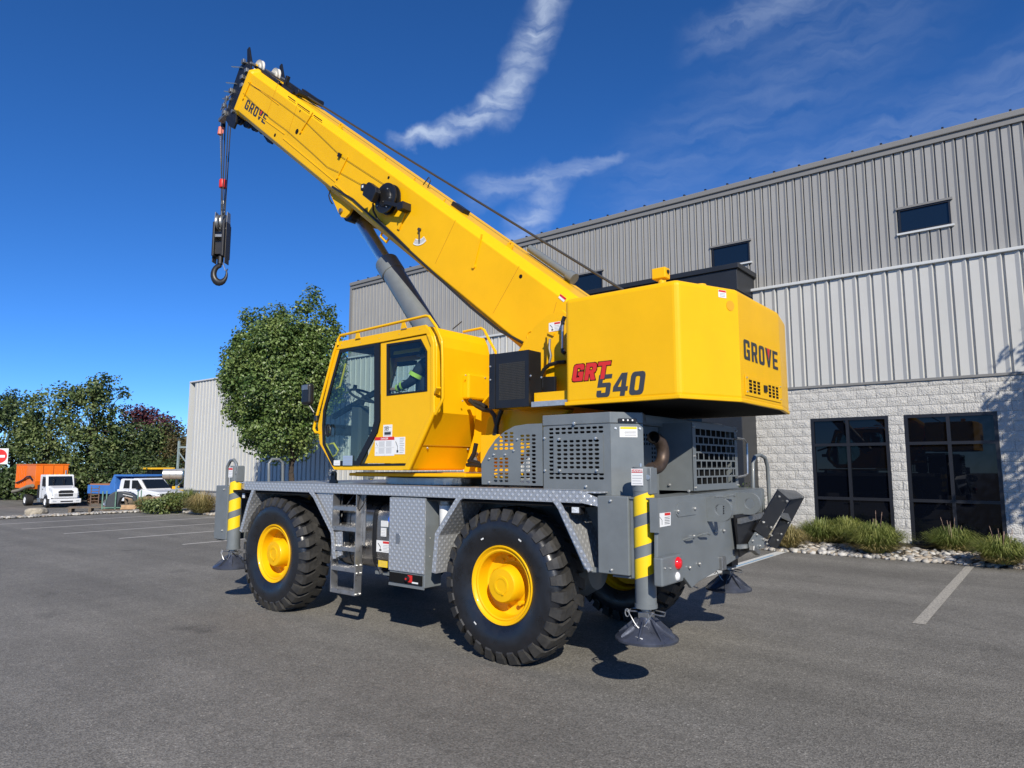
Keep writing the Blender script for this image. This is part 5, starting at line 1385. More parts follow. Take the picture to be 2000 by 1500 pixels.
# warning labels
x0 = bs(1090, 577); lb_ = [bp(*bs(*p, BY0 + .02), BY0 - .0) for p in ((1094, 575), (1107, 584), (1101, 590), (1091, 582))]
b = MB(); 
cbl = [bp(u, w, BY0 - .003) for u, w in [bs(*p, BY0) for p in ((1095, 574), (1107, 583), (1101, 590), (1091, 581.5))]]
b.poly(cbl, (0, -.0015, 0)); wl_ = part(b, 'warning_label', WHT, boom)
b = MB(); b.poly([v + Vector((0, -.0022, 0)) for v in (cbl[0], cbl[1], cbl[1] * .55 + cbl[2] * .45, cbl[0] * .55 + cbl[3] * .45)], (0, -.001, 0)); part(b, 'heading', RED, wl_)

# ---- boom head
inn = boom_tube(SB1 + .03, SB1 + .30, .86); hd = part(inn, 'boom_head', BLK)
hy0, hy1 = BY0 + .025, BY1 - .025
HS = SB1 + .1
for yy in (hy0, hy1 - .04):
    b = MB(); b.poly([bp(HS + u, w, yy) for u, w in ((-.02, .42), (.14, .50), (.32, .47), (.42, .34), (.40, .05), (.34, -.20), (.30, -.44), (.18, -.60), (-.02, -.64), (-.18, -.62), (-.18, -.50), (-.05, -.34), (-.02, 0))], (0, .04, 0)); part(b, 'head_cheek', BLK, hd, bevel=.006)
SHV = mat('sheave_nylon', (0.62, 0.60, 0.54), 0.5)
def sheave(c, r_, w, m, name='sheave'):
    b = MB(); b.lathe([(.03, -w / 2), (r_ * .5, -w / 2), (r_ * .55, -w * .3), (r_ * .85, -w * .3), (r_, -w / 2), (r_, -w * .35), (r_ * .88, 0), (r_, w * .35), (r_, w / 2), (r_ * .85, w * .3), (r_ * .55, w * .3), (r_ * .5, w / 2), (.03, w / 2)], c, 'y', 32); return part(b, name, m, hd)
sheave(bp(HS + .14, .50, 6.12), .13, .06, SHV); sheave(bp(HS + .14, .50, 6.44), .13, .06, SHV)
for yy in (6.08, 6.24, 6.40, 6.56): sheave(bp(HS + .05, -.38, yy), .18, .055, BLK)
b = MB(); b.cyl(bp(HS + .14, .50, hy0 + .02), bp(HS + .14, .50, hy1 - .02), .03, 12); b.cyl(bp(HS + .05, -.38, hy0 - .03), bp(HS + .05, -.38, hy1 + .03), .035, 12); part(b, 'sheave_pin', STEEL, hd)
# top bracket and front irons
for yy in (hy0 + .05, hy1 - .09):
    b = MB(); b.poly([bp(HS + u, w, yy) for u, w in ((.14, .44), (.30, .44), (.50, .66), (.47, .72), (.30, .60), (.18, .52))], (0, .03, 0)); part(b, 'rope_guard', BLK, hd, bevel=.004)
b = MB()
for w, ln in ((.36, .36), (.06, .34), (-.10, .30), (-.24, .26)):
    b.bar(bp(HS + .28, w, hy0 - .01), bp(HS + .28, w, hy0 - .01) + Vector((-ln, 0, ln * .42)), .04, .014)
part(b, 'jib_pin_lug', GRY, hd)
for k, (u, w) in enumerate(((.30, .46), (.08, .36), (.14, .22), (.04, .10), (.36, -.10), (.40, -.26), (.40, -.40), (.30, -.50))):
    b = MB(); c = bp(HS + u, w, hy0); b.box(c.x - .04, c.x + .04, c.y - .05, c.y, c.z - .035, c.z + .035); part(b, 'pin_housing', STEEL, hd, bevel=.006)
b = MB(); b.tube([bp(HS + .27, -.12, hy0 - .03), bp(HS + .34, -.25, hy0 - .05), bp(HS + .30, -.4, hy0 - .05), bp(HS + .36, -.52, hy0 - .03)], .012, 6); b.tube([bp(HS + .3, -.2, hy0 - .04), bp(HS + .4, -.34, hy0 - .04), bp(HS + .42, -.50, hy0 - .04)], .010, 6); part(b, 'head_cable', ALU, hd)
b = MB(); b.bar(bp(HS + .30, -.45, hy0 + .1), bp(HS + .50, -.62, hy0 + .1), .05, .03); b.bar(bp(HS + .26, -.50, hy0 + .02), bp(HS + .40, -.68, hy0 + .02), .10, .06); part(b, 'switch_arm', STEEL, hd, bevel=.005)
b = MB(); c = bp(HS + .50, -.64, hy0 + .1); b.box(c.x - .03, c.x + .03, c.y - .03, c.y + .03, c.z - .16, c.z + .02); sw2 = part(b, 'limit_switch', BLK, hd, bevel=.006)
b = MB(); b.cyl(c + Vector((0, 0, -.16)), c + Vector((0, 0, -.28)), .022, 10, r2=.01); part(b, 'switch_flag', mat('orange_tag', (0.70, 0.18, 0.12), 0.5), sw2)
b = MB(); b.tube([c + Vector((0, 0, -.28)), c + Vector((.01, 0, -.40))], .005, 5); part(b, 'cord', BLK, sw2)

# ---- lift cylinder
cA = onY(672, 412, YC); cB = onY(757, 512, YC); cC = onY(800, 585, YC)
ctop = Vector((bp(*bs(667, 412, BY0 + .1), YC)))
cdir = (onY(835, 648, YC) - onY(745, 500, YC)).normalized()
cj = onY(757, 516, YC); cbot = cj + cdir * 2.9
ctop2 = cj - cdir * ((ctop - cj).length)
b = MB(); b.cyl(cj, cbot, .158, 36); cyl_ = part(b, 'lift_cylinder', GRY)
b = MB(); b.cyl(cj - cdir * .03, cj + cdir * .22, .172, 36); part(b, 'gland', GRY, cyl_, bevel=.01)
b = MB(); b.cyl(ctop2, cj, .098, 32); part(b, 'rod', CHROME, cyl_)
b = MB(); b.cyl(Vector((ctop2.x, YC - .19, ctop2.z)), Vector((ctop2.x, YC + .19, ctop2.z)), .12, 24); part(b, 'rod_eye', BLK, cyl_)
# ---- hoist rope
b = MB(); r0 = onY(506, 130, 6.24); r1 = onY(1208, 561, 6.24); b.tube([r0 + (r0 - r1).normalized() * .15, r0, r0 * .5 + r1 * .5 + Vector((0, 0, -.015)), r1, r1 + (r1 - r0).normalized() * .5], .016, 6); part(b, 'hoist_rope', mat('wire_rope', (0.06, 0.058, 0.055), 0.5, metal=0.4))

# ---- counterweight
CX0, CX1, CXR = -3.455, -2.345, -2.075
CL, CC, CD, CR = 5.115, 5.745, 6.85, 7.47
Z0, Z1 = 2.345, 3.325
out = [(CX0, CL), (CX1, CL), (CXR, CC), (CXR, CD), (-2.19, CR - .02), (-2.9, CR), (CX0, CR)]
b = MB(); n = len(out); vs = [(x, y, Z0) for x, y in out] + [(x, y, Z1) for x, y in out]
b.add(vs, [tuple(reversed(range(n))), tuple(range(n, 2 * n))] + [(i, (i + 1) % n, n + (i + 1) % n, n + i) for i in range(n)])
cw = part(b, 'counterweight', YEL, bevel=.045, seg=4)
b = MB(); o2 = [(x + (-.02 if x < -3 else .012), y) for x, y in out]; sc_ = lambda p: ((p[0] + 2.8) * 1.006 - 2.8, (p[1] - 6.29) * 1.006 + 6.29)
o2 = [sc_(p) for p in out]; vs = [(x, y, Z0 - .006) for x, y in o2] + [(x, y, Z0 + .028) for x, y in o2]
b.add(vs, [tuple(reversed(range(n))), tuple(range(n, 2 * n))] + [(i, (i + 1) % n, n + (i + 1) % n, n + i) for i in range(n)]); part(b, 'bottom_rim', YEL, cw, bevel=.006)
b = MB(); vs = [((x + 2.8) * .97 - 2.8, (y - 6.29) * .97 + 6.29, Z0 - .0075) for x, y in out]; b.add(vs, [tuple(reversed(range(n)))]); part(b, 'underside_shade', BLKM, cw)  # black sheet puts the shade below the counterweight into colour
# camera box on top
p = onY(1291, 546, 5.45); q = onY(1291, 525, 5.45); b = MB(); b.box(p.x - .065, p.x + .065, 5.40, 5.50, p.z, q.z); cb_ = part(b, 'camera_box', YEL, cw, bevel=.008)
b = MB(); b.cyl((p.x + .01, 5.45, Z1 - .01), (p.x + .01, 5.45, p.z + .002), .035, 16); part(b, 'camera_post', YEL, cb_)
b = MB(); b.cyl((p.x + .0655, 5.45, p.z + .06), (p.x + .075, 5.45, p.z + .06), .018, 12); part(b, 'camera_lens', BLK, cb_)
for pts in ((CX1 + .14, 5.50), (CXR - .02, 6.30)):
    b = MB(); b.cyl((pts[0] - .1, pts[1], Z1 - .005), (pts[0] - .1, pts[1], Z1 + .022), .05, 16); part(b, 'lifting_cap', YEL, cw)
# label and plug on the chamfer
cd = Vector((CXR - CX1, CC - CL, 0)); cn = Vector((cd.y, -cd.x, 0)).normalized()
def cp(t, z, o=.0): return Vector((CX1, CL, z)) + cd * t + cn * o
b = MB(); b.poly([cp(.67, 3.225, .0015), cp(.80, 3.225, .0015), cp(.80, 3.29, .0015), cp(.67, 3.29, .0015)], cn * .001); cl_ = part(b, 'warning_label', WHT, cw)
b = MB(); b.poly([cp(.675, 3.273, .003), cp(.795, 3.273, .003), cp(.795, 3.288, .003), cp(.675, 3.288, .003)], cn * .001); part(b, 'heading', RED, cl_)
b = MB()
for k in range(3): b.poly([cp(.69, 3.235 + .012 * k, .003), cp(.78, 3.235 + .012 * k, .003), cp(.78, 3.239 + .012 * k, .003), cp(.69, 3.239 + .012 * k, .003)], cn * .001)
part(b, 'print', INKG, cl_)
c = cp(.865, 3.165, .0); b = MB(); b.cyl(c - cn * .01, c + cn * .004, .045, 24); part(b, 'plug', mat('plug_paint', (0.74, 0.34, 0.008), 0.4), cw)
# model number on the left face
ly = CL - .0025
def lface(px, py): return onY(px, py, ly)
def face_word(txt, O_, width, h, w, t, s, gap, slant):
    _, L = lettering(txt, lambda u, v: (0, 0, 0), w, t, s, gap, slant); sx = width / L
    return lambda off: (lambda u, v: Vector((O_.x + u * sx, ly - off, O_.z + v * h)))
O1, E1 = lface(1117, 745.5), lface(1187, 737.5)
F1 = face_word('GRT', O1, E1.x - O1.x, .150, .74, .27, .22, .13, .20)
part(letter_outline('GRT', F1(.0), .0075, .74, .27, .22, .13, .20), 'lettering_outline', REDD, cw)
part(lettering('GRT', F1(.0016), .74, .27, .22, .13, .20)[0], 'lettering', RED, cw)
O2, E2 = lface(1164, 776.5), lface(1256, 769)
F2 = face_word('540', O2, E2.x - O2.x, .196, .80, .28, .19, .15, .20)
part(lettering('540', F2(.0008), .80, .28, .19, .15, .20)[0], 'lettering', mat('charcoal_print', (0.045, 0.047, 0.055), 0.45), cw)
# name and vent plate on the rear face
fx_ = CXR + .0025
def rf(px, py): return onX(px, py, fx_)
a, c = rf(1451, 706), rf(1519, 722)
word('GROVE', Vector((fx_, a.y + .035, rf(1455, 704).z + .012)), (0, 1, 0), (0, 0, 1), .178, INK, cw, width=c.y - a.y - .02)
v0, v1 = rf(1456, 737), rf(1524, 782)
b = MB(); holes = []
zz0, zz1 = rf(1460, 772).z, rf(1460, 736).z + .01
yy0, yy1 = v0.y - .02, v1.y + .02
dy = (yy1 - yy0)
for (f0, nc) in ((.09, 3), (.62, 3)):
    for i in range(nc):
        for j in range(4):
            ya = yy0 + dy * f0 + i * dy * .108; za = zz0 + (zz1 - zz0) * (.16 + .175 * j)
            holes.append([(fx_ + .006, ya, za), (fx_ + .006, ya + dy * .09, za), (fx_ + .006, ya + dy * .09, za + (zz1 - zz0) * .135), (fx_ + .006, ya, za + (zz1 - zz0) * .135)])
b.poly([(fx_ + .006, yy0, zz0), (fx_ + .006, yy1, zz0), (fx_ + .006, yy1, zz1), (fx_ + .006, yy0, zz1)], (-.006, 0, 0), holes); vp_ = part(b, 'vent_plate', YEL, cw, bevel=.0015)
b = MB(); b.box(fx_ - .001, fx_ + .0006, yy0 + dy * .06, yy1 - dy * .04, zz0 + .03, zz1 - .03); part(b, 'vent_back', BLKM, vp_)
b = MB(); b.box(fx_ + .002, fx_ + .02, yy0 + dy * .475, yy0 + dy * .55, zz0 + (zz1 - zz0) * .38, zz0 + (zz1 - zz0) * .72); part(b, 'camera', BLK, vp_)
for y_, z_ in ((yy0 + .03, zz0 + .03), (yy1 - .03, zz0 + .03), (yy0 + .03, zz1 - .02), (yy1 - .03, zz1 - .02)): bolt((fx_ + .006, y_, z_), vp_, rz=R(90), s=.6)

# ---- oil cooler (black, perforated)
OY = 5.15
ox0, ox1, ox2 = onY(957, 745, OY).x, onY(967.5, 745, OY).x, onY(1033, 745, OY).x
oz0, oz1 = 2.362, 2.905
b = MB(); b.box(ox0, ox2, OY + .012, OY + .20, oz0, oz1); cool = part(b, 'oil_cooler', BLK, bevel=.004)
b = MB(); b.box(ox0 - .004, ox1, OY - .012, OY + .0115, oz0 - .006, oz1 + .004); part(b, 'cooler_edge', BLK, cool, bevel=.004)
holes = []
g0, g1, h0, h1 = ox1 + .05, ox2 - .045, oz0 + .075, oz1 - .105
b = MB(); ni, nj = 22, 22
for i in range(ni):
    for j in range(nj):
        u = g0 + (g1 - g0) * (i + .5) / ni; w = h0 + (h1 - h0) * (j + .5) / nj; holes.append((u, w))
SPK = mat('cooler_mesh', (0.16, 0.16, 0.15), 0.35, metal=0.7)
b.box(ox1 + .001, ox2, OY - .002, OY + .0118, oz0, oz1); part(b, 'cooler_face', BLK, cool)
b = MB()
for u, w in holes:
    b.add([(u - .005, OY - .0025, w - .006), (u + .005, OY - .0025, w - .006), (u + .005, OY - .0075, w + .006), (u - .005, OY - .0075, w + .006)], [(0, 1, 2, 3)])
o = part(b, 'cooler_louvres', SPK, cool); o['kind'] = 'stuff'
for px, py in ((958, 716), (958, 742), (1037, 734), (1058, 737)): bolt(onY(px, py, OY - .012), cool, s=.7)
b = MB(); q = [onY(*p, OY + .22) for p in ((1034, 734), (1060, 736), (1060, 757), (1056, 768), (1046, 769), (1040, 755))]; b.poly(q, (0, .02, 0)); q = [onY(*p, OY + .24) for p in ((1058, 736), (1084, 735), (1084, 768), (1060, 768))]; b.poly(q, (0, .03, 0)); part(b, 'cooler_bracket', BLK, cool, bevel=.004)

# ---- hoses between cab and turntable
for pts, r_ in ((((918, 782), (930, 792), (945, 800), (958, 802), (966, 812), (970, 830), (969, 850)), .026), (((926, 785), (940, 790), (950, 796)), .026), (((980, 800), (974, 815), (969, 835), (966, 850)), .026), (((915, 900), (925, 902), (940, 906)), .022), (((912, 908), (925, 908), (940, 910)), .022), (((930, 866), (926, 885), (918, 900)), .024)):
    b = MB(); b.tube([onY(*p, 5.42) for p in pts], r_, 8); part(b, 'hydraulic_hose', HOSE)
b = MB(); b.tube([onY(*p, 5.46) for p in ((930, 884), (926, 892), (928, 902))], .03, 8); part(b, 'hose_sleeve', STEEL)
# ================================================================== CRANE: operator's cab
KY, KR = 5.00, 5.885                              # left and right face
def kx(px, py, y=KY): p = onY(px, py, y); return (p.x, p.z)
def kp(pts, y, t, holes=()):
    b = MB(); b.poly([(x, y, z) for x, z in pts], (0, t, 0), [[(x, y, z) for x, z in h] for h in holes]); return b
RZ = kx(660, 668)[1]                              # roof height
ROOF0, ROOF1 = kx(659, 668), kx(834, 634)
FT, FM, FL_, FB = kx(660, 672), kx(622, 831), kx(626, 867), kx(654, 917)
RT_, RM, RB = kx(847, 672), kx(848.5, 805), kx(797, 918)
RTOP = kx(834, 634)
# roof
b = MB(); b.poly([(ROOF0[0], KY, RZ - .07), (RTOP[0] - .01, KY, RZ - .07), (RTOP[0] - .01, KY, RZ), (ROOF0[0], KY, RZ)], (0, KR - KY, 0)); cab = part(b, 'cab', YEL, bevel=.015)
band = [kx(*p) for p in ((657, 669), (833, 634.5), (842, 646), (846, 658), (834, 652), (741, 669.5), (664, 683), (657, 683))]
b = kp(band, KY - .018, .03); part(b, 'roof_band', YEL, cab, bevel=.005)
for px, py in ((668, 674), (704, 669), (741, 661), (780, 652), (820, 643)): bolt(onY(px, py, KY - .018), cab, s=.35)
# rear body: constant section, undercut below
rx1 = RM[0] + .005
sec_ = [(RTOP[0] - .01, RZ), (RTOP[0] + .05, RZ - .005), (RT_[0], RT_[1] + .10), (rx1, RT_[1] - .02), (rx1, RM[1]), (RB[0], RB[1]), (RB[0] - .10, RB[1]), (rx1 - .13, RM[1] - .02), (rx1 - .13, RT_[1] - .02), (RTOP[0] - .03, RZ - .06)]
b = MB(); b.poly([(x, KY + .012, z) for x, z in sec_], (0, KR - KY - .012, 0)); rb = part(b, 'rear_wall', YEL, cab, bevel=.02, seg=3)
b = MB(); b.poly([(rx1 - .005, KY + .05, RM[1] - .10), (rx1 - .005, KR - .05, RM[1] - .10), (RB[0] + .02, KR - .1, RB[1] + .02), (RB[0] + .02, KY + .05, RB[1] + .02)], (.004, 0, .002))
# lower cover joint with bolts
zj = RB[1] + .26; tj = (zj - RB[1]) / (RM[1] - RB[1]); xj = RB[0] + (rx1 - RB[0]) * tj
b = MB(); b.bar((xj + .004, KY + .03, zj), (xj + .004, KR - .01, zj), .006, .006); part(b, 'joint', mat('joint_dark_yellow', (0.45, 0.22, 0.006), 0.6), rb)  # joint drawn as a thin bar in darker yellow
for y_ in (KY + .13, KR - .12): bolt((xj - .02, y_, zj - .03), rb, rz=R(90), s=.9)
# rear vent bulge
b = MB(); q0 = onX(905, 730, rx1 + .01); q1 = onX(947, 784, rx1 + .01); b.box(rx1 - .01, rx1 + .09, q0.y, q1.y + .06, q1.z, q0.z); vb = part(b, 'filter_housing', YEL, rb, bevel=.02)
for px, py in ((909, 733), (903, 783), (947, 738)): bolt(onX(px, py, rx1 + .09), vb, rz=R(90), s=.7)
# rear pillar, chamfered, down the back edge of the side
pill = [kx(*p) for p in ((834, 652), (846, 655), (850, 668), (851, 806), (800, 919), (788, 919), (843, 803), (843, 676))]
b = kp(pill, KY - .022, .04); part(b, 'rear_pillar', YEL, cab, bevel=.014, seg=3)
# door panel with sliding window
door = [kx(*p) for p in ((743.5, 669.5), (833, 653.5), (843, 677), (843, 804), (798, 905), (712, 905), (738, 846), (743.5, 822))]
whole = [kx(*p) for p in ((755.5, 672), (822, 662), (834.5, 686), (834.5, 764), (755.5, 773))]
b = kp(door, KY, .022, [whole]); dr = part(b, 'door_panel', YEL, cab, bevel=.003)
gin = [kx(*p) for p in ((759, 675.5), (820.5, 666), (831.5, 687), (831.5, 761.5), (759, 769.5))]
SEAL = mat('window_seal', (0.008, 0.008, 0.009), 0.45)
b = kp(whole, KY - .006, .02, [gin]); sl = part(b, 'window_seal', SEAL, dr)
b = kp(gin, KY + .006, .004); part(b, 'window_pane', CABGL, dr)
# glass front door with wide black border
gd = [kx(*p) for p in ((664, 684), (742.5, 670), (742.5, 821), (737, 845), (703, 909), (650, 909), (631, 868), (630, 832), (632, 802))]
gi = [kx(*p) for p in ((666.5, 689), (732, 676), (732, 822), (727, 842), (697, 900), (653, 900), (634, 866), (633.5, 834), (636, 803))]
b = kp(gd, KY - .010, .018, [gi]); fd = part(b, 'glass_door', SEAL, cab)
b = kp(gi, KY + .000, .005); part(b, 'window_pane', CABGL, fd)
hp_ = onY(641, 841, KY); b = MB(); b.tube([onY(*p, KY - .03) for p in ((642, 829), (645, 836), (645, 848), (640, 853), (636, 848), (636, 836), (640, 829))], .009, 7, closed=True); b.box(hp_.x - .035, hp_.x + .03, KY - .028, KY - .0105, hp_.z - .06, hp_.z + .06); part(b, 'door_handle', BLK, fd, bevel=.003)
b = MB(); b.tube([onY(*p, KY + .07) for p in ((637, 868), (652, 866), (661, 880), (657, 888), (649, 893), (637, 868))], .012, 8); part(b, 'grab_handle', mat('yellow_grip', (0.78, 0.62, 0.04), 0.4), fd)
b = MB(); b.tube([onY(*p, KY + .12) for p in ((668, 700), (674, 695), (678, 700), (664, 755), (655, 760), (651, 757))], .012, 8); part(b, 'grab_handle', MATS['yellow_grip'], cab)
# lower sill
b = MB(); b.poly([(x, KY + .004, z) for x, z in [kx(*p) for p in ((650, 909.5), (800, 905.5), (795, 919), (655, 918))]], (0, KR - KY - .02, 0)); part(b, 'sill', YEL, cab, bevel=.006)
b = kp([kx(*p) for p in ((704, 906), (798, 905.5), (796, 909), (703, 910))], KY - .002, .005); part(b, 'door_gap', SEAL, cab)
# front frame strip along the profile
fr_o = [kx(*p) for p in ((659, 672), (622, 831), (626, 867), (654, 917))]; fr_i = [kx(*p) for p in ((650, 909), (631, 868), (630, 832), (632, 802), (664, 684))]
for yy, tt_ in ((KY - .012, .05), (KR - .05, .05)):
    b = MB(); b.poly([(x, yy, z) for x, z in fr_o + fr_i], (0, tt_, 0)); part(b, 'front_frame', YEL, cab, bevel=.006)
# windscreen panes between the side frames
for (a, c) in ((fr_o[0], fr_o[1]), (fr_o[1], fr_o[2]), (fr_o[2], fr_o[3])):
    b = MB(); b.add([(a[0] + .012, KY + .04, a[1]), (c[0] + .012, KY + .04, c[1]), (c[0] + .012, KR - .05, c[1]), (a[0] + .012, KR - .05, a[1])], [(0, 1, 2, 3)]); part(b, 'windscreen', CABGL, cab)
b = MB(); b.bar((FM[0] + .02, KY + .04, FM[1]), (FM[0] + .02, KR - .05, FM[1]), .04, .04); part(b, 'windscreen_bar', SEAL, cab)
# right side: frame with a large window
side_r = [FT, FM, FL_, FB, RB, RM, RT_, (RTOP[0], RZ - .02)]
hr = [kx(*p) for p in ((668, 692), (822, 666), (834, 690), (834, 770), (742, 812), (700, 880), (660, 895), (636, 850), (637, 820))]
hr1 = [kx(*p) for p in ((668, 692), (737, 679), (737, 830), (700, 890), (657, 896), (636, 862), (636, 818))]
hr2 = [kx(*p) for p in ((752, 676), (822, 664), (833, 690), (833, 775), (752, 782))]
b = kp(side_r, KR - .03, .03, [hr1, hr2]); sr = part(b, 'right_side', YEL, cab)
for h in (hr1, hr2): b = kp(h, KR - .018, .004); part(b, 'window_pane', CABGL, sr)
# floor and interior
INT = mat('cab_interior', (0.012, 0.013, 0.014), 0.7); INTG = mat('cab_plastic', (0.06, 0.065, 0.07), 0.6)
b = MB(); b.box(FB[0] + .02, RB[0] - .02, KY + .05, KR - .05, RB[1] + .03, RB[1] + .05); part(b, 'floor', INT, cab)
b = MB(); b.box(ROOF0[0] + .05, RTOP[0] - .05, KY + .06, KR - .06, RZ - .10, RZ - .075); hl_ = part(b, 'headliner', INT, cab)
sx = onY(826, 706, 5.24).x + .04
b = MB(); b.box(sx - .34, sx + .06, 5.22, 5.66, 2.12, 2.22); seat = part(b, 'seat', INT, cab, bevel=.04, seg=3)
b = MB(); b.add([], []); b.box(sx - .02, sx + .06, 5.24, 5.64, 2.22, 2.86); part(b, 'backrest', INT, seat, bevel=.04, seg=3)
b = MB(); b.box(sx - .42, sx - .24, 5.30, 5.58, RB[1] + .05, 2.115); part(b, 'seat_base', INT, seat)
for yy in (5.16, 5.72):
    b = MB(); b.box(sx - .42, sx - .02, yy - .045, yy + .045, 2.28, 2.36); b.box(sx - .42, sx - .30, yy - .05, yy + .05, 2.361, 2.42); b.cyl((sx - .37, yy, 2.42), (sx - .38, yy, 2.56), .02, 10); part(b, 'armrest', INT, seat, bevel=.008)
# steering column, wheel and dash
wc = onY(712, 770, 5.44)
b = MB(); b.box(wc.x - .16, wc.x + .02, 5.36, 5.52, RB[1] + .05, wc.z - .14); col_ = part(b, 'steering_column', INTG, cab, bevel=.03)
b = MB(); ang = R(28); b.tube([Vector((wc.x + .19 * math.cos(t) * math.cos(ang), 5.44 + .19 * math.sin(t), wc.z - .02 - .19 * math.cos(t) * math.sin(ang))) for t in [6.283 * k / 24 for k in range(24)]], .016, 8, closed=True)
b.bar((wc.x - .15, 5.44, wc.z + .05), (wc.x + .16, 5.44, wc.z - .10), .03, .02); b.cyl((wc.x, 5.44, wc.z - .02), (wc.x - .06, 5.44, wc.z - .15), .03, 10); b.cyl((wc.x - .15, 5.40, wc.z + .06), (wc.x - .13, 5.40, wc.z + .12), .025, 10); part(b, 'steering_wheel', INT, col_)
b = MB(); b.bar(onY(650, 815, 5.5), onY(736, 765, 5.5), .05, .06); part(b, 'window_bar', INT, cab)
b = MB(); b.box(*sorted((onY(668, 830, 5.5).x, onY(702, 830, 5.5).x)), 5.38, 5.7, onY(690, 850, 5.5).z, onY(690, 832, 5.5).z); part(b, 'pedal_console', INT, cab, bevel=.02)
b = MB(); b.box(*sorted((onY(762, 735, 5.3).x, onY(776, 735, 5.3).x)), 5.7, 5.78, onY(770, 770, 5.3).z, onY(770, 730, 5.3).z); part(b, 'display', INT, cab, bevel=.01)
b = MB(); b.bar(onY(778, 712, 5.7), onY(812, 708, 5.7), .05, .05); part(b, 'overhead_bar', INT, cab)
b = MB(); b.bar(onY(770, 690, 5.35), onY(822, 682, 5.35), .02, .035); part(b, 'roof_trim', MATS['yellow_grip'], cab)
b = MB(); a0 = onY(762, 690, 5.8); a1 = onY(768, 735, 5.8); b.bar(a0, a1, .05, .05); part(b, 'inner_post', YEL, cab)
# stickers
x0, x1, z0, z1 = rect_y(749, 830, 766, 854, KY); lb = label_y(x0, x1, z0, z1, KY - .001, dr, None, 3, name='dealer_sticker')
text_mesh('SEI', .062, 'lettering', INK, lb, (x0 + .018, KY - .0035, z1 - .062), bold=.001)
b = MB(); b.box(x0 + .02, x1 - .02, KY - .0032, KY - .0026, z1 - .11, z1 - .08); part(b, 'bar', INK, lb)
x0, x1, z0, z1 = rect_y(733, 854, 770, 890, KY); lb = MB(); lb.box(x0, x1, KY - .0025, KY - .001, z0, z1); lb = part(lb, 'warning_label', WHT, dr)
b = MB(); b.box(x0, x1, KY - .004, KY - .0026, z1 - .036, z1); hd_ = part(b, 'heading', RED, lb)
text_mesh('DANGER', .030, 'lettering', WHT, hd_, ((x0 + x1) / 2, KY - .0048, z1 - .029), align='CENTER', bold=.0006)
b = MB()
for cx in (x0 + .065, (x0 + x1) / 2 + .025):
    for rr_ in range(2):
        for k in range(6):
            zz = z1 - .052 - rr_ * .075 - k * .010; b.box(cx, cx + .09, KY - .0034, KY - .0026, zz - .0018, zz + .0018)
b.box((x0 + x1) / 2, (x0 + x1) / 2 + .002, KY - .0034, KY - .0026, z0, z1 - .037); b.box(x0, x1, KY - .0036, KY - .0027, z1 - .118, z1 - .116); part(b, 'print', INKG, lb)
b = MB(); b.bar((x0 + .02, KY - .0032, z1 - .06), (x0 + .045, KY - .0032, z1 - .10), .004, .0008, up=(0, 1, 0)); b.box(x0 + .02, x0 + .045, KY - .0034, KY - .0026, z0 + .03, z0 + .034); part(b, 'pictogram', INK, lb)
x0, x1, z0, z1 = rect_y(771, 854, 791, 887, KY); lb = label_y(x0, x1, z0, z1, KY - .001, dr, None, 9, picture=True)
x0, x1, z0, z1 = rect_y(651, 899, 663, 909, KY - .02); label_y(x0, x1, z0, z1, KY - .012, fd, None, 1)
x0, x1, z0, z1 = rect_y(669, 890, 687, 909, KY - .02); label_y(x0, x1, z0, z1, KY - .012, fd, None, 3, base=mat('blue_grey_label', (0.30, 0.38, 0.50), 0.5))
# hand rails
b = MB(); b.tube([onY(*p, KY - .03) for p in ((660, 674), (660, 664), (665, 655), (700, 647.5), (832, 617), (838, 618), (852, 638), (863, 664), (864.5, 700), (865, 778), (862, 786), (850, 809))], .016, 10); part(b, 'hand_rail', YEL, cab)
for px, py, px2, py2 in ((699, 647, 700, 660), (788, 628, 790, 640)):
    b = MB(); a, c = onY(px, py, KY - .03), onY(px2, py2, KY - .02); b.poly([(a.x - .018, KY - .035, a.z), (a.x + .018, KY - .035, a.z), (c.x + .045, KY - .035, c.z - .01), (c.x - .045, KY - .035, c.z - .01)], (0, .01, 0)); part(b, 'rail_stay', YEL, cab)
b = MB(); b.bar(onY(857, 757, KY - .03), onY(852, 768, KY - .01), .05, .02); part(b, 'rail_stay', YEL, cab)
b = MB(); b.tube([onY(*p, KY - .02) for p in ((657, 676), (652, 690), (615, 828), (613, 838), (617, 845), (624, 845))], .018, 10); part(b, 'hand_rail', YEL, cab)
b = MB(); b.tube([onY(*p, KR - .02) for p in ((905, 648), (940, 641), (946, 645), (957, 667), (968, 687), (968, 700))], .016, 8); part(b, 'hand_rail', YEL, cab)
b = MB(); b.tube([onY(*p, 5.7) for p in ((884, 643), (890, 638), (902, 628))], .006, 5); part(b, 'antenna', BLK, cab)
# mirror
mc = onY(601, 770, KY - .10)
b = MB(); b.box(mc.x - .085, mc.x + .085, KY - .14, KY - .06, mc.z - .125, mc.z + .125); mr = part(b, 'mirror', BLK, cab, bevel=.03, seg=3)
b = MB(); b.box(mc.x - .065, mc.x + .06, KY - .146, KY - .139, mc.z + .05, mc.z + .11); part(b, 'mirror_cap', STEEL, mr)
b = MB(); b.tube([mc + Vector((.02, 0, -.12)), onY(613, 805, KY - .06), onY(618, 815, KY)], .012, 8); part(b, 'mirror_arm', BLK, mr)
b = MB(); b.cyl(onY(618, 812, KY - .03), onY(618, 822, KY - .03), .025, 10); part(b, 'mirror_clamp', BLK, mr)

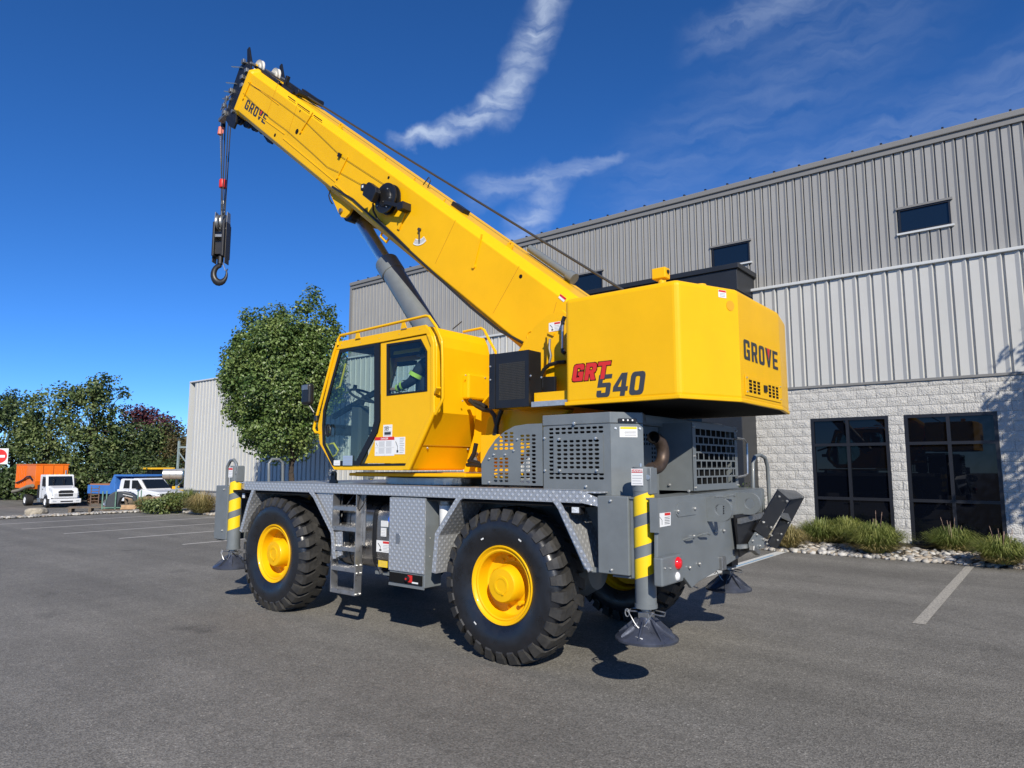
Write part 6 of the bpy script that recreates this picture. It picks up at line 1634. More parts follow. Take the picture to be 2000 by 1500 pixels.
# ================================================================== HOOK BLOCK (hangs from the head)
hk = onY(433, 460, YC); HX = hk.x
hook = thing('hook_block', 'black crane hook block with steel hook hanging under the boom head', 'hook block', (HX, YC, 5.14))
def hpz(py): return onY(433, py, YC).z
def hw(px, py=460): return onY(px, py, YC).x
zt, zb = hpz(417), hpz(508)
BLKH = mat('block_black', (0.016, 0.014, 0.013), 0.42, noise=0.3, nscale=12)
# the block hangs turned so that its cheeks face left and right as seen here
ca = CAM_YAW * .9 + R(2); u = Vector((math.cos(ca), math.sin(ca), 0)); v = Vector((-math.sin(ca), math.cos(ca), 0)); HC = Vector((HX, YC, 0))
def hb(a, d, z): return HC + u * (a * .80) + v * (d * .85) + Vector((0, 0, z))
def hbox(b, a0, a1, d0, d1, z0, z1, taper=0.0):
    b.add([hb(a0, d0, z0), hb(a1, d0, z0), hb(a1, d1, z0), hb(a0, d1, z0), hb(a0, d0 + taper, z1), hb(a1, d0 + taper, z1), hb(a1, d1 - taper, z1), hb(a0, d1 - taper, z1)], [(0, 3, 2, 1), (4, 5, 6, 7), (0, 1, 5, 4), (1, 2, 6, 5), (2, 3, 7, 6), (3, 0, 4, 7)])
for a0 in (-.135, .085):
    b = MB(); hbox(b, a0, a0 + .05, -.18, .18, zb + .05, zt - .22); b.build('cheek', BLKH, hook, bevel=.008)
b = MB(); hbox(b, -.155, -.137, -.10, .10, zb - .05, zt - .22); b.build('side_weight', BLKH, hook, bevel=.006)
b = MB(); hbox(b, .137, .155, -.10, .10, zb - .07, zt - .2); b.build('side_weight', BLKH, hook, bevel=.006)
b = MB(); hbox(b, -.083, .083, -.12, .12, zb + .10, zb + .32); b.build('core', BLKH, hook)
b = MB(); hbox(b, -.084, .084, -.14, .14, zb + .42, zb + .47); b.build('tie_bar', STEEL, hook)
for a0 in (-.05, .05):
    b = MB(); c = hb(a0, 0, zt - .20)
    prof_ = [(.02, -.03), (.08, -.03), (.09, -.02), (.13, -.02), (.155, -.03), (.155, -.022), (.14, 0), (.155, .022), (.155, .03), (.13, .02), (.09, .02), (.08, .03), (.02, .03)]
    vs = [c + u * h + (v * math.cos(t) + Vector((0, 0, 1)) * math.sin(t)) * r_ for r_, h in prof_ for t in [6.2832 * k / 28 for k in range(28)]]
    b.add(vs, [(i * 28 + k, i * 28 + (k + 1) % 28, (i + 1) * 28 + (k + 1) % 28, (i + 1) * 28 + k) for i in range(len(prof_) - 1) for k in range(28)], True); b.build('sheave', STEEL, hook)
for a0 in (-.148, -.005, .138):
    b = MB(); hbox(b, a0, a0 + .014, -.10, .10, zt - .34, zt + .0, .03); b.build('sheave_guard', STEEL, hook)
b = MB(); b.cyl(hb(0, 0, zb + .12), hb(0, 0, zb - .07), .055, 18); b.build('hook_shank', BLKH, hook)
# the hook itself: tapering round section
b = MB(); zc = hpz(534); pts = []
path = [(0, zb - .02, .052), (-.01, zb - .10, .052)]
for k in range(15):
    t = R(118 + 262 * k / 14); rr_ = .155; path.append((rr_ * math.cos(t) + .01, zc + rr_ * math.sin(t) * 1.05, .052 + .020 * math.sin(math.pi * min(1, k / 10.5)) - (.034 * max(0, k - 10) / 4)))
path.append((.185, zc + .10, .012))
rings = []; n = 12
for i, (a, z, r_) in enumerate(path):
    p0 = path[max(0, i - 1)]; p1 = path[min(len(path) - 1, i + 1)]; d = Vector((p1[0] - p0[0], 0, p1[1] - p0[1])).normalized(); nn_ = Vector((-d.z, 0, d.x))
    rings.append([hb(a + nn_.x * r_ * math.cos(t), .8 * r_ * math.sin(t), z + nn_.z * r_ * math.cos(t)) for t in [6.2832 * k / n for k in range(n)]])
vs = [q for rg in rings for q in rg]
b.add(vs, [(i * n + k, i * n + (k + 1) % n, (i + 1) * n + (k + 1) % n, (i + 1) * n + k) for i in range(len(rings) - 1) for k in range(n)], True); b.add([*rings[-1]], [tuple(range(n))])
hkb = b.build('hook', BLKH, hook)
b = MB(); b.bar(hb(.06, 0, zc + .22), hb(.135, 0, zc + .06), .022, .012); b.cyl(hb(.02, -.03, zc + .21), hb(.02, .03, zc + .21), .02, 10); b.build('safety_latch', ALU, hkb)
b = MB(); b.tube([hb(.0, 0, zt - .06), hb(.03, 0, zt + .02), hb(.0, .0, zt + .09), hb(-.03, 0, zt + .02)], .018, 8, closed=True); b.build('wedge_socket', STEEL, hook)
b = MB(); hbox(b, -.04, .04, -.02, .02, zt + .06, zt + .22); hbox(b, -.055, .02, -.03, .03, zt + .16, zt + .24); b.build('rope_clamp', STEEL, hook, bevel=.008)
# falls of rope up to the head sheaves (parts of the crane)
WR_ = MATS['wire_rope']
for (pa, pb, yy) in (((434, 232), (432, 415), 6.20), ((446, 235), (437, 420), 6.36), ((451, 236), (439, 422), 6.44), ((440, 230), (434, 420), 6.1)):
    b = MB(); a, c = onY(*pa, yy), onY(*pb, YC + (yy - YC) * .2); b.tube([a + Vector((.02, 0, .25)), a, c, c + Vector((0, 0, -.12))], .012, 6); part(b, 'rope_fall', WR_)
# two-block weight on its chain
wgt = thing('anti_two_block_weight', 'small red ring weight on a thin chain above the hook block', 'weight', tuple(onY(435, 362, YC)))
a = onY(435, 352, YC - .02); c = onY(435, 367, YC - .02)
b = MB(); b.lathe([(.03, 0), (.062, 0), (.068, .012), (.068, (a.z - c.z) - .012), (.062, a.z - c.z), (.03, a.z - c.z)], c, 'z', 24, close=True); b.build('ring_weight', RED, wgt)
b = MB(); t0 = onY(430, 262, YC - .02); t1 = a + Vector((-.05, 0, 0))
b.tube([t1, t1 * .7 + t0 * .3 + Vector((.01, 0, 0)), t1 * .35 + t0 * .65, t0], .006, 5)
nlk = 26
for k in range(nlk):
    p = t1.lerp(t0, (k + .5) / nlk); d_ = .011
    b.tube([p + Vector((d_ * (k % 2), d_ * (1 - k % 2), .02)), p + Vector((-d_ * (k % 2), -d_ * (1 - k % 2), .0)), p + Vector((d_ * (k % 2), d_ * (1 - k % 2), -.02))], .0045, 4)
ch_ = b.build('chain', STEEL, wgt)
b = MB(); b.cyl(t0 + Vector((0, 0, -.01)), t0 + Vector((0, 0, .14)), .05, 12, r2=.035); b.build('flag', MATS['orange_tag'], wgt)
b = MB(); b.tube([t0 + Vector((0, 0, .14)), t0 + Vector((.02, 0, .32))], .01, 6); b.build('hanger', STEEL, wgt)

# ================================================================== OPERATOR in the cab
pr = thing('person', 'operator in dark jacket with reflective bands sitting in the cab', 'person', (sx, 5.44, 2.22))
_sh, _el, _wr = onY(826, 706, 5.24), onY(806, 744, 5.19), onY(776, 760, 5.22); px_ = _sh.x
J = {'pelvis': (px_ - .10, 5.44, 2.33), 'belly': (px_ - .08, 5.44, 2.47), 'chest': (px_ - .04, 5.43, 2.68), 'neck': (px_ - .06, 5.43, 2.86), 'head0': (px_ - .08, 5.43, 2.94), 'head1': (px_ - .10, 5.43, 3.03),
     'lsh': tuple(_sh), 'lel': tuple(_el), 'lwr': tuple(_wr), 'rsh': (px_, 5.63, _sh.z), 'rel': (_el.x, 5.68, _el.z), 'rwr': (_wr.x, 5.66, _wr.z),
     'lhip': (px_ - .16, 5.34, 2.30), 'lkn': (px_ - .50, 5.32, 2.26), 'lan': (px_ - .56, 5.33, 1.88), 'lto': (px_ - .70, 5.33, 1.84), 'rhip': (px_ - .16, 5.54, 2.30), 'rkn': (px_ - .50, 5.56, 2.26), 'ran': (px_ - .56, 5.55, 1.88), 'rto': (px_ - .70, 5.55, 1.84)}
rad = {'pelvis': .15, 'belly': .14, 'chest': .155, 'neck': .06, 'head0': .075, 'head1': .085, 'lsh': .085, 'rsh': .085, 'lel': .058, 'rel': .058, 'lwr': .038, 'rwr': .038, 'lhip': .10, 'rhip': .10, 'lkn': .068, 'rkn': .068, 'lan': .048, 'ran': .048, 'lto': .04, 'rto': .04}
E_ = [('pelvis', 'belly'), ('belly', 'chest'), ('chest', 'neck'), ('neck', 'head0'), ('head0', 'head1'), ('chest', 'lsh'), ('lsh', 'lel'), ('lel', 'lwr'), ('chest', 'rsh'), ('rsh', 'rel'), ('rel', 'rwr'), ('pelvis', 'lhip'), ('lhip', 'lkn'), ('lkn', 'lan'), ('lan', 'lto'), ('pelvis', 'rhip'), ('rhip', 'rkn'), ('rkn', 'ran'), ('ran', 'rto')]
ks = list(J)
me = bpy.data.meshes.new('body'); me.from_pydata([Vector(J[k]) - Vector(pr.location) for k in ks], [(ks.index(a), ks.index(c)) for a, c in E_], [])
ob = bpy.data.objects.new('body', me); COL.objects.link(ob); ob.parent = pr
sk = ob.modifiers.new('skin', 'SKIN'); sk.use_smooth_shade = True
for i, k in enumerate(ks):
    d = me.skin_vertices[0].data[i]; d.radius = (rad[k], rad[k]); d.use_root = (k == 'pelvis')
ob.modifiers.new('sub', 'SUBSURF').levels = 2; ob.modifiers['sub'].render_levels = 2
JACK = mat('dark_jacket', (0.020, 0.026, 0.042), 0.8, noise=0.3, nscale=30); me.materials.append(JACK)
SKIN = mat('skin', (0.42, 0.24, 0.17), 0.5); HIV = mat('reflective_band', (0.62, 0.85, 0.10), 0.4)
c = Vector(J['head1']); b = MB(); b.lathe([(.001, .10), (.06, .085), (.088, .03), (.09, -.02), (.078, -.07), (.05, -.11), (.03, -.13)], c + Vector((-.01, 0, .0)), 'z', 20); hd2 = b.build('head', SKIN, pr)
b = MB(); b.lathe([(.001, .125), (.06, .11), (.098, .05), (.102, .015), (.135, .008), (.136, .0), (.10, .0)], c + Vector((-.01, 0, .015)), 'z', 22); b.build('hard_hat', mat('dark_helmet', (0.02, 0.02, 0.022), 0.4), pr)
def cuff(p, q, t, r_, w):
    p, q = Vector(p), Vector(q); m = p.lerp(q, t); d = (q - p).normalized(); b = MB(); b.cyl(m - d * w / 2, m + d * w / 2, r_, 18, caps=False); b.build('reflective_band', HIV, pr)
cuff(J['lsh'], J['lel'], .70, .078, .045); cuff(J['lel'], J['lwr'], .55, .060, .035); cuff(J['lel'], J['lwr'], .85, .052, .035); cuff(J['rsh'], J['rel'], .4, .08, .045)
for wr in ('lwr', 'rwr'):
    w0 = Vector(J[wr]); b = MB(); b.box(w0.x - .075, w0.x - .005, w0.y - .04, w0.y + .04, w0.z - .018, w0.z + .018); hnd = b.build('hand', SKIN, pr, bevel=.012)
    for k in range(4):
        y_ = w0.y - .033 + .022 * k; ln = (.062, .072, .068, .052)[k]; b = MB(); b.tube([(w0.x - .07, y_, w0.z), (w0.x - .07 - ln * .55, y_, w0.z - .004), (w0.x - .07 - ln * .8, y_, w0.z - ln * .35), (w0.x - .07 - ln * .75, y_, w0.z - ln * .7)], .0095, 8); b.build('finger', SKIN, hnd)
    b = MB(); sg = 1 if wr == 'lwr' else -1; b.tube([(w0.x - .02, w0.y + sg * .035, w0.z), (w0.x - .05, w0.y + sg * .062, w0.z - .008), (w0.x - .085, w0.y + sg * .06, w0.z - .02)], .011, 8); b.build('thumb', SKIN, hnd)
# ================================================================== PLANTS
def leaf_mesh(name, centers, normals, size, m, rs, aspect=0.7, bend=0.18, lod=2):
    """one mesh of many small pointed leaves"""
    n = len(centers); r = np.random.RandomState(rs)
    nrm = normals / np.maximum(1e-6, np.linalg.norm(normals, axis=1, keepdims=True))
    t = r.normal(size=(n, 3)); t -= nrm * (t * nrm).sum(1, keepdims=True); t /= np.maximum(1e-6, np.linalg.norm(t, axis=1, keepdims=True))
    b = np.cross(nrm, t); s = (size * r.uniform(.65, 1.3, n))[:, None]
    v0 = centers - t * s * .5; v1 = centers + b * s * .5 * aspect + nrm * s * bend * .4; v2 = centers + t * s * .5 - nrm * s * bend; v3 = centers - b * s * .5 * aspect + nrm * s * bend * .4
    vs = np.stack([v0, v1, v2, v3], 1).reshape(-1, 3)
    me = bpy.data.meshes.new(name); me.vertices.add(4 * n); me.vertices.foreach_set('co', vs.astype(np.float32).ravel())
    idx = (np.arange(n)[:, None] * 4 + np.array([0, 1, 2, 0, 2, 3])[None, :]).ravel()
    me.loops.add(6 * n); me.loops.foreach_set('vertex_index', idx.astype(np.int32))
    me.polygons.add(2 * n); me.polygons.foreach_set('loop_start', np.arange(0, 6 * n, 3, dtype=np.int32)); me.polygons.foreach_set('loop_total', np.full(2 * n, 3, dtype=np.int32))
    me.materials.append(m); me.update(calc_edges=True)
    return me
from mathutils import noise as mnoise
def crown_points(lobes, n_clump, per, spread, rs, shell=.55, gapf=.9, gap=-.16):
    """clumps spread through ellipsoid lobes, more of them near the surface; returns leaf centres and normals"""
    r = np.random.RandomState(rs); vol = np.array([(l[1][0] * l[1][1] * l[1][2]) ** .8 for l in lobes]); vol = np.maximum(vol, vol.max() * .02); pick = r.choice(len(lobes), n_clump, p=vol / vol.sum())
    d = r.normal(size=(n_clump, 3)); d /= np.linalg.norm(d, axis=1, keepdims=True)
    rad = shell + (1 - shell) * r.uniform(0, 1, n_clump) ** .6
    c = np.array([lobes[i][0] for i in pick]) + d * rad[:, None] * np.array([lobes[i][1] for i in pick])
    keep = np.array([mnoise.noise(Vector(q) * gapf + Vector((rs, 0, 0))) > gap for q in c]); c, d = c[keep], d[keep]; n_clump = len(c)
    k = np.repeat(np.arange(n_clump), per); off = np.clip(r.normal(size=(len(k), 3)), -1.7, 1.7) * spread
    P = c[k] + off
    N = d[k] * .7 + r.normal(size=(len(k), 3)) * .55 + np.array([0, 0, .55])
    return P, N, c
def tree(name, label, base, lobes, m, bark, n_clump, per, spread, leaf, trunk_r, rs, group=None, limbs=9, fork=0.35, cat='tree', shell=.55, aspect=.7, gap=-.16, gapf=.9):
    """lobes are given relative to the base"""
    t = thing(name, label, cat, base, group=group, local=True)
    P, N, cl = crown_points(lobes, n_clump, per, spread, rs, shell, gapf, gap)
    me = leaf_mesh('crown', P, N, leaf, m, rs, aspect); o = bpy.data.objects.new('crown', me); COL.objects.link(o); o.parent = t
    r = random.Random(rs); b = MB()
    top = max(l[0][2] for l in lobes); cx = sum(l[0][0] for l in lobes) / len(lobes); cy = sum(l[0][1] for l in lobes) / len(lobes)
    zf = top * fork
    def limb(p0, p1, r0, r1, seg=5, wob=.08):
        p0, p1 = Vector(p0), Vector(p1); L = (p1 - p0).length; prev = p0; pr = r0
        for i in range(1, seg + 1):
            f = i / seg; q = p0.lerp(p1, f) + Vector((r.uniform(-1, 1), r.uniform(-1, 1), r.uniform(-.4, .6))) * (wob * L * (0 if i == seg else 1)); rr_ = r0 + (r1 - r0) * f
            b.cyl(prev, q, pr, 8, r2=rr_, caps=False); prev, pr = q, rr_
        return prev
    limb((0, 0, -.05), (cx * .25, cy * .25, zf), trunk_r * 1.15, trunk_r * .85, 4, .02)
    limb((cx * .25, cy * .25, zf), (cx * .8, cy * .8, top * .95), trunk_r * .8, trunk_r * .15, 6, .04)
    for k in range(limbs):
        c = Vector(cl[r.randrange(len(cl))]); st = Vector((cx * .3, cy * .3, zf + (top * .75 - zf) * r.random() * .8)); limb(st, c, trunk_r * .32, trunk_r * .07, 4, .07)
    tr = b.build('trunk', bark, t, org=(0, 0, 0), recalc=False)
    return t
BARK = mat('bark', (0.055, 0.042, 0.032), 0.95, noise=0.4, nscale=10, bump=0.6, bscale=25, bdist=0.02)
LF_M = foliage_mat('maple_leaf', (0.044, 0.090, 0.014), (0.230, 0.310, 0.105), .28, .34)
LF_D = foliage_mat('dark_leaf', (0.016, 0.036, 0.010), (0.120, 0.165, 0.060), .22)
LF_G = foliage_mat('mid_leaf', (0.026, 0.056, 0.010), (0.190, 0.240, 0.090), .25)
LF_R = foliage_mat('red_leaf', (0.045, 0.012, 0.018), (0.13, 0.045, 0.05), .2)
LF_O = foliage_mat('olive_leaf', (0.045, 0.040, 0.015), (0.14, 0.115, 0.05), .2)
LF_B = foliage_mat('brown_leaf', (0.060, 0.034, 0.018), (0.17, 0.10, 0.055), .2)
def at_depth(px, py, D): return Vector((0, 0, CAM_H)) + ray(px, py) / CAM_F * D
# the big tree in front of the pale siding
D0 = 24.6
tb = at_depth(578, 930, D0); tb = Vector((tb.x, tb.y, 0.08))
def rel(px, py, D, base): p = at_depth(px, py, D) - base; return (p.x, p.y, p.z)
m_ = CAM_F / D0
lob = [(rel(545, 745, D0, tb), (1.75, 1.75, 2.0)), (rel(560, 672, D0, tb), (1.45, 1.45, .95)), (rel(478, 725, D0, tb), (.80, .80, 1.15)), (rel(605, 730, D0, tb), (1.25, 1.25, 1.7)), (rel(550, 840, D0, tb), (1.45, 1.45, 1.10)), (rel(470, 790, D0, tb), (.55, .55, .8))]
for a_, t_, w_ in ((465, 640, .16), (480, 607, .20), (500, 600, .20), (519, 615, .2), (527, 598, .20), (548, 592, .22), (566, 604, .2), (583, 588, .22), (597, 572, .22), (612, 566, .24), (628, 590, .22), (645, 600, .20), (655, 628, .2), (446, 680, .22), (440, 720, .22), (662, 660, .2)):
    lob.append((rel(a_, t_ + 36, D0, tb), (w_ * .55, w_ * .55, .72)))
tree('maple_tree', 'dense green shade tree in front of the pale siding', tb, lob, LF_M, BARK, 2100, 30, .14, .105, .11, 3, limbs=22, fork=.2, shell=.55, aspect=.8, gap=-.42, gapf=1.35)
# small tree beyond the right edge of the picture (its shade falls on the block wall)
tree('maple_tree', 'tree beside the block wall whose shade falls across it', (3.75, 14.4, .05), [((0, 0, 4.6), (1.9, 1.7, 1.7)), ((-.4, .1, 5.8), (1.3, 1.2, 1.2)), ((.2, 0, 3.6), (1.5, 1.4, 1.0))], LF_M, BARK, 420, 26, .17, .15, .09, 5, limbs=10, fork=.25)
# tree line beyond the yard
TL = 'trees beyond the yard'
def bg(name, label, px, D, tops, m, nc, per, leaf, rs, spread=.34, tr=.18, shell=.5, limbs=14):
    """tops: (px, py, half width in px, half height in px) of each lobe"""
    b0 = at_depth(px, 985, D); b0 = Vector((b0.x, b0.y, -.96)); k = D / CAM_F
    lob = [(rel(a, c, D, b0), (w * k, w * k, h * k)) for a, c, w, h in tops]
    return tree(name, label, b0, lob, m, BARK, nc, per, spread, leaf, tr, rs, TL, limbs=limbs, fork=.3, shell=shell)
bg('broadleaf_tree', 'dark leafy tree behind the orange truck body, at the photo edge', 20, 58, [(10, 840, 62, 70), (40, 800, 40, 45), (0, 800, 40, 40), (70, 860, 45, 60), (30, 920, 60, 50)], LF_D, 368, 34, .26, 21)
bg('broadleaf_tree', 'grey-green leafy tree left of the tall tree with bare limbs', 88, 55, [(85, 810, 30, 50), (95, 860, 40, 60), (60, 850, 30, 50), (110, 930, 45, 45), (82, 775, 20, 22)], LF_G, 264, 34, .24, 22)
bg('tall_tree', 'tallest tree of the line with open limbs reaching out against the sky', 175, 52, [(135, 775, 24, 26), (165, 770, 22, 22), (195, 760, 30, 22), (210, 745, 20, 9), (195, 800, 26, 30), (160, 830, 38, 34), (130, 810, 26, 26), (245, 772, 10, 5), (190, 870, 50, 45), (150, 920, 50, 45), (215, 850, 30, 30)], LF_G, 376, 34, .24, 23, spread=.27, limbs=30)
bg('broadleaf_tree', 'green round-topped tree right of the tallest tree', 240, 54, [(235, 830, 30, 30), (265, 850, 34, 34), (230, 890, 44, 46), (280, 900, 44, 46)], LF_D, 240, 34, .24, 24)
bg('red_leaf_tree', 'tree with dark red crown rising over the green line', 290, 60, [(270, 815, 24, 20), (300, 825, 26, 20), (320, 845, 24, 24), (285, 860, 40, 34)], LF_R, 184, 30, .26, 25)
bg('broadleaf_tree', 'olive green tree right of the dark red crown', 322, 56, [(318, 850, 34, 24), (300, 885, 40, 36), (330, 890, 32, 40)], LF_G, 176, 34, .24, 26)
bg('olive_tree', 'thin brownish tree next to the corner of the pale wing', 352, 54, [(350, 860, 26, 34), (345, 905, 30, 44), (370, 880, 28, 40)], LF_O, 160, 30, .22, 27)
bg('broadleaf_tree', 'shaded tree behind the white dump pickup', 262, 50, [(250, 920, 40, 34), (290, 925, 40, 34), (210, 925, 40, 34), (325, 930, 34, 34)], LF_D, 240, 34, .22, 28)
# low brush in front of the trees, nobody could count it
r_ = np.random.RandomState(9); nb = 15000
pts = []
for a_, d_ in zip(r_.uniform(-90, 385, nb), r_.uniform(55, 60, nb)):
    p = at_depth(a_, 985, d_); pts.append((p.x, p.y, -.95 + 2.9 * r_.uniform(0, 1) ** .8 * (.75 + .25 * math.sin(a_ * .05))))
me = leaf_mesh('undergrowth', np.array(pts), r_.normal(size=(nb, 3)) + np.array([.4, -.4, .6]), .30, LF_D, 4)
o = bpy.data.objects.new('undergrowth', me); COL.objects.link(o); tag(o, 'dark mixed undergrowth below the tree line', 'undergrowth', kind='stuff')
nb = 5200; pxs = r_.uniform(170, 345, nb); D = r_.uniform(50.5, 53, nb); pts = []
for a, d in zip(pxs, D):
    p = at_depth(a, 985, d); pts.append((p.x, p.y, -.95 + 1.95 * r_.uniform(0, 1) ** .8 * (.8 + .2 * math.sin(a * .12))))
me = leaf_mesh('brush', np.array(pts), r_.normal(size=(nb, 3)) + np.array([.4, -.4, .6]), .20, LF_B, 5)
o = bpy.data.objects.new('brush', me); COL.objects.link(o); tag(o, 'reddish brown brush behind the trucks', 'brush', kind='stuff')

# ornamental grasses
GR_G = foliage_mat('grass_green', (0.075, 0.115, 0.018), (0.30, 0.33, 0.10), .35, .5)
GR_Y = foliage_mat('grass_straw', (0.15, 0.14, 0.04), (0.46, 0.38, 0.17), .35, .5)
def grass_mesh(rs, n, h, w, m, lean=.9):
    r = random.Random(rs); b = MB()
    for _ in range(n):
        a = r.uniform(0, 6.283); q = r.random() ** .6; R0 = q * w * .22; R1 = w * .56 * (.30 + .90 * q) * r.uniform(.8, 1.2); hh = h * r.uniform(.6, 1.05) * (1.05 - .45 * q * lean)
        d = Vector((math.cos(a), math.sin(a), 0)); s = Vector((-d.y, d.x, 0)) * r.uniform(.005, .009)
        p0 = d * R0; p1 = d * (R0 + (R1 - R0) * .35) + Vector((0, 0, hh * .62)); p2 = d * (R0 + (R1 - R0) * .72) + Vector((0, 0, hh)); p3 = d * R1 + Vector((0, 0, hh * r.uniform(.62, .98)))
        b.add([p0 - s, p0 + s, p1 - s * .9, p1 + s * .9, p2 - s * .6, p2 + s * .6, p3], [(0, 1, 3, 2), (2, 3, 5, 4), (4, 5, 6)])
    me = bpy.data.meshes.new('blades'); me.from_pydata(b.v, [], b.f); me.materials.append(m); return me
def seed_heads(t, rs, n, h, w):
    r = random.Random(rs); b = MB()
    for _ in range(n):
        a = r.uniform(0, 6.283); p1 = Vector((math.cos(a) * w * .3 * r.random(), math.sin(a) * w * .3 * r.random(), h * r.uniform(1.0, 1.35))); p0 = Vector((p1.x * .3, p1.y * .3, .1))
        b.tube([p0, p0.lerp(p1, .6) , p1], .003, 4); b.cyl(p1 - (p1 - p0).normalized() * .07, p1, .006, 5, r2=.002)
    b.build('seed_heads', mat('seed_head', (0.30, 0.20, 0.15), 0.9), t, org=(0, 0, 0), recalc=False)['kind'] = 'stuff'
def grass(label, base, h, w, m, rs, n=950, seeds=0, group=None):
    t = thing('ornamental_grass', label, 'grass', base, group=group, local=True)
    o = bpy.data.objects.new('blades', grass_mesh(rs, n, h, w, m)); COL.objects.link(o); o.parent = t; o['kind'] = 'stuff'
    o2 = bpy.data.objects.new('dry_blades', grass_mesh(rs + 50, n // 3, h * .5, w * 1.0, GR_Y, 1.2)); COL.objects.link(o2); o2.parent = t; o2['kind'] = 'stuff'
    if seeds: seed_heads(t, rs, seeds, h, w)
    return t
G1 = 'ornamental grasses along the block wall'
def gb(px, py, z=.08): p = onZ(px, py, z); return (p.x, p.y, z)
grass('small tuft of grass half hidden by the black folding arm', gb(1540, 1068), .48, .75, GR_Y, 1, group=G1)
grass('rounded green grass clump left of the block wall windows', gb(1606, 1062), .58, 1.05, GR_G, 2, 1216, group=G1)
grass('grass clump at the left window between two larger clumps', (onY(1655, 1050, 16.45).x, 16.45, .14), .56, 1.0, GR_G, 3, 1444, group=G1)
grass('largest grass clump, in front of the pier between the windows', gb(1712, 1078), .62, 1.1, GR_G, 4, 1558, 4, group=G1)
grass('grass clump with brown seed stalks under the right window', gb(1862, 1078), .52, 1.0, GR_G, 5, 1216, 6, group=G1)
grass('rightmost grass clump, at the photo edge, with tall stalks', gb(1958, 1100), .50, .95, GR_G, 6, 1216, 8, group=G1)
G2 = 'grasses in the bed by the pale wing'
grass('green grass clump right of the leafy shrub by the pale wing', gb(338, 998), .75, 1.1, GR_G, 7, 988, group=G2)
grass('grass clump behind the others by the pale wing', gb(366, 992), .80, 1.2, GR_G, 8, 988, group=G2)
grass('bright yellow-green grass clump nearest the pale wing base', gb(393, 1001), .80, 1.25, GR_Y, 9, 1064, group=G2)
grass('dry grass clump left of the leafy shrub', gb(282, 996), .55, .8, GR_Y, 10, 722, group=G2)
# leafy shrub by the wing
def shrub(name, label, base, lobes, m, nc, per, leaf, rs, cat='shrub'):
    t = thing(name, label, cat, base, local=True); P, N, c = crown_points(lobes, nc, per, .10, rs, .3)
    me = leaf_mesh('foliage', P, N, leaf, m, rs); o = bpy.data.objects.new('foliage', me); COL.objects.link(o); o.parent = t
    b = MB(); r = random.Random(rs)
    for k in range(9): c_ = c[r.randrange(len(c))]; b.tube([(r.uniform(-.05, .05), r.uniform(-.05, .05), 0), (c_[0] * .5, c_[1] * .5, c_[2] * .6), tuple(c_)], .012, 5)
    b.build('stem', BARK, t, org=(0, 0, 0), recalc=False); return t
shrub('leafy_shrub', 'bright green leafy shrub beside the timber platform', gb(318, 999), [((0, 0, .25), (.50, .50, .28)), ((-.3, -.35, .2), (.4, .4, .22)), ((.2, .55, .35), (.45, .45, .28))], LF_G, 170, 18, .10, 31)
rb_ = shrub('rose_bush', 'small bush with pink roses behind the crane rear corner', (-5.75, 15.75, .08), [((0, 0, .50), (.34, .34, .45)), ((.1, 0, .9), (.25, .25, .3))], LF_G, 90, 14, .07, 33, 'rose bush')
PINK = mat('rose_petal', (0.70, 0.05, 0.14), 0.6)
for (dx, dy, z) in ((.05, -.25, 1.02), (.2, -.2, .85), (-.15, -.25, .92), (.1, -.1, 1.15)):
    b = MB(); b.lathe([(.001, .0), (.03, .005), (.05, .03), (.055, .055), (.04, .07), (.03, .05), (.001, .045)], (dx, dy, z), 'z', 9); b.build('rose', PINK, rb_, org=(0, 0, 0))
# ================================================================== YARD at the far left
WPN = mat('white_truck_paint', (0.74, 0.75, 0.76), 0.3, coat=0.4); ORG_ = mat('orange_paint', (0.80, 0.17, 0.008), 0.45, noise=0.06, nscale=2); BLU = mat('blue_paint', (0.045, 0.16, 0.46), 0.4, noise=0.08, nscale=2)
DGL = mat('vehicle_glass', (0.010, 0.014, 0.018), 0.05); TYR = mat('road_tyre', (0.016, 0.016, 0.016), 0.7); WOOD = mat('weathered_wood', (0.16, 0.125, 0.09), 0.9, noise=0.4, nscale=5, bump=0.3); WOODT = mat('tan_timber', (0.42, 0.27, 0.15), 0.85, noise=0.25, nscale=5)
GRN = mat('green_steel', (0.10, 0.20, 0.15), 0.55, noise=0.25, nscale=8); CHR = mat('vehicle_chrome', (0.6, 0.6, 0.6), 0.25, metal=0.9)
YELM = mat('machine_yellow', (0.80, 0.46, 0.02), 0.5); GALV = mat('rack_steel', (0.36, 0.43, 0.41), 0.5, metal=0.3, noise=0.2, nscale=6)
O0 = (0, 0, 0)
def lp(t, mb, name, m, bevel=0.0, parent=None): return mb.build(name, m, parent if parent is not None else t, org=O0, bevel=bevel)
def road_wheel(t, x, y, r_, w, hub, side):
    b = MB(); s = side; b.lathe([(r_ * .56, 0), (r_ * .9, 0), (r_, .04), (r_, w - .04), (r_ * .9, w), (r_ * .5, w)], (x, y if s < 0 else y - w, r_), 'y', 28); o = lp(t, b, 'wheel', TYR)
    yo = y + .02 if s < 0 else y - .02
    b = MB(); b.lathe([(r_ * .57, 0), (r_ * .5, .05 * -s), (r_ * .3, .07 * -s), (r_ * .25, 0), (.001, 0)], (x, yo, r_), 'y', 24); lp(t, b, 'rim', hub, parent=o); return o
# ---- white truck with orange chip body, parked facing the lot
p = at_depth(127, 990, 45.5)
trk = thing('dump_truck', 'white truck with ribbed orange body parked at the tree line', 'truck', (p.x - .9, p.y, gz(p.x)), R(0), local=True)
trk.scale = (.82, .82, .82)
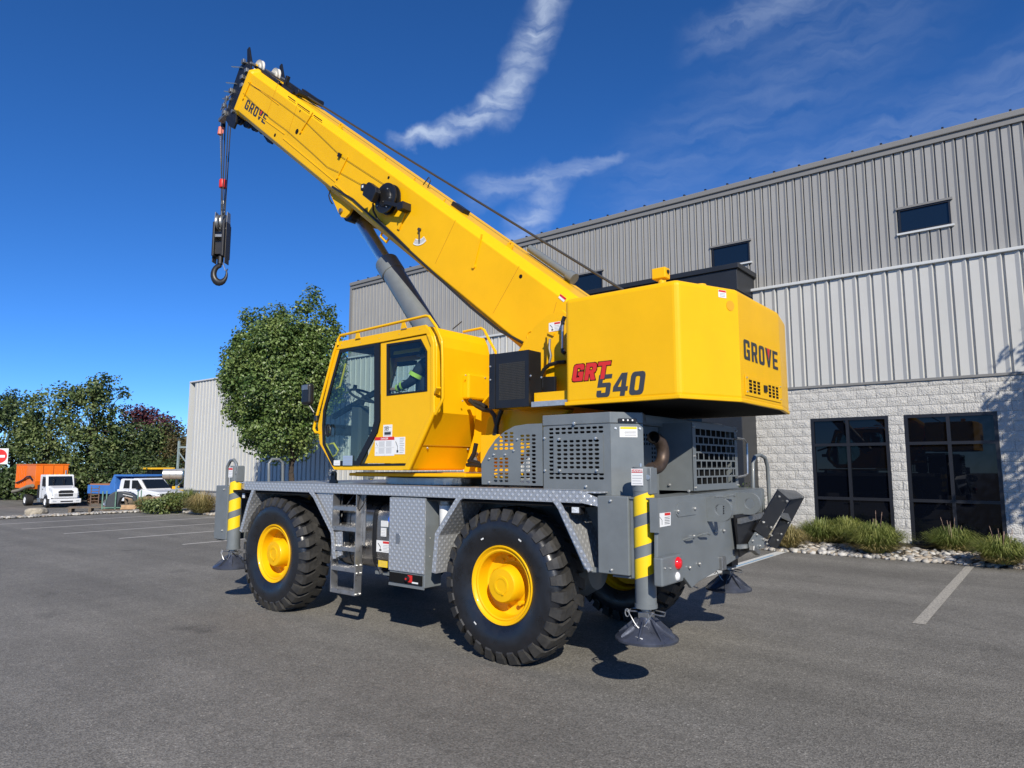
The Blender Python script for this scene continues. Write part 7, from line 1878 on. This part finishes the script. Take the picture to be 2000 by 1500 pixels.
# local: +x forward, front axle at x = 0
hood = [(-.15, .75), (1.05, .75), (1.12, 1.15), (.95, 1.55), (-.15, 1.78)]
b = MB(); b.poly([(x, -.92, z) for x, z in hood], (0, 1.84, 0)); lp(trk, b, 'hood', WPN, .10)
cabp = [(-1.75, .70), (-.15, .70), (-.15, 1.70), (-.42, 2.58), (-.60, 2.66), (-1.75, 2.66)]
b = MB(); b.poly([(x, -1.02, z) for x, z in cabp], (0, 2.04, 0)); tc_ = lp(trk, b, 'cab', WPN, .07)
b = MB(); b.add([(-.135, -.90, 1.74), (-.135, .90, 1.74), (-.385, .86, 2.52), (-.385, -.86, 2.52), (-.20, -.90, 1.74), (-.20, .90, 1.74), (-.45, .86, 2.52), (-.45, -.86, 2.52)], [(0, 1, 2, 3), (7, 6, 5, 4), (0, 4, 5, 1), (1, 5, 6, 2), (2, 6, 7, 3), (3, 7, 4, 0)]); lp(trk, b, 'windscreen', DGL, parent=tc_)
for s in (-1, 1):
    b = MB(); b.poly([(x, s * 1.022, z) for x, z in ((-1.10, 1.70), (-.35, 1.70), (-.52, 2.48), (-1.10, 2.48))], (0, .006 * s, 0)); lp(trk, b, 'side_window', DGL, parent=tc_)
    b = MB(); b.box(-.62, -.42, s * 1.16 - .06, s * 1.16 + .06, 1.75, 2.35); lp(trk, b, 'mirror', BLK, .03)
    b = MB(); b.tube([(-.4, s * 1.0, 2.30), (-.5, s * 1.16, 2.36)], .015, 5); b.tube([(-.3, s * 1.0, 1.75), (-.5, s * 1.16, 1.8)], .015, 5); lp(trk, b, 'mirror_arm', BLK)
    b = MB(); b.poly([(x, s * .90, z) for x, z in ((-.62, .72), (-.62, .95), (-.45, 1.18), (-.1, 1.28), (.35, 1.22), (.60, 1.0), (.72, .72), (.56, .72), (.45, .95), (.2, 1.08), (-.15, 1.08), (-.4, .92), (-.46, .72))], (0, .22 * s, 0)); lp(trk, b, 'wheel_arch', WPN, .03)
    b = MB(); b.poly([(1.02, s * .62, 1.0), (1.02, s * .95, 1.0), (.90, s * .98, 1.28), (.97, s * .66, 1.32)], (.05, 0, .01)); lp(trk, b, 'headlight', mat('headlight', (0.45, 0.48, 0.5), 0.1), .02)
    road_wheel(trk, 0, s * 1.12, .50, .30, CHR if s > 0 else WPN, s); road_wheel(trk, -4.7, s * 1.15, .50, .55, WPN, s)
b = MB(); b.poly([(1.045, y, z) for y, z in ((-.50, .92), (.50, .92), (.56, 1.30), (.40, 1.40), (-.40, 1.40), (-.56, 1.30))], (.07, 0, 0)); gl_ = lp(trk, b, 'grille', BLK, .02)
for k in range(4): b = MB(); b.box(1.12, 1.13, -.48, .48, 1.0 + .09 * k, 1.015 + .09 * k); lp(trk, b, 'grille_bar', STEEL, parent=gl_)
b = MB(); b.box(.90, 1.22, -1.12, 1.12, .36, .72); bp_ = lp(trk, b, 'bumper', WPN, .06)
b = MB(); b.box(1.215, 1.226, -.40, .50, .46, .56); lp(trk, b, 'bumper_slot', BLK, parent=bp_)
b = MB(); b.box(-7.0, 0.9, -.45, .45, .55, .80); lp(trk, b, 'frame', BLK)
b = MB(); b.box(-1.9, -1.2, -1.1, -.7, .40, .75); lp(trk, b, 'step', CHR, .02)
b = MB(); b.cyl((-2.05, -.85, .9), (-2.05, -.85, 2.1), .06, 10); b.cyl((-2.3, -.9, .8), (-2.3, -.9, 1.8), .1, 10); b.box(-2.5, -2.0, -.9, .9, .8, 1.3); lp(trk, b, 'lift_mast', BLK)
b = MB(); b.poly([(x, -1.2, z) for x, z in ((-7.2, 1.45), (-2.55, 1.45), (-2.35, 2.1), (-2.35, 3.45), (-7.2, 3.45))], (0, 2.4, 0)); bd = lp(trk, b, 'chip_body', ORG_, .02)
for k in range(6): b = MB(); x = -7.0 + .42 * k; b.box(x, x + .14, -1.262, -1.203, 1.5, 3.40); lp(trk, b, 'rib', ORG_, parent=bd)
for y in (-.75, .0, .75): b = MB(); b.box(-2.348, -2.29, y - .06, y + .06, 2.15, 3.42); lp(trk, b, 'rib', ORG_, parent=bd)
b = MB(); b.box(-7.22, -2.30, -1.24, 1.24, 3.455, 3.53); lp(trk, b, 'rim_rail', ORG_, parent=bd)
b = MB(); b.tube([(-7.1, -1.35, 1.15), (-5.4, -1.38, 1.30), (-3.6, -1.38, 1.62), (-2.4, -1.33, 1.75)], .14, 10); lp(trk, b, 'rolled_tarp', mat('tarp', (0.22, 0.20, 0.15), 0.9))
b = MB(); b.tube([(-6.6, -1.3, 1.9), (-5.6, -1.32, 2.05), (-4.8, -1.32, 2.2), (-4.0, -1.33, 2.45), (-3.2, -1.33, 2.5), (-2.7, -1.3, 2.2)], .07, 8); lp(trk, b, 'hydraulic_arm', BLK)
for s in (-1, 1):
    b = MB(); b.box(-1.16, -1.145, s * 1.022, s * 1.027, .85, 2.5); b.box(-.28, -.265, s * 1.022, s * 1.027, .85, 1.68); b.box(-1.16, -.28, s * 1.022, s * 1.027, .84, .855); lp(trk, b, 'door_seam', BLK, parent=tc_)
    b = MB(); b.box(-1.08, -.90, s * 1.024, s * 1.05, 1.45, 1.50); lp(trk, b, 'door_handle', BLK, parent=tc_)
for y in (-.7, -.35, 0, .35, .7): b = MB(); b.box(-.66, -.58, y - .05, y + .05, 2.655, 2.70); lp(trk, b, 'marker_lamp', STRP, parent=tc_)
b = MB(); b.cyl((-1.95, .9, .9), (-1.95, .9, 3.0), .07, 10); lp(trk, b, 'exhaust_stack', CHR)
for s in (-1, 1): b = MB(); b.poly([(1.226, s * .70, .50), (1.226, s * .95, .50), (1.226, s * .95, .62), (1.226, s * .70, .58)], (.006, 0, 0)); lp(trk, b, 'fog_lamp', MATS['headlight'], parent=bp_)
b = MB(); b.box(-.13, -.10, -.55, -.50, 1.80, 2.45); b.box(-.13, -.10, .20, .25, 1.80, 2.40); lp(trk, b, 'wiper', BLK, parent=tc_)
# ---- white pickup with blue dump body
q0 = at_depth(282, 985, 42.0); d0 = ray(282, 950); d0 = Vector((d0.x, d0.y, 0)).normalized(); rt = Vector((d0.y, -d0.x, 0)); fw = (rt * .58 - d0 * .82).normalized(); ang = math.atan2(fw.y, fw.x)
pk = thing('dump_pickup', 'white pickup truck with blue dump body behind the timber platform', 'truck', (q0.x, q0.y, gz(q0.x)), ang, local=True)
low = [(-1.3, .55), (2.6, .55), (2.65, .95), (2.55, 1.12), (1.25, 1.25), (-1.3, 1.25)]
b = MB(); b.poly([(x, -.98, z) for x, z in low], (0, 1.96, 0)); pb = lp(pk, b, 'body', WPN, .06)
ghs = [(-1.28, 1.25), (1.28, 1.25), (.55, 1.86), (.40, 1.92), (-.95, 1.92), (-1.15, 1.85)]
b = MB(); b.poly([(x, -.86, z) for x, z in ghs], (0, 1.72, 0)); pc = lp(pk, b, 'cab', WPN, .06)
b = MB(); b.add([(1.22, -.78, 1.31), (1.22, .78, 1.31), (.62, .70, 1.82), (.62, -.70, 1.82), (1.16, -.78, 1.28), (1.16, .78, 1.28), (.56, .70, 1.79), (.56, -.70, 1.79)], [(0, 1, 2, 3), (7, 6, 5, 4), (0, 4, 5, 1), (1, 5, 6, 2), (2, 6, 7, 3), (3, 7, 4, 0)]); o = lp(pk, b, 'windscreen', DGL, parent=pc); o.location = (.035, 0, .03)
for s in (-1, 1):
    for xs_ in (((-.05, 1.30), (.98, 1.30), (.48, 1.80), (-.05, 1.80)), ((-.85, 1.30), (-.25, 1.30), (-.25, 1.80), (-.75, 1.80))):
        b = MB(); b.poly([(x, s * .863, z) for x, z in xs_], (0, .006 * s, 0)); lp(pk, b, 'side_window', DGL, parent=pc)
    b = MB(); b.box(.75, .93, s * 1.08 - .07, s * 1.08 + .07, 1.25, 1.52); lp(pk, b, 'mirror', BLK, .02)
    for x in (1.75, -2.3): road_wheel(pk, x, s * 1.0, .40, .28, CHR, s)
    b = MB(); b.box(2.50, 2.67, s * .78 - .14, s * .78 + .14, .85, 1.06); lp(pk, b, 'headlight', MATS['headlight'], .03)
for s in (-1, 1):
    b = MB(); b.box(-.16, -.145, s * .982, s * .987, .62, 1.24); b.box(1.02, 1.035, s * .982, s * .987, .62, 1.24); lp(pk, b, 'door_seam', BLK, parent=pb)
    b = MB(); b.poly([(1.75 + .56 * math.cos(t), s * .975, .44 + .56 * math.sin(t)) for t in [math.pi * q / 14 for q in range(15)]], (0, .012 * s, 0)); lp(pk, b, 'wheel_arch', BLKM, parent=pb)
    b = MB(); b.box(-.05, .12, s * .984, s * 1.005, 1.08, 1.12); lp(pk, b, 'door_handle', BLK, parent=pb)
b = MB(); b.box(2.60, 2.675, -.55, .55, .78, 1.06); lp(pk, b, 'grille', BLK, .02)
b = MB(); b.box(2.55, 2.80, -.98, .98, .50, .70); lp(pk, b, 'bumper', CHR, .03)
db = [(-4.1, .95), (-1.4, .95), (-1.4, 1.35), (-1.42, 2.02), (.2, 2.02), (.2, 2.14), (-1.55, 2.14), (-1.95, 1.48), (-4.1, 1.48)]
b = MB(); b.poly([(x, -1.05, z) for x, z in db], (0, 2.10, 0)); lp(pk, b, 'dump_body', BLU, .03)
b = MB(); b.box(-3.9, 1.2, -.40, .40, .50, .75); lp(pk, b, 'frame', BLK)
b = MB(); b.box(-4.0, -2.0, -.95, .95, 1.482, 1.56); lp(pk, b, 'load', mat('load_rust', (0.35, 0.15, 0.07), 0.9))
# ---- yellow loader half hidden behind the pickup
q = at_depth(305, 985, 49.0); ld = thing('backhoe_loader', 'yellow loader with dark cab half hidden behind the pickup', 'loader', (q.x, q.y, gz(q.x)), ang - .2, local=True)
b = MB(); b.box(-.9, .6, -.75, .75, 1.35, 2.50); lc = lp(ld, b, 'cab', DGL, .04)
b = MB(); b.box(-1.0, .75, -.85, .85, 2.505, 2.64); lp(ld, b, 'cab_roof', YELM, .04)
for x in (-.92, .6):
    for y in (-.78, .72): b = MB(); b.box(x, x + .07, y, y + .07, 1.3, 2.50); lp(ld, b, 'cab_post', BLK)
b = MB(); b.box(-1.4, 2.2, -.55, .55, .70, 1.34); lp(ld, b, 'chassis', YELM, .06)
for x, r2 in ((-.8, .75), (1.7, .5)):
    for s in (-1, 1): road_wheel(ld, x, s * 1.0, r2, .4, YELM, s)
b = MB(); b.poly([(x, -.9, z) for x, z in ((1.9, .9), (2.9, .45), (3.5, .5), (3.3, .9), (2.8, 1.15), (2.0, 1.2))], (0, 1.8, 0)); lp(ld, b, 'bucket', YELM, .03)
b = MB(); b.bar((-1.3, .2, 1.0), (-2.3, .2, 2.0), .25, .3); b.bar((-2.3, .2, 2.0), (-2.9, .2, .8), .2, .25); lp(ld, b, 'rear_arm', YELM)
# ---- pallet rack at the building corner, with a silver drum on it
rk0 = at_depth(344, 965, 38.0); rk = thing('pallet_rack', 'grey-green steel pallet rack standing past the corner of the pale wing', 'rack', (rk0.x, rk0.y, gz(rk0.x)), R(-80), local=True)
for (x, y) in ((0, 0), (0, 1.1), (-2.4, 0), (-2.4, 1.1)):
    b = MB(); b.box(x - .05, x + .05, y - .04, y + .04, 0, 3.75); lp(rk, b, 'upright', GALV)
for z in (1.05, 2.1, 3.35):
    b = MB(); b.box(-.03, .03, .045, 1.055, z, z + .07); lp(rk, b, 'brace', GALV)
    for y in (0, 1.1): b = MB(); b.box(-2.35, -.055, y - .03, y + .03, z, z + .11); lp(rk, b, 'beam', GALV)
b = MB(); b.bar((0, .05, 3.1), (0, 1.05, 2.25), .04, .05); b.bar((0, .05, 1.2), (0, 1.05, 2.05), .04, .05); lp(rk, b, 'diagonal', GALV)
dq = at_depth(338, 926, 37.6); 
dr_ = thing('metal_drum', 'silver metal drum lying on the pallet rack by the building corner', 'drum', tuple(dq - Vector((0, 0, .28))), R(58), local=True)
b = MB(); b.lathe([(.001, -.5), (.25, -.5), (.28, -.48), (.28, -.16), (.29, -.15), (.28, -.14), (.28, .16), (.29, .17), (.28, .18), (.28, .48), (.25, .5), (.001, .5)], (0, 0, .28), 'x', 28); lp(dr_, b, 'shell', mat('drum_metal', (0.58, 0.57, 0.54), 0.35, metal=0.6, noise=0.2, nscale=8))
b = MB(); b.cyl((-.502, 0, .28), (-.51, 0, .28), .2, 20); lp(dr_, b, 'drum_end', STEEL)
# ---- timber platform (flat trailer deck)
tq = at_depth(300, 985, 36.5); tf = thing('timber_platform', 'low timber platform of tan boards in front of the pickup', 'platform', (tq.x, tq.y, gz(tq.x)), math.atan2(rt.y, rt.x) + .12, local=True)
for k in range(9): b = MB(); b.box(-1.3, 1.35, -1.0 + .225 * k, -.79 + .225 * k, .62, .665); lp(tf, b, 'board', WOODT)
for y in (-1.0, .95):
    b = MB(); b.box(-1.3, 1.35, y, y + .06, .44, .615); lp(tf, b, 'side_rail', WOOD)
for x in (-1.2, -.4, .4, 1.2):
    for y in (-.95, .88): b = MB(); b.box(x - .06, x + .06, y - .0, y + .08, 0, .438); lp(tf, b, 'leg', WOOD)
for k in range(7): b = MB(); x = -1.28 + .38 * k; b.box(x, x + .34, -.935, -.915, .05, .435); lp(tf, b, 'skirt_board', WOOD)
# ---- stack of dark pallets
pq = at_depth(178, 994, 33.0); ps = thing('wooden_skid', 'long dark weathered wooden skid beside the boulder', 'skid', (pq.x, pq.y, gz(pq.x)), math.atan2(rt.y, rt.x) - .05, local=True)
for k in range(5): b = MB(); b.box(-.95, .95, -.55 + .24 * k, -.36 + .24 * k, .26, .31); lp(ps, b, 'board', WOOD)
for x in (-.8, 0, .8): b = MB(); b.box(x - .06, x + .06, -.55, .6, .06, .258); lp(ps, b, 'bearer', WOOD)
for k in range(3): b = MB(); b.box(-.95, .95, -.5 + .45 * k, -.36 + .45 * k, .02, .058); lp(ps, b, 'bottom_board', WOOD)
# ---- green stillage with a dark plastic guard in it
gq = at_depth(236, 996, 32.5); gs = thing('steel_stillage', 'green steel post stillage on a pallet at the edge of the stones', 'stillage', (gq.x, gq.y, gz(gq.x)), math.atan2(rt.y, rt.x) - .15, local=True)
for x in (-.72, -.18, .75):
    b = MB(); b.box(x - .025, x + .025, -.40, -.35, .14, .98); lp(gs, b, 'post', GRN)
for x in (-.72, .75): b = MB(); b.box(x - .025, x + .025, .45, .50, .14, .98); lp(gs, b, 'post', GRN)
for y in (-.40, .45): b = MB(); b.box(-.695, .725, y, y + .05, .19, .24); lp(gs, b, 'rail', GRN)
for k in range(5): b = MB(); b.box(-.8, .85, -.45 + .21 * k, -.30 + .21 * k, .10, .138); lp(gs, b, 'board', WOOD)
for x in (-.7, .05, .75): b = MB(); b.box(x - .05, x + .05, -.45, .54, 0, .098); lp(gs, b, 'bearer', WOOD)
PLG = mat('dark_plastic', (0.030, 0.036, 0.044), 0.45)
gt = thing('plastic_fender', 'dark grey moulded guard standing in the green stillage', 'fender', (gq.x, gq.y, gz(gq.x) + .14), math.atan2(rt.y, rt.x) - .15, local=True)
prof_ = [(-.62, 0), (-.60, .42), (-.50, .66), (-.30, .80), (.10, .82), (.45, .74), (.66, .58), (.72, .36), (.60, .30), (.50, .46), (.20, .58), (.0, .50), (-.08, .20), (-.08, 0)]
b = MB(); b.poly([(x, -.28, z) for x, z in prof_], (0, .55, 0)); lp(gt, b, 'shell', PLG, .04)
b = MB(); b.bar((.10, -.295, .68), (.52, -.295, .57), .02, .05, up=(0, 1, 0)); lp(gt, b, 'label_strip', WHT)
tb_ = thing('timber_offcut', 'short tan timber block lying in the green stillage', 'timber', (gq.x + .2, gq.y + .35, gz(gq.x) + .14), math.atan2(rt.y, rt.x) - .15, local=True)
b = MB(); b.box(-.3, .35, -.62, -.52, .06, .20); lp(tb_, b, 'block', WOODT, .006); b = MB(); b.box(-.32, .30, -.64, -.50, 0.001, .058); lp(tb_, b, 'plank', WOODT)
# ---- trailer ramp standing upright
rq = at_depth(184, 984, 38.5); rp = thing('trailer_ramp', 'rusty ladder-like trailer ramp standing upright by the pickup', 'ramp', (rq.x, rq.y, gz(rq.x)), math.atan2(rt.y, rt.x), local=True)
RST = mat('rusty_steel', (0.13, 0.085, 0.06), 0.8, noise=0.4, nscale=12)
for x in (-.19, .19): b = MB(); b.box(x - .025, x + .025, -.03, .03, .35, 1.45); lp(rp, b, 'rail', RST)
for k in range(6): b = MB(); b.box(-.163, .163, -.02, .02, .45 + .17 * k, .49 + .17 * k); lp(rp, b, 'rung', RST)
b = MB(); b.box(-.3, 1.4, -.1, .1, .28, .345); lp(rp, b, 'tongue', BLK)
for x in (-.16, -.02): b = MB(); b.cyl((x, -.12, 0), (x, -.12, .30), .045, 10); lp(rp, b, 'jack', WPN)
# ---- boulder
bq = at_depth(71, 998, 31.3); bo = bmesh.new(); bmesh.ops.create_icosphere(bo, subdivisions=3, radius=1.0); r = random.Random(4)
from mathutils import noise as mnoise
for v in bo.verts:
    n_ = mnoise.noise(v.co * 1.6 + Vector((3, 1, 2))); v.co *= 1 + .22 * n_; v.co = Vector((v.co.x * .36, v.co.y * .50, max(-.10, v.co.z * .27)))
    if v.co.z > .19: v.co.z = .19 + (v.co.z - .19) * .3
me = bpy.data.meshes.new('boulder'); bo.to_mesh(me); bo.free(); me.materials.append(mat('boulder_rock', (0.36, 0.32, 0.25), 0.9, noise=0.3, nscale=6, bump=0.6, bscale=14, bdist=.03))
o = bpy.data.objects.new('boulder', me); COL.objects.link(o); o.location = (bq.x, bq.y, gz(bq.x) + .15); o.rotation_euler = (0, 0, R(15)); tag(o, 'flat pale boulder on the stone strip in front of the white truck', 'boulder')
# ---- road sign cut by the photo edge
sq = at_depth(-9, 985, 33.0); sg = thing('road_sign', 'white square sign with red disc on a post, cut by the photo edge', 'sign', (sq.x, sq.y, gz(sq.x) if sq.x < -31 else 0), math.atan2(rt.y, rt.x) - .35, local=True)
sz = at_depth(-9, 891, 33.0).z - sg.location.z
b = MB(); b.box(-.38, .38, -.008, 0, sz - .38, sz + .38); pl = lp(sg, b, 'plate', mat('sign_white', (0.72, 0.72, 0.72), 0.4))
b = MB(); b.cyl((0, -.009, sz), (0, -.011, sz), .335, 40); dsc = lp(sg, b, 'red_disc', RED, parent=pl)
b = MB(); b.box(-.24, .24, -.014, -.0115, sz - .06, sz + .06); lp(sg, b, 'white_bar', WHT, parent=dsc)
b = MB(); b.box(-.03, .03, .001, .05, 0, sz + .3); lp(sg, b, 'post', GALV)
for o in bpy.data.objects:
    if '_org' in o: del o['_org']
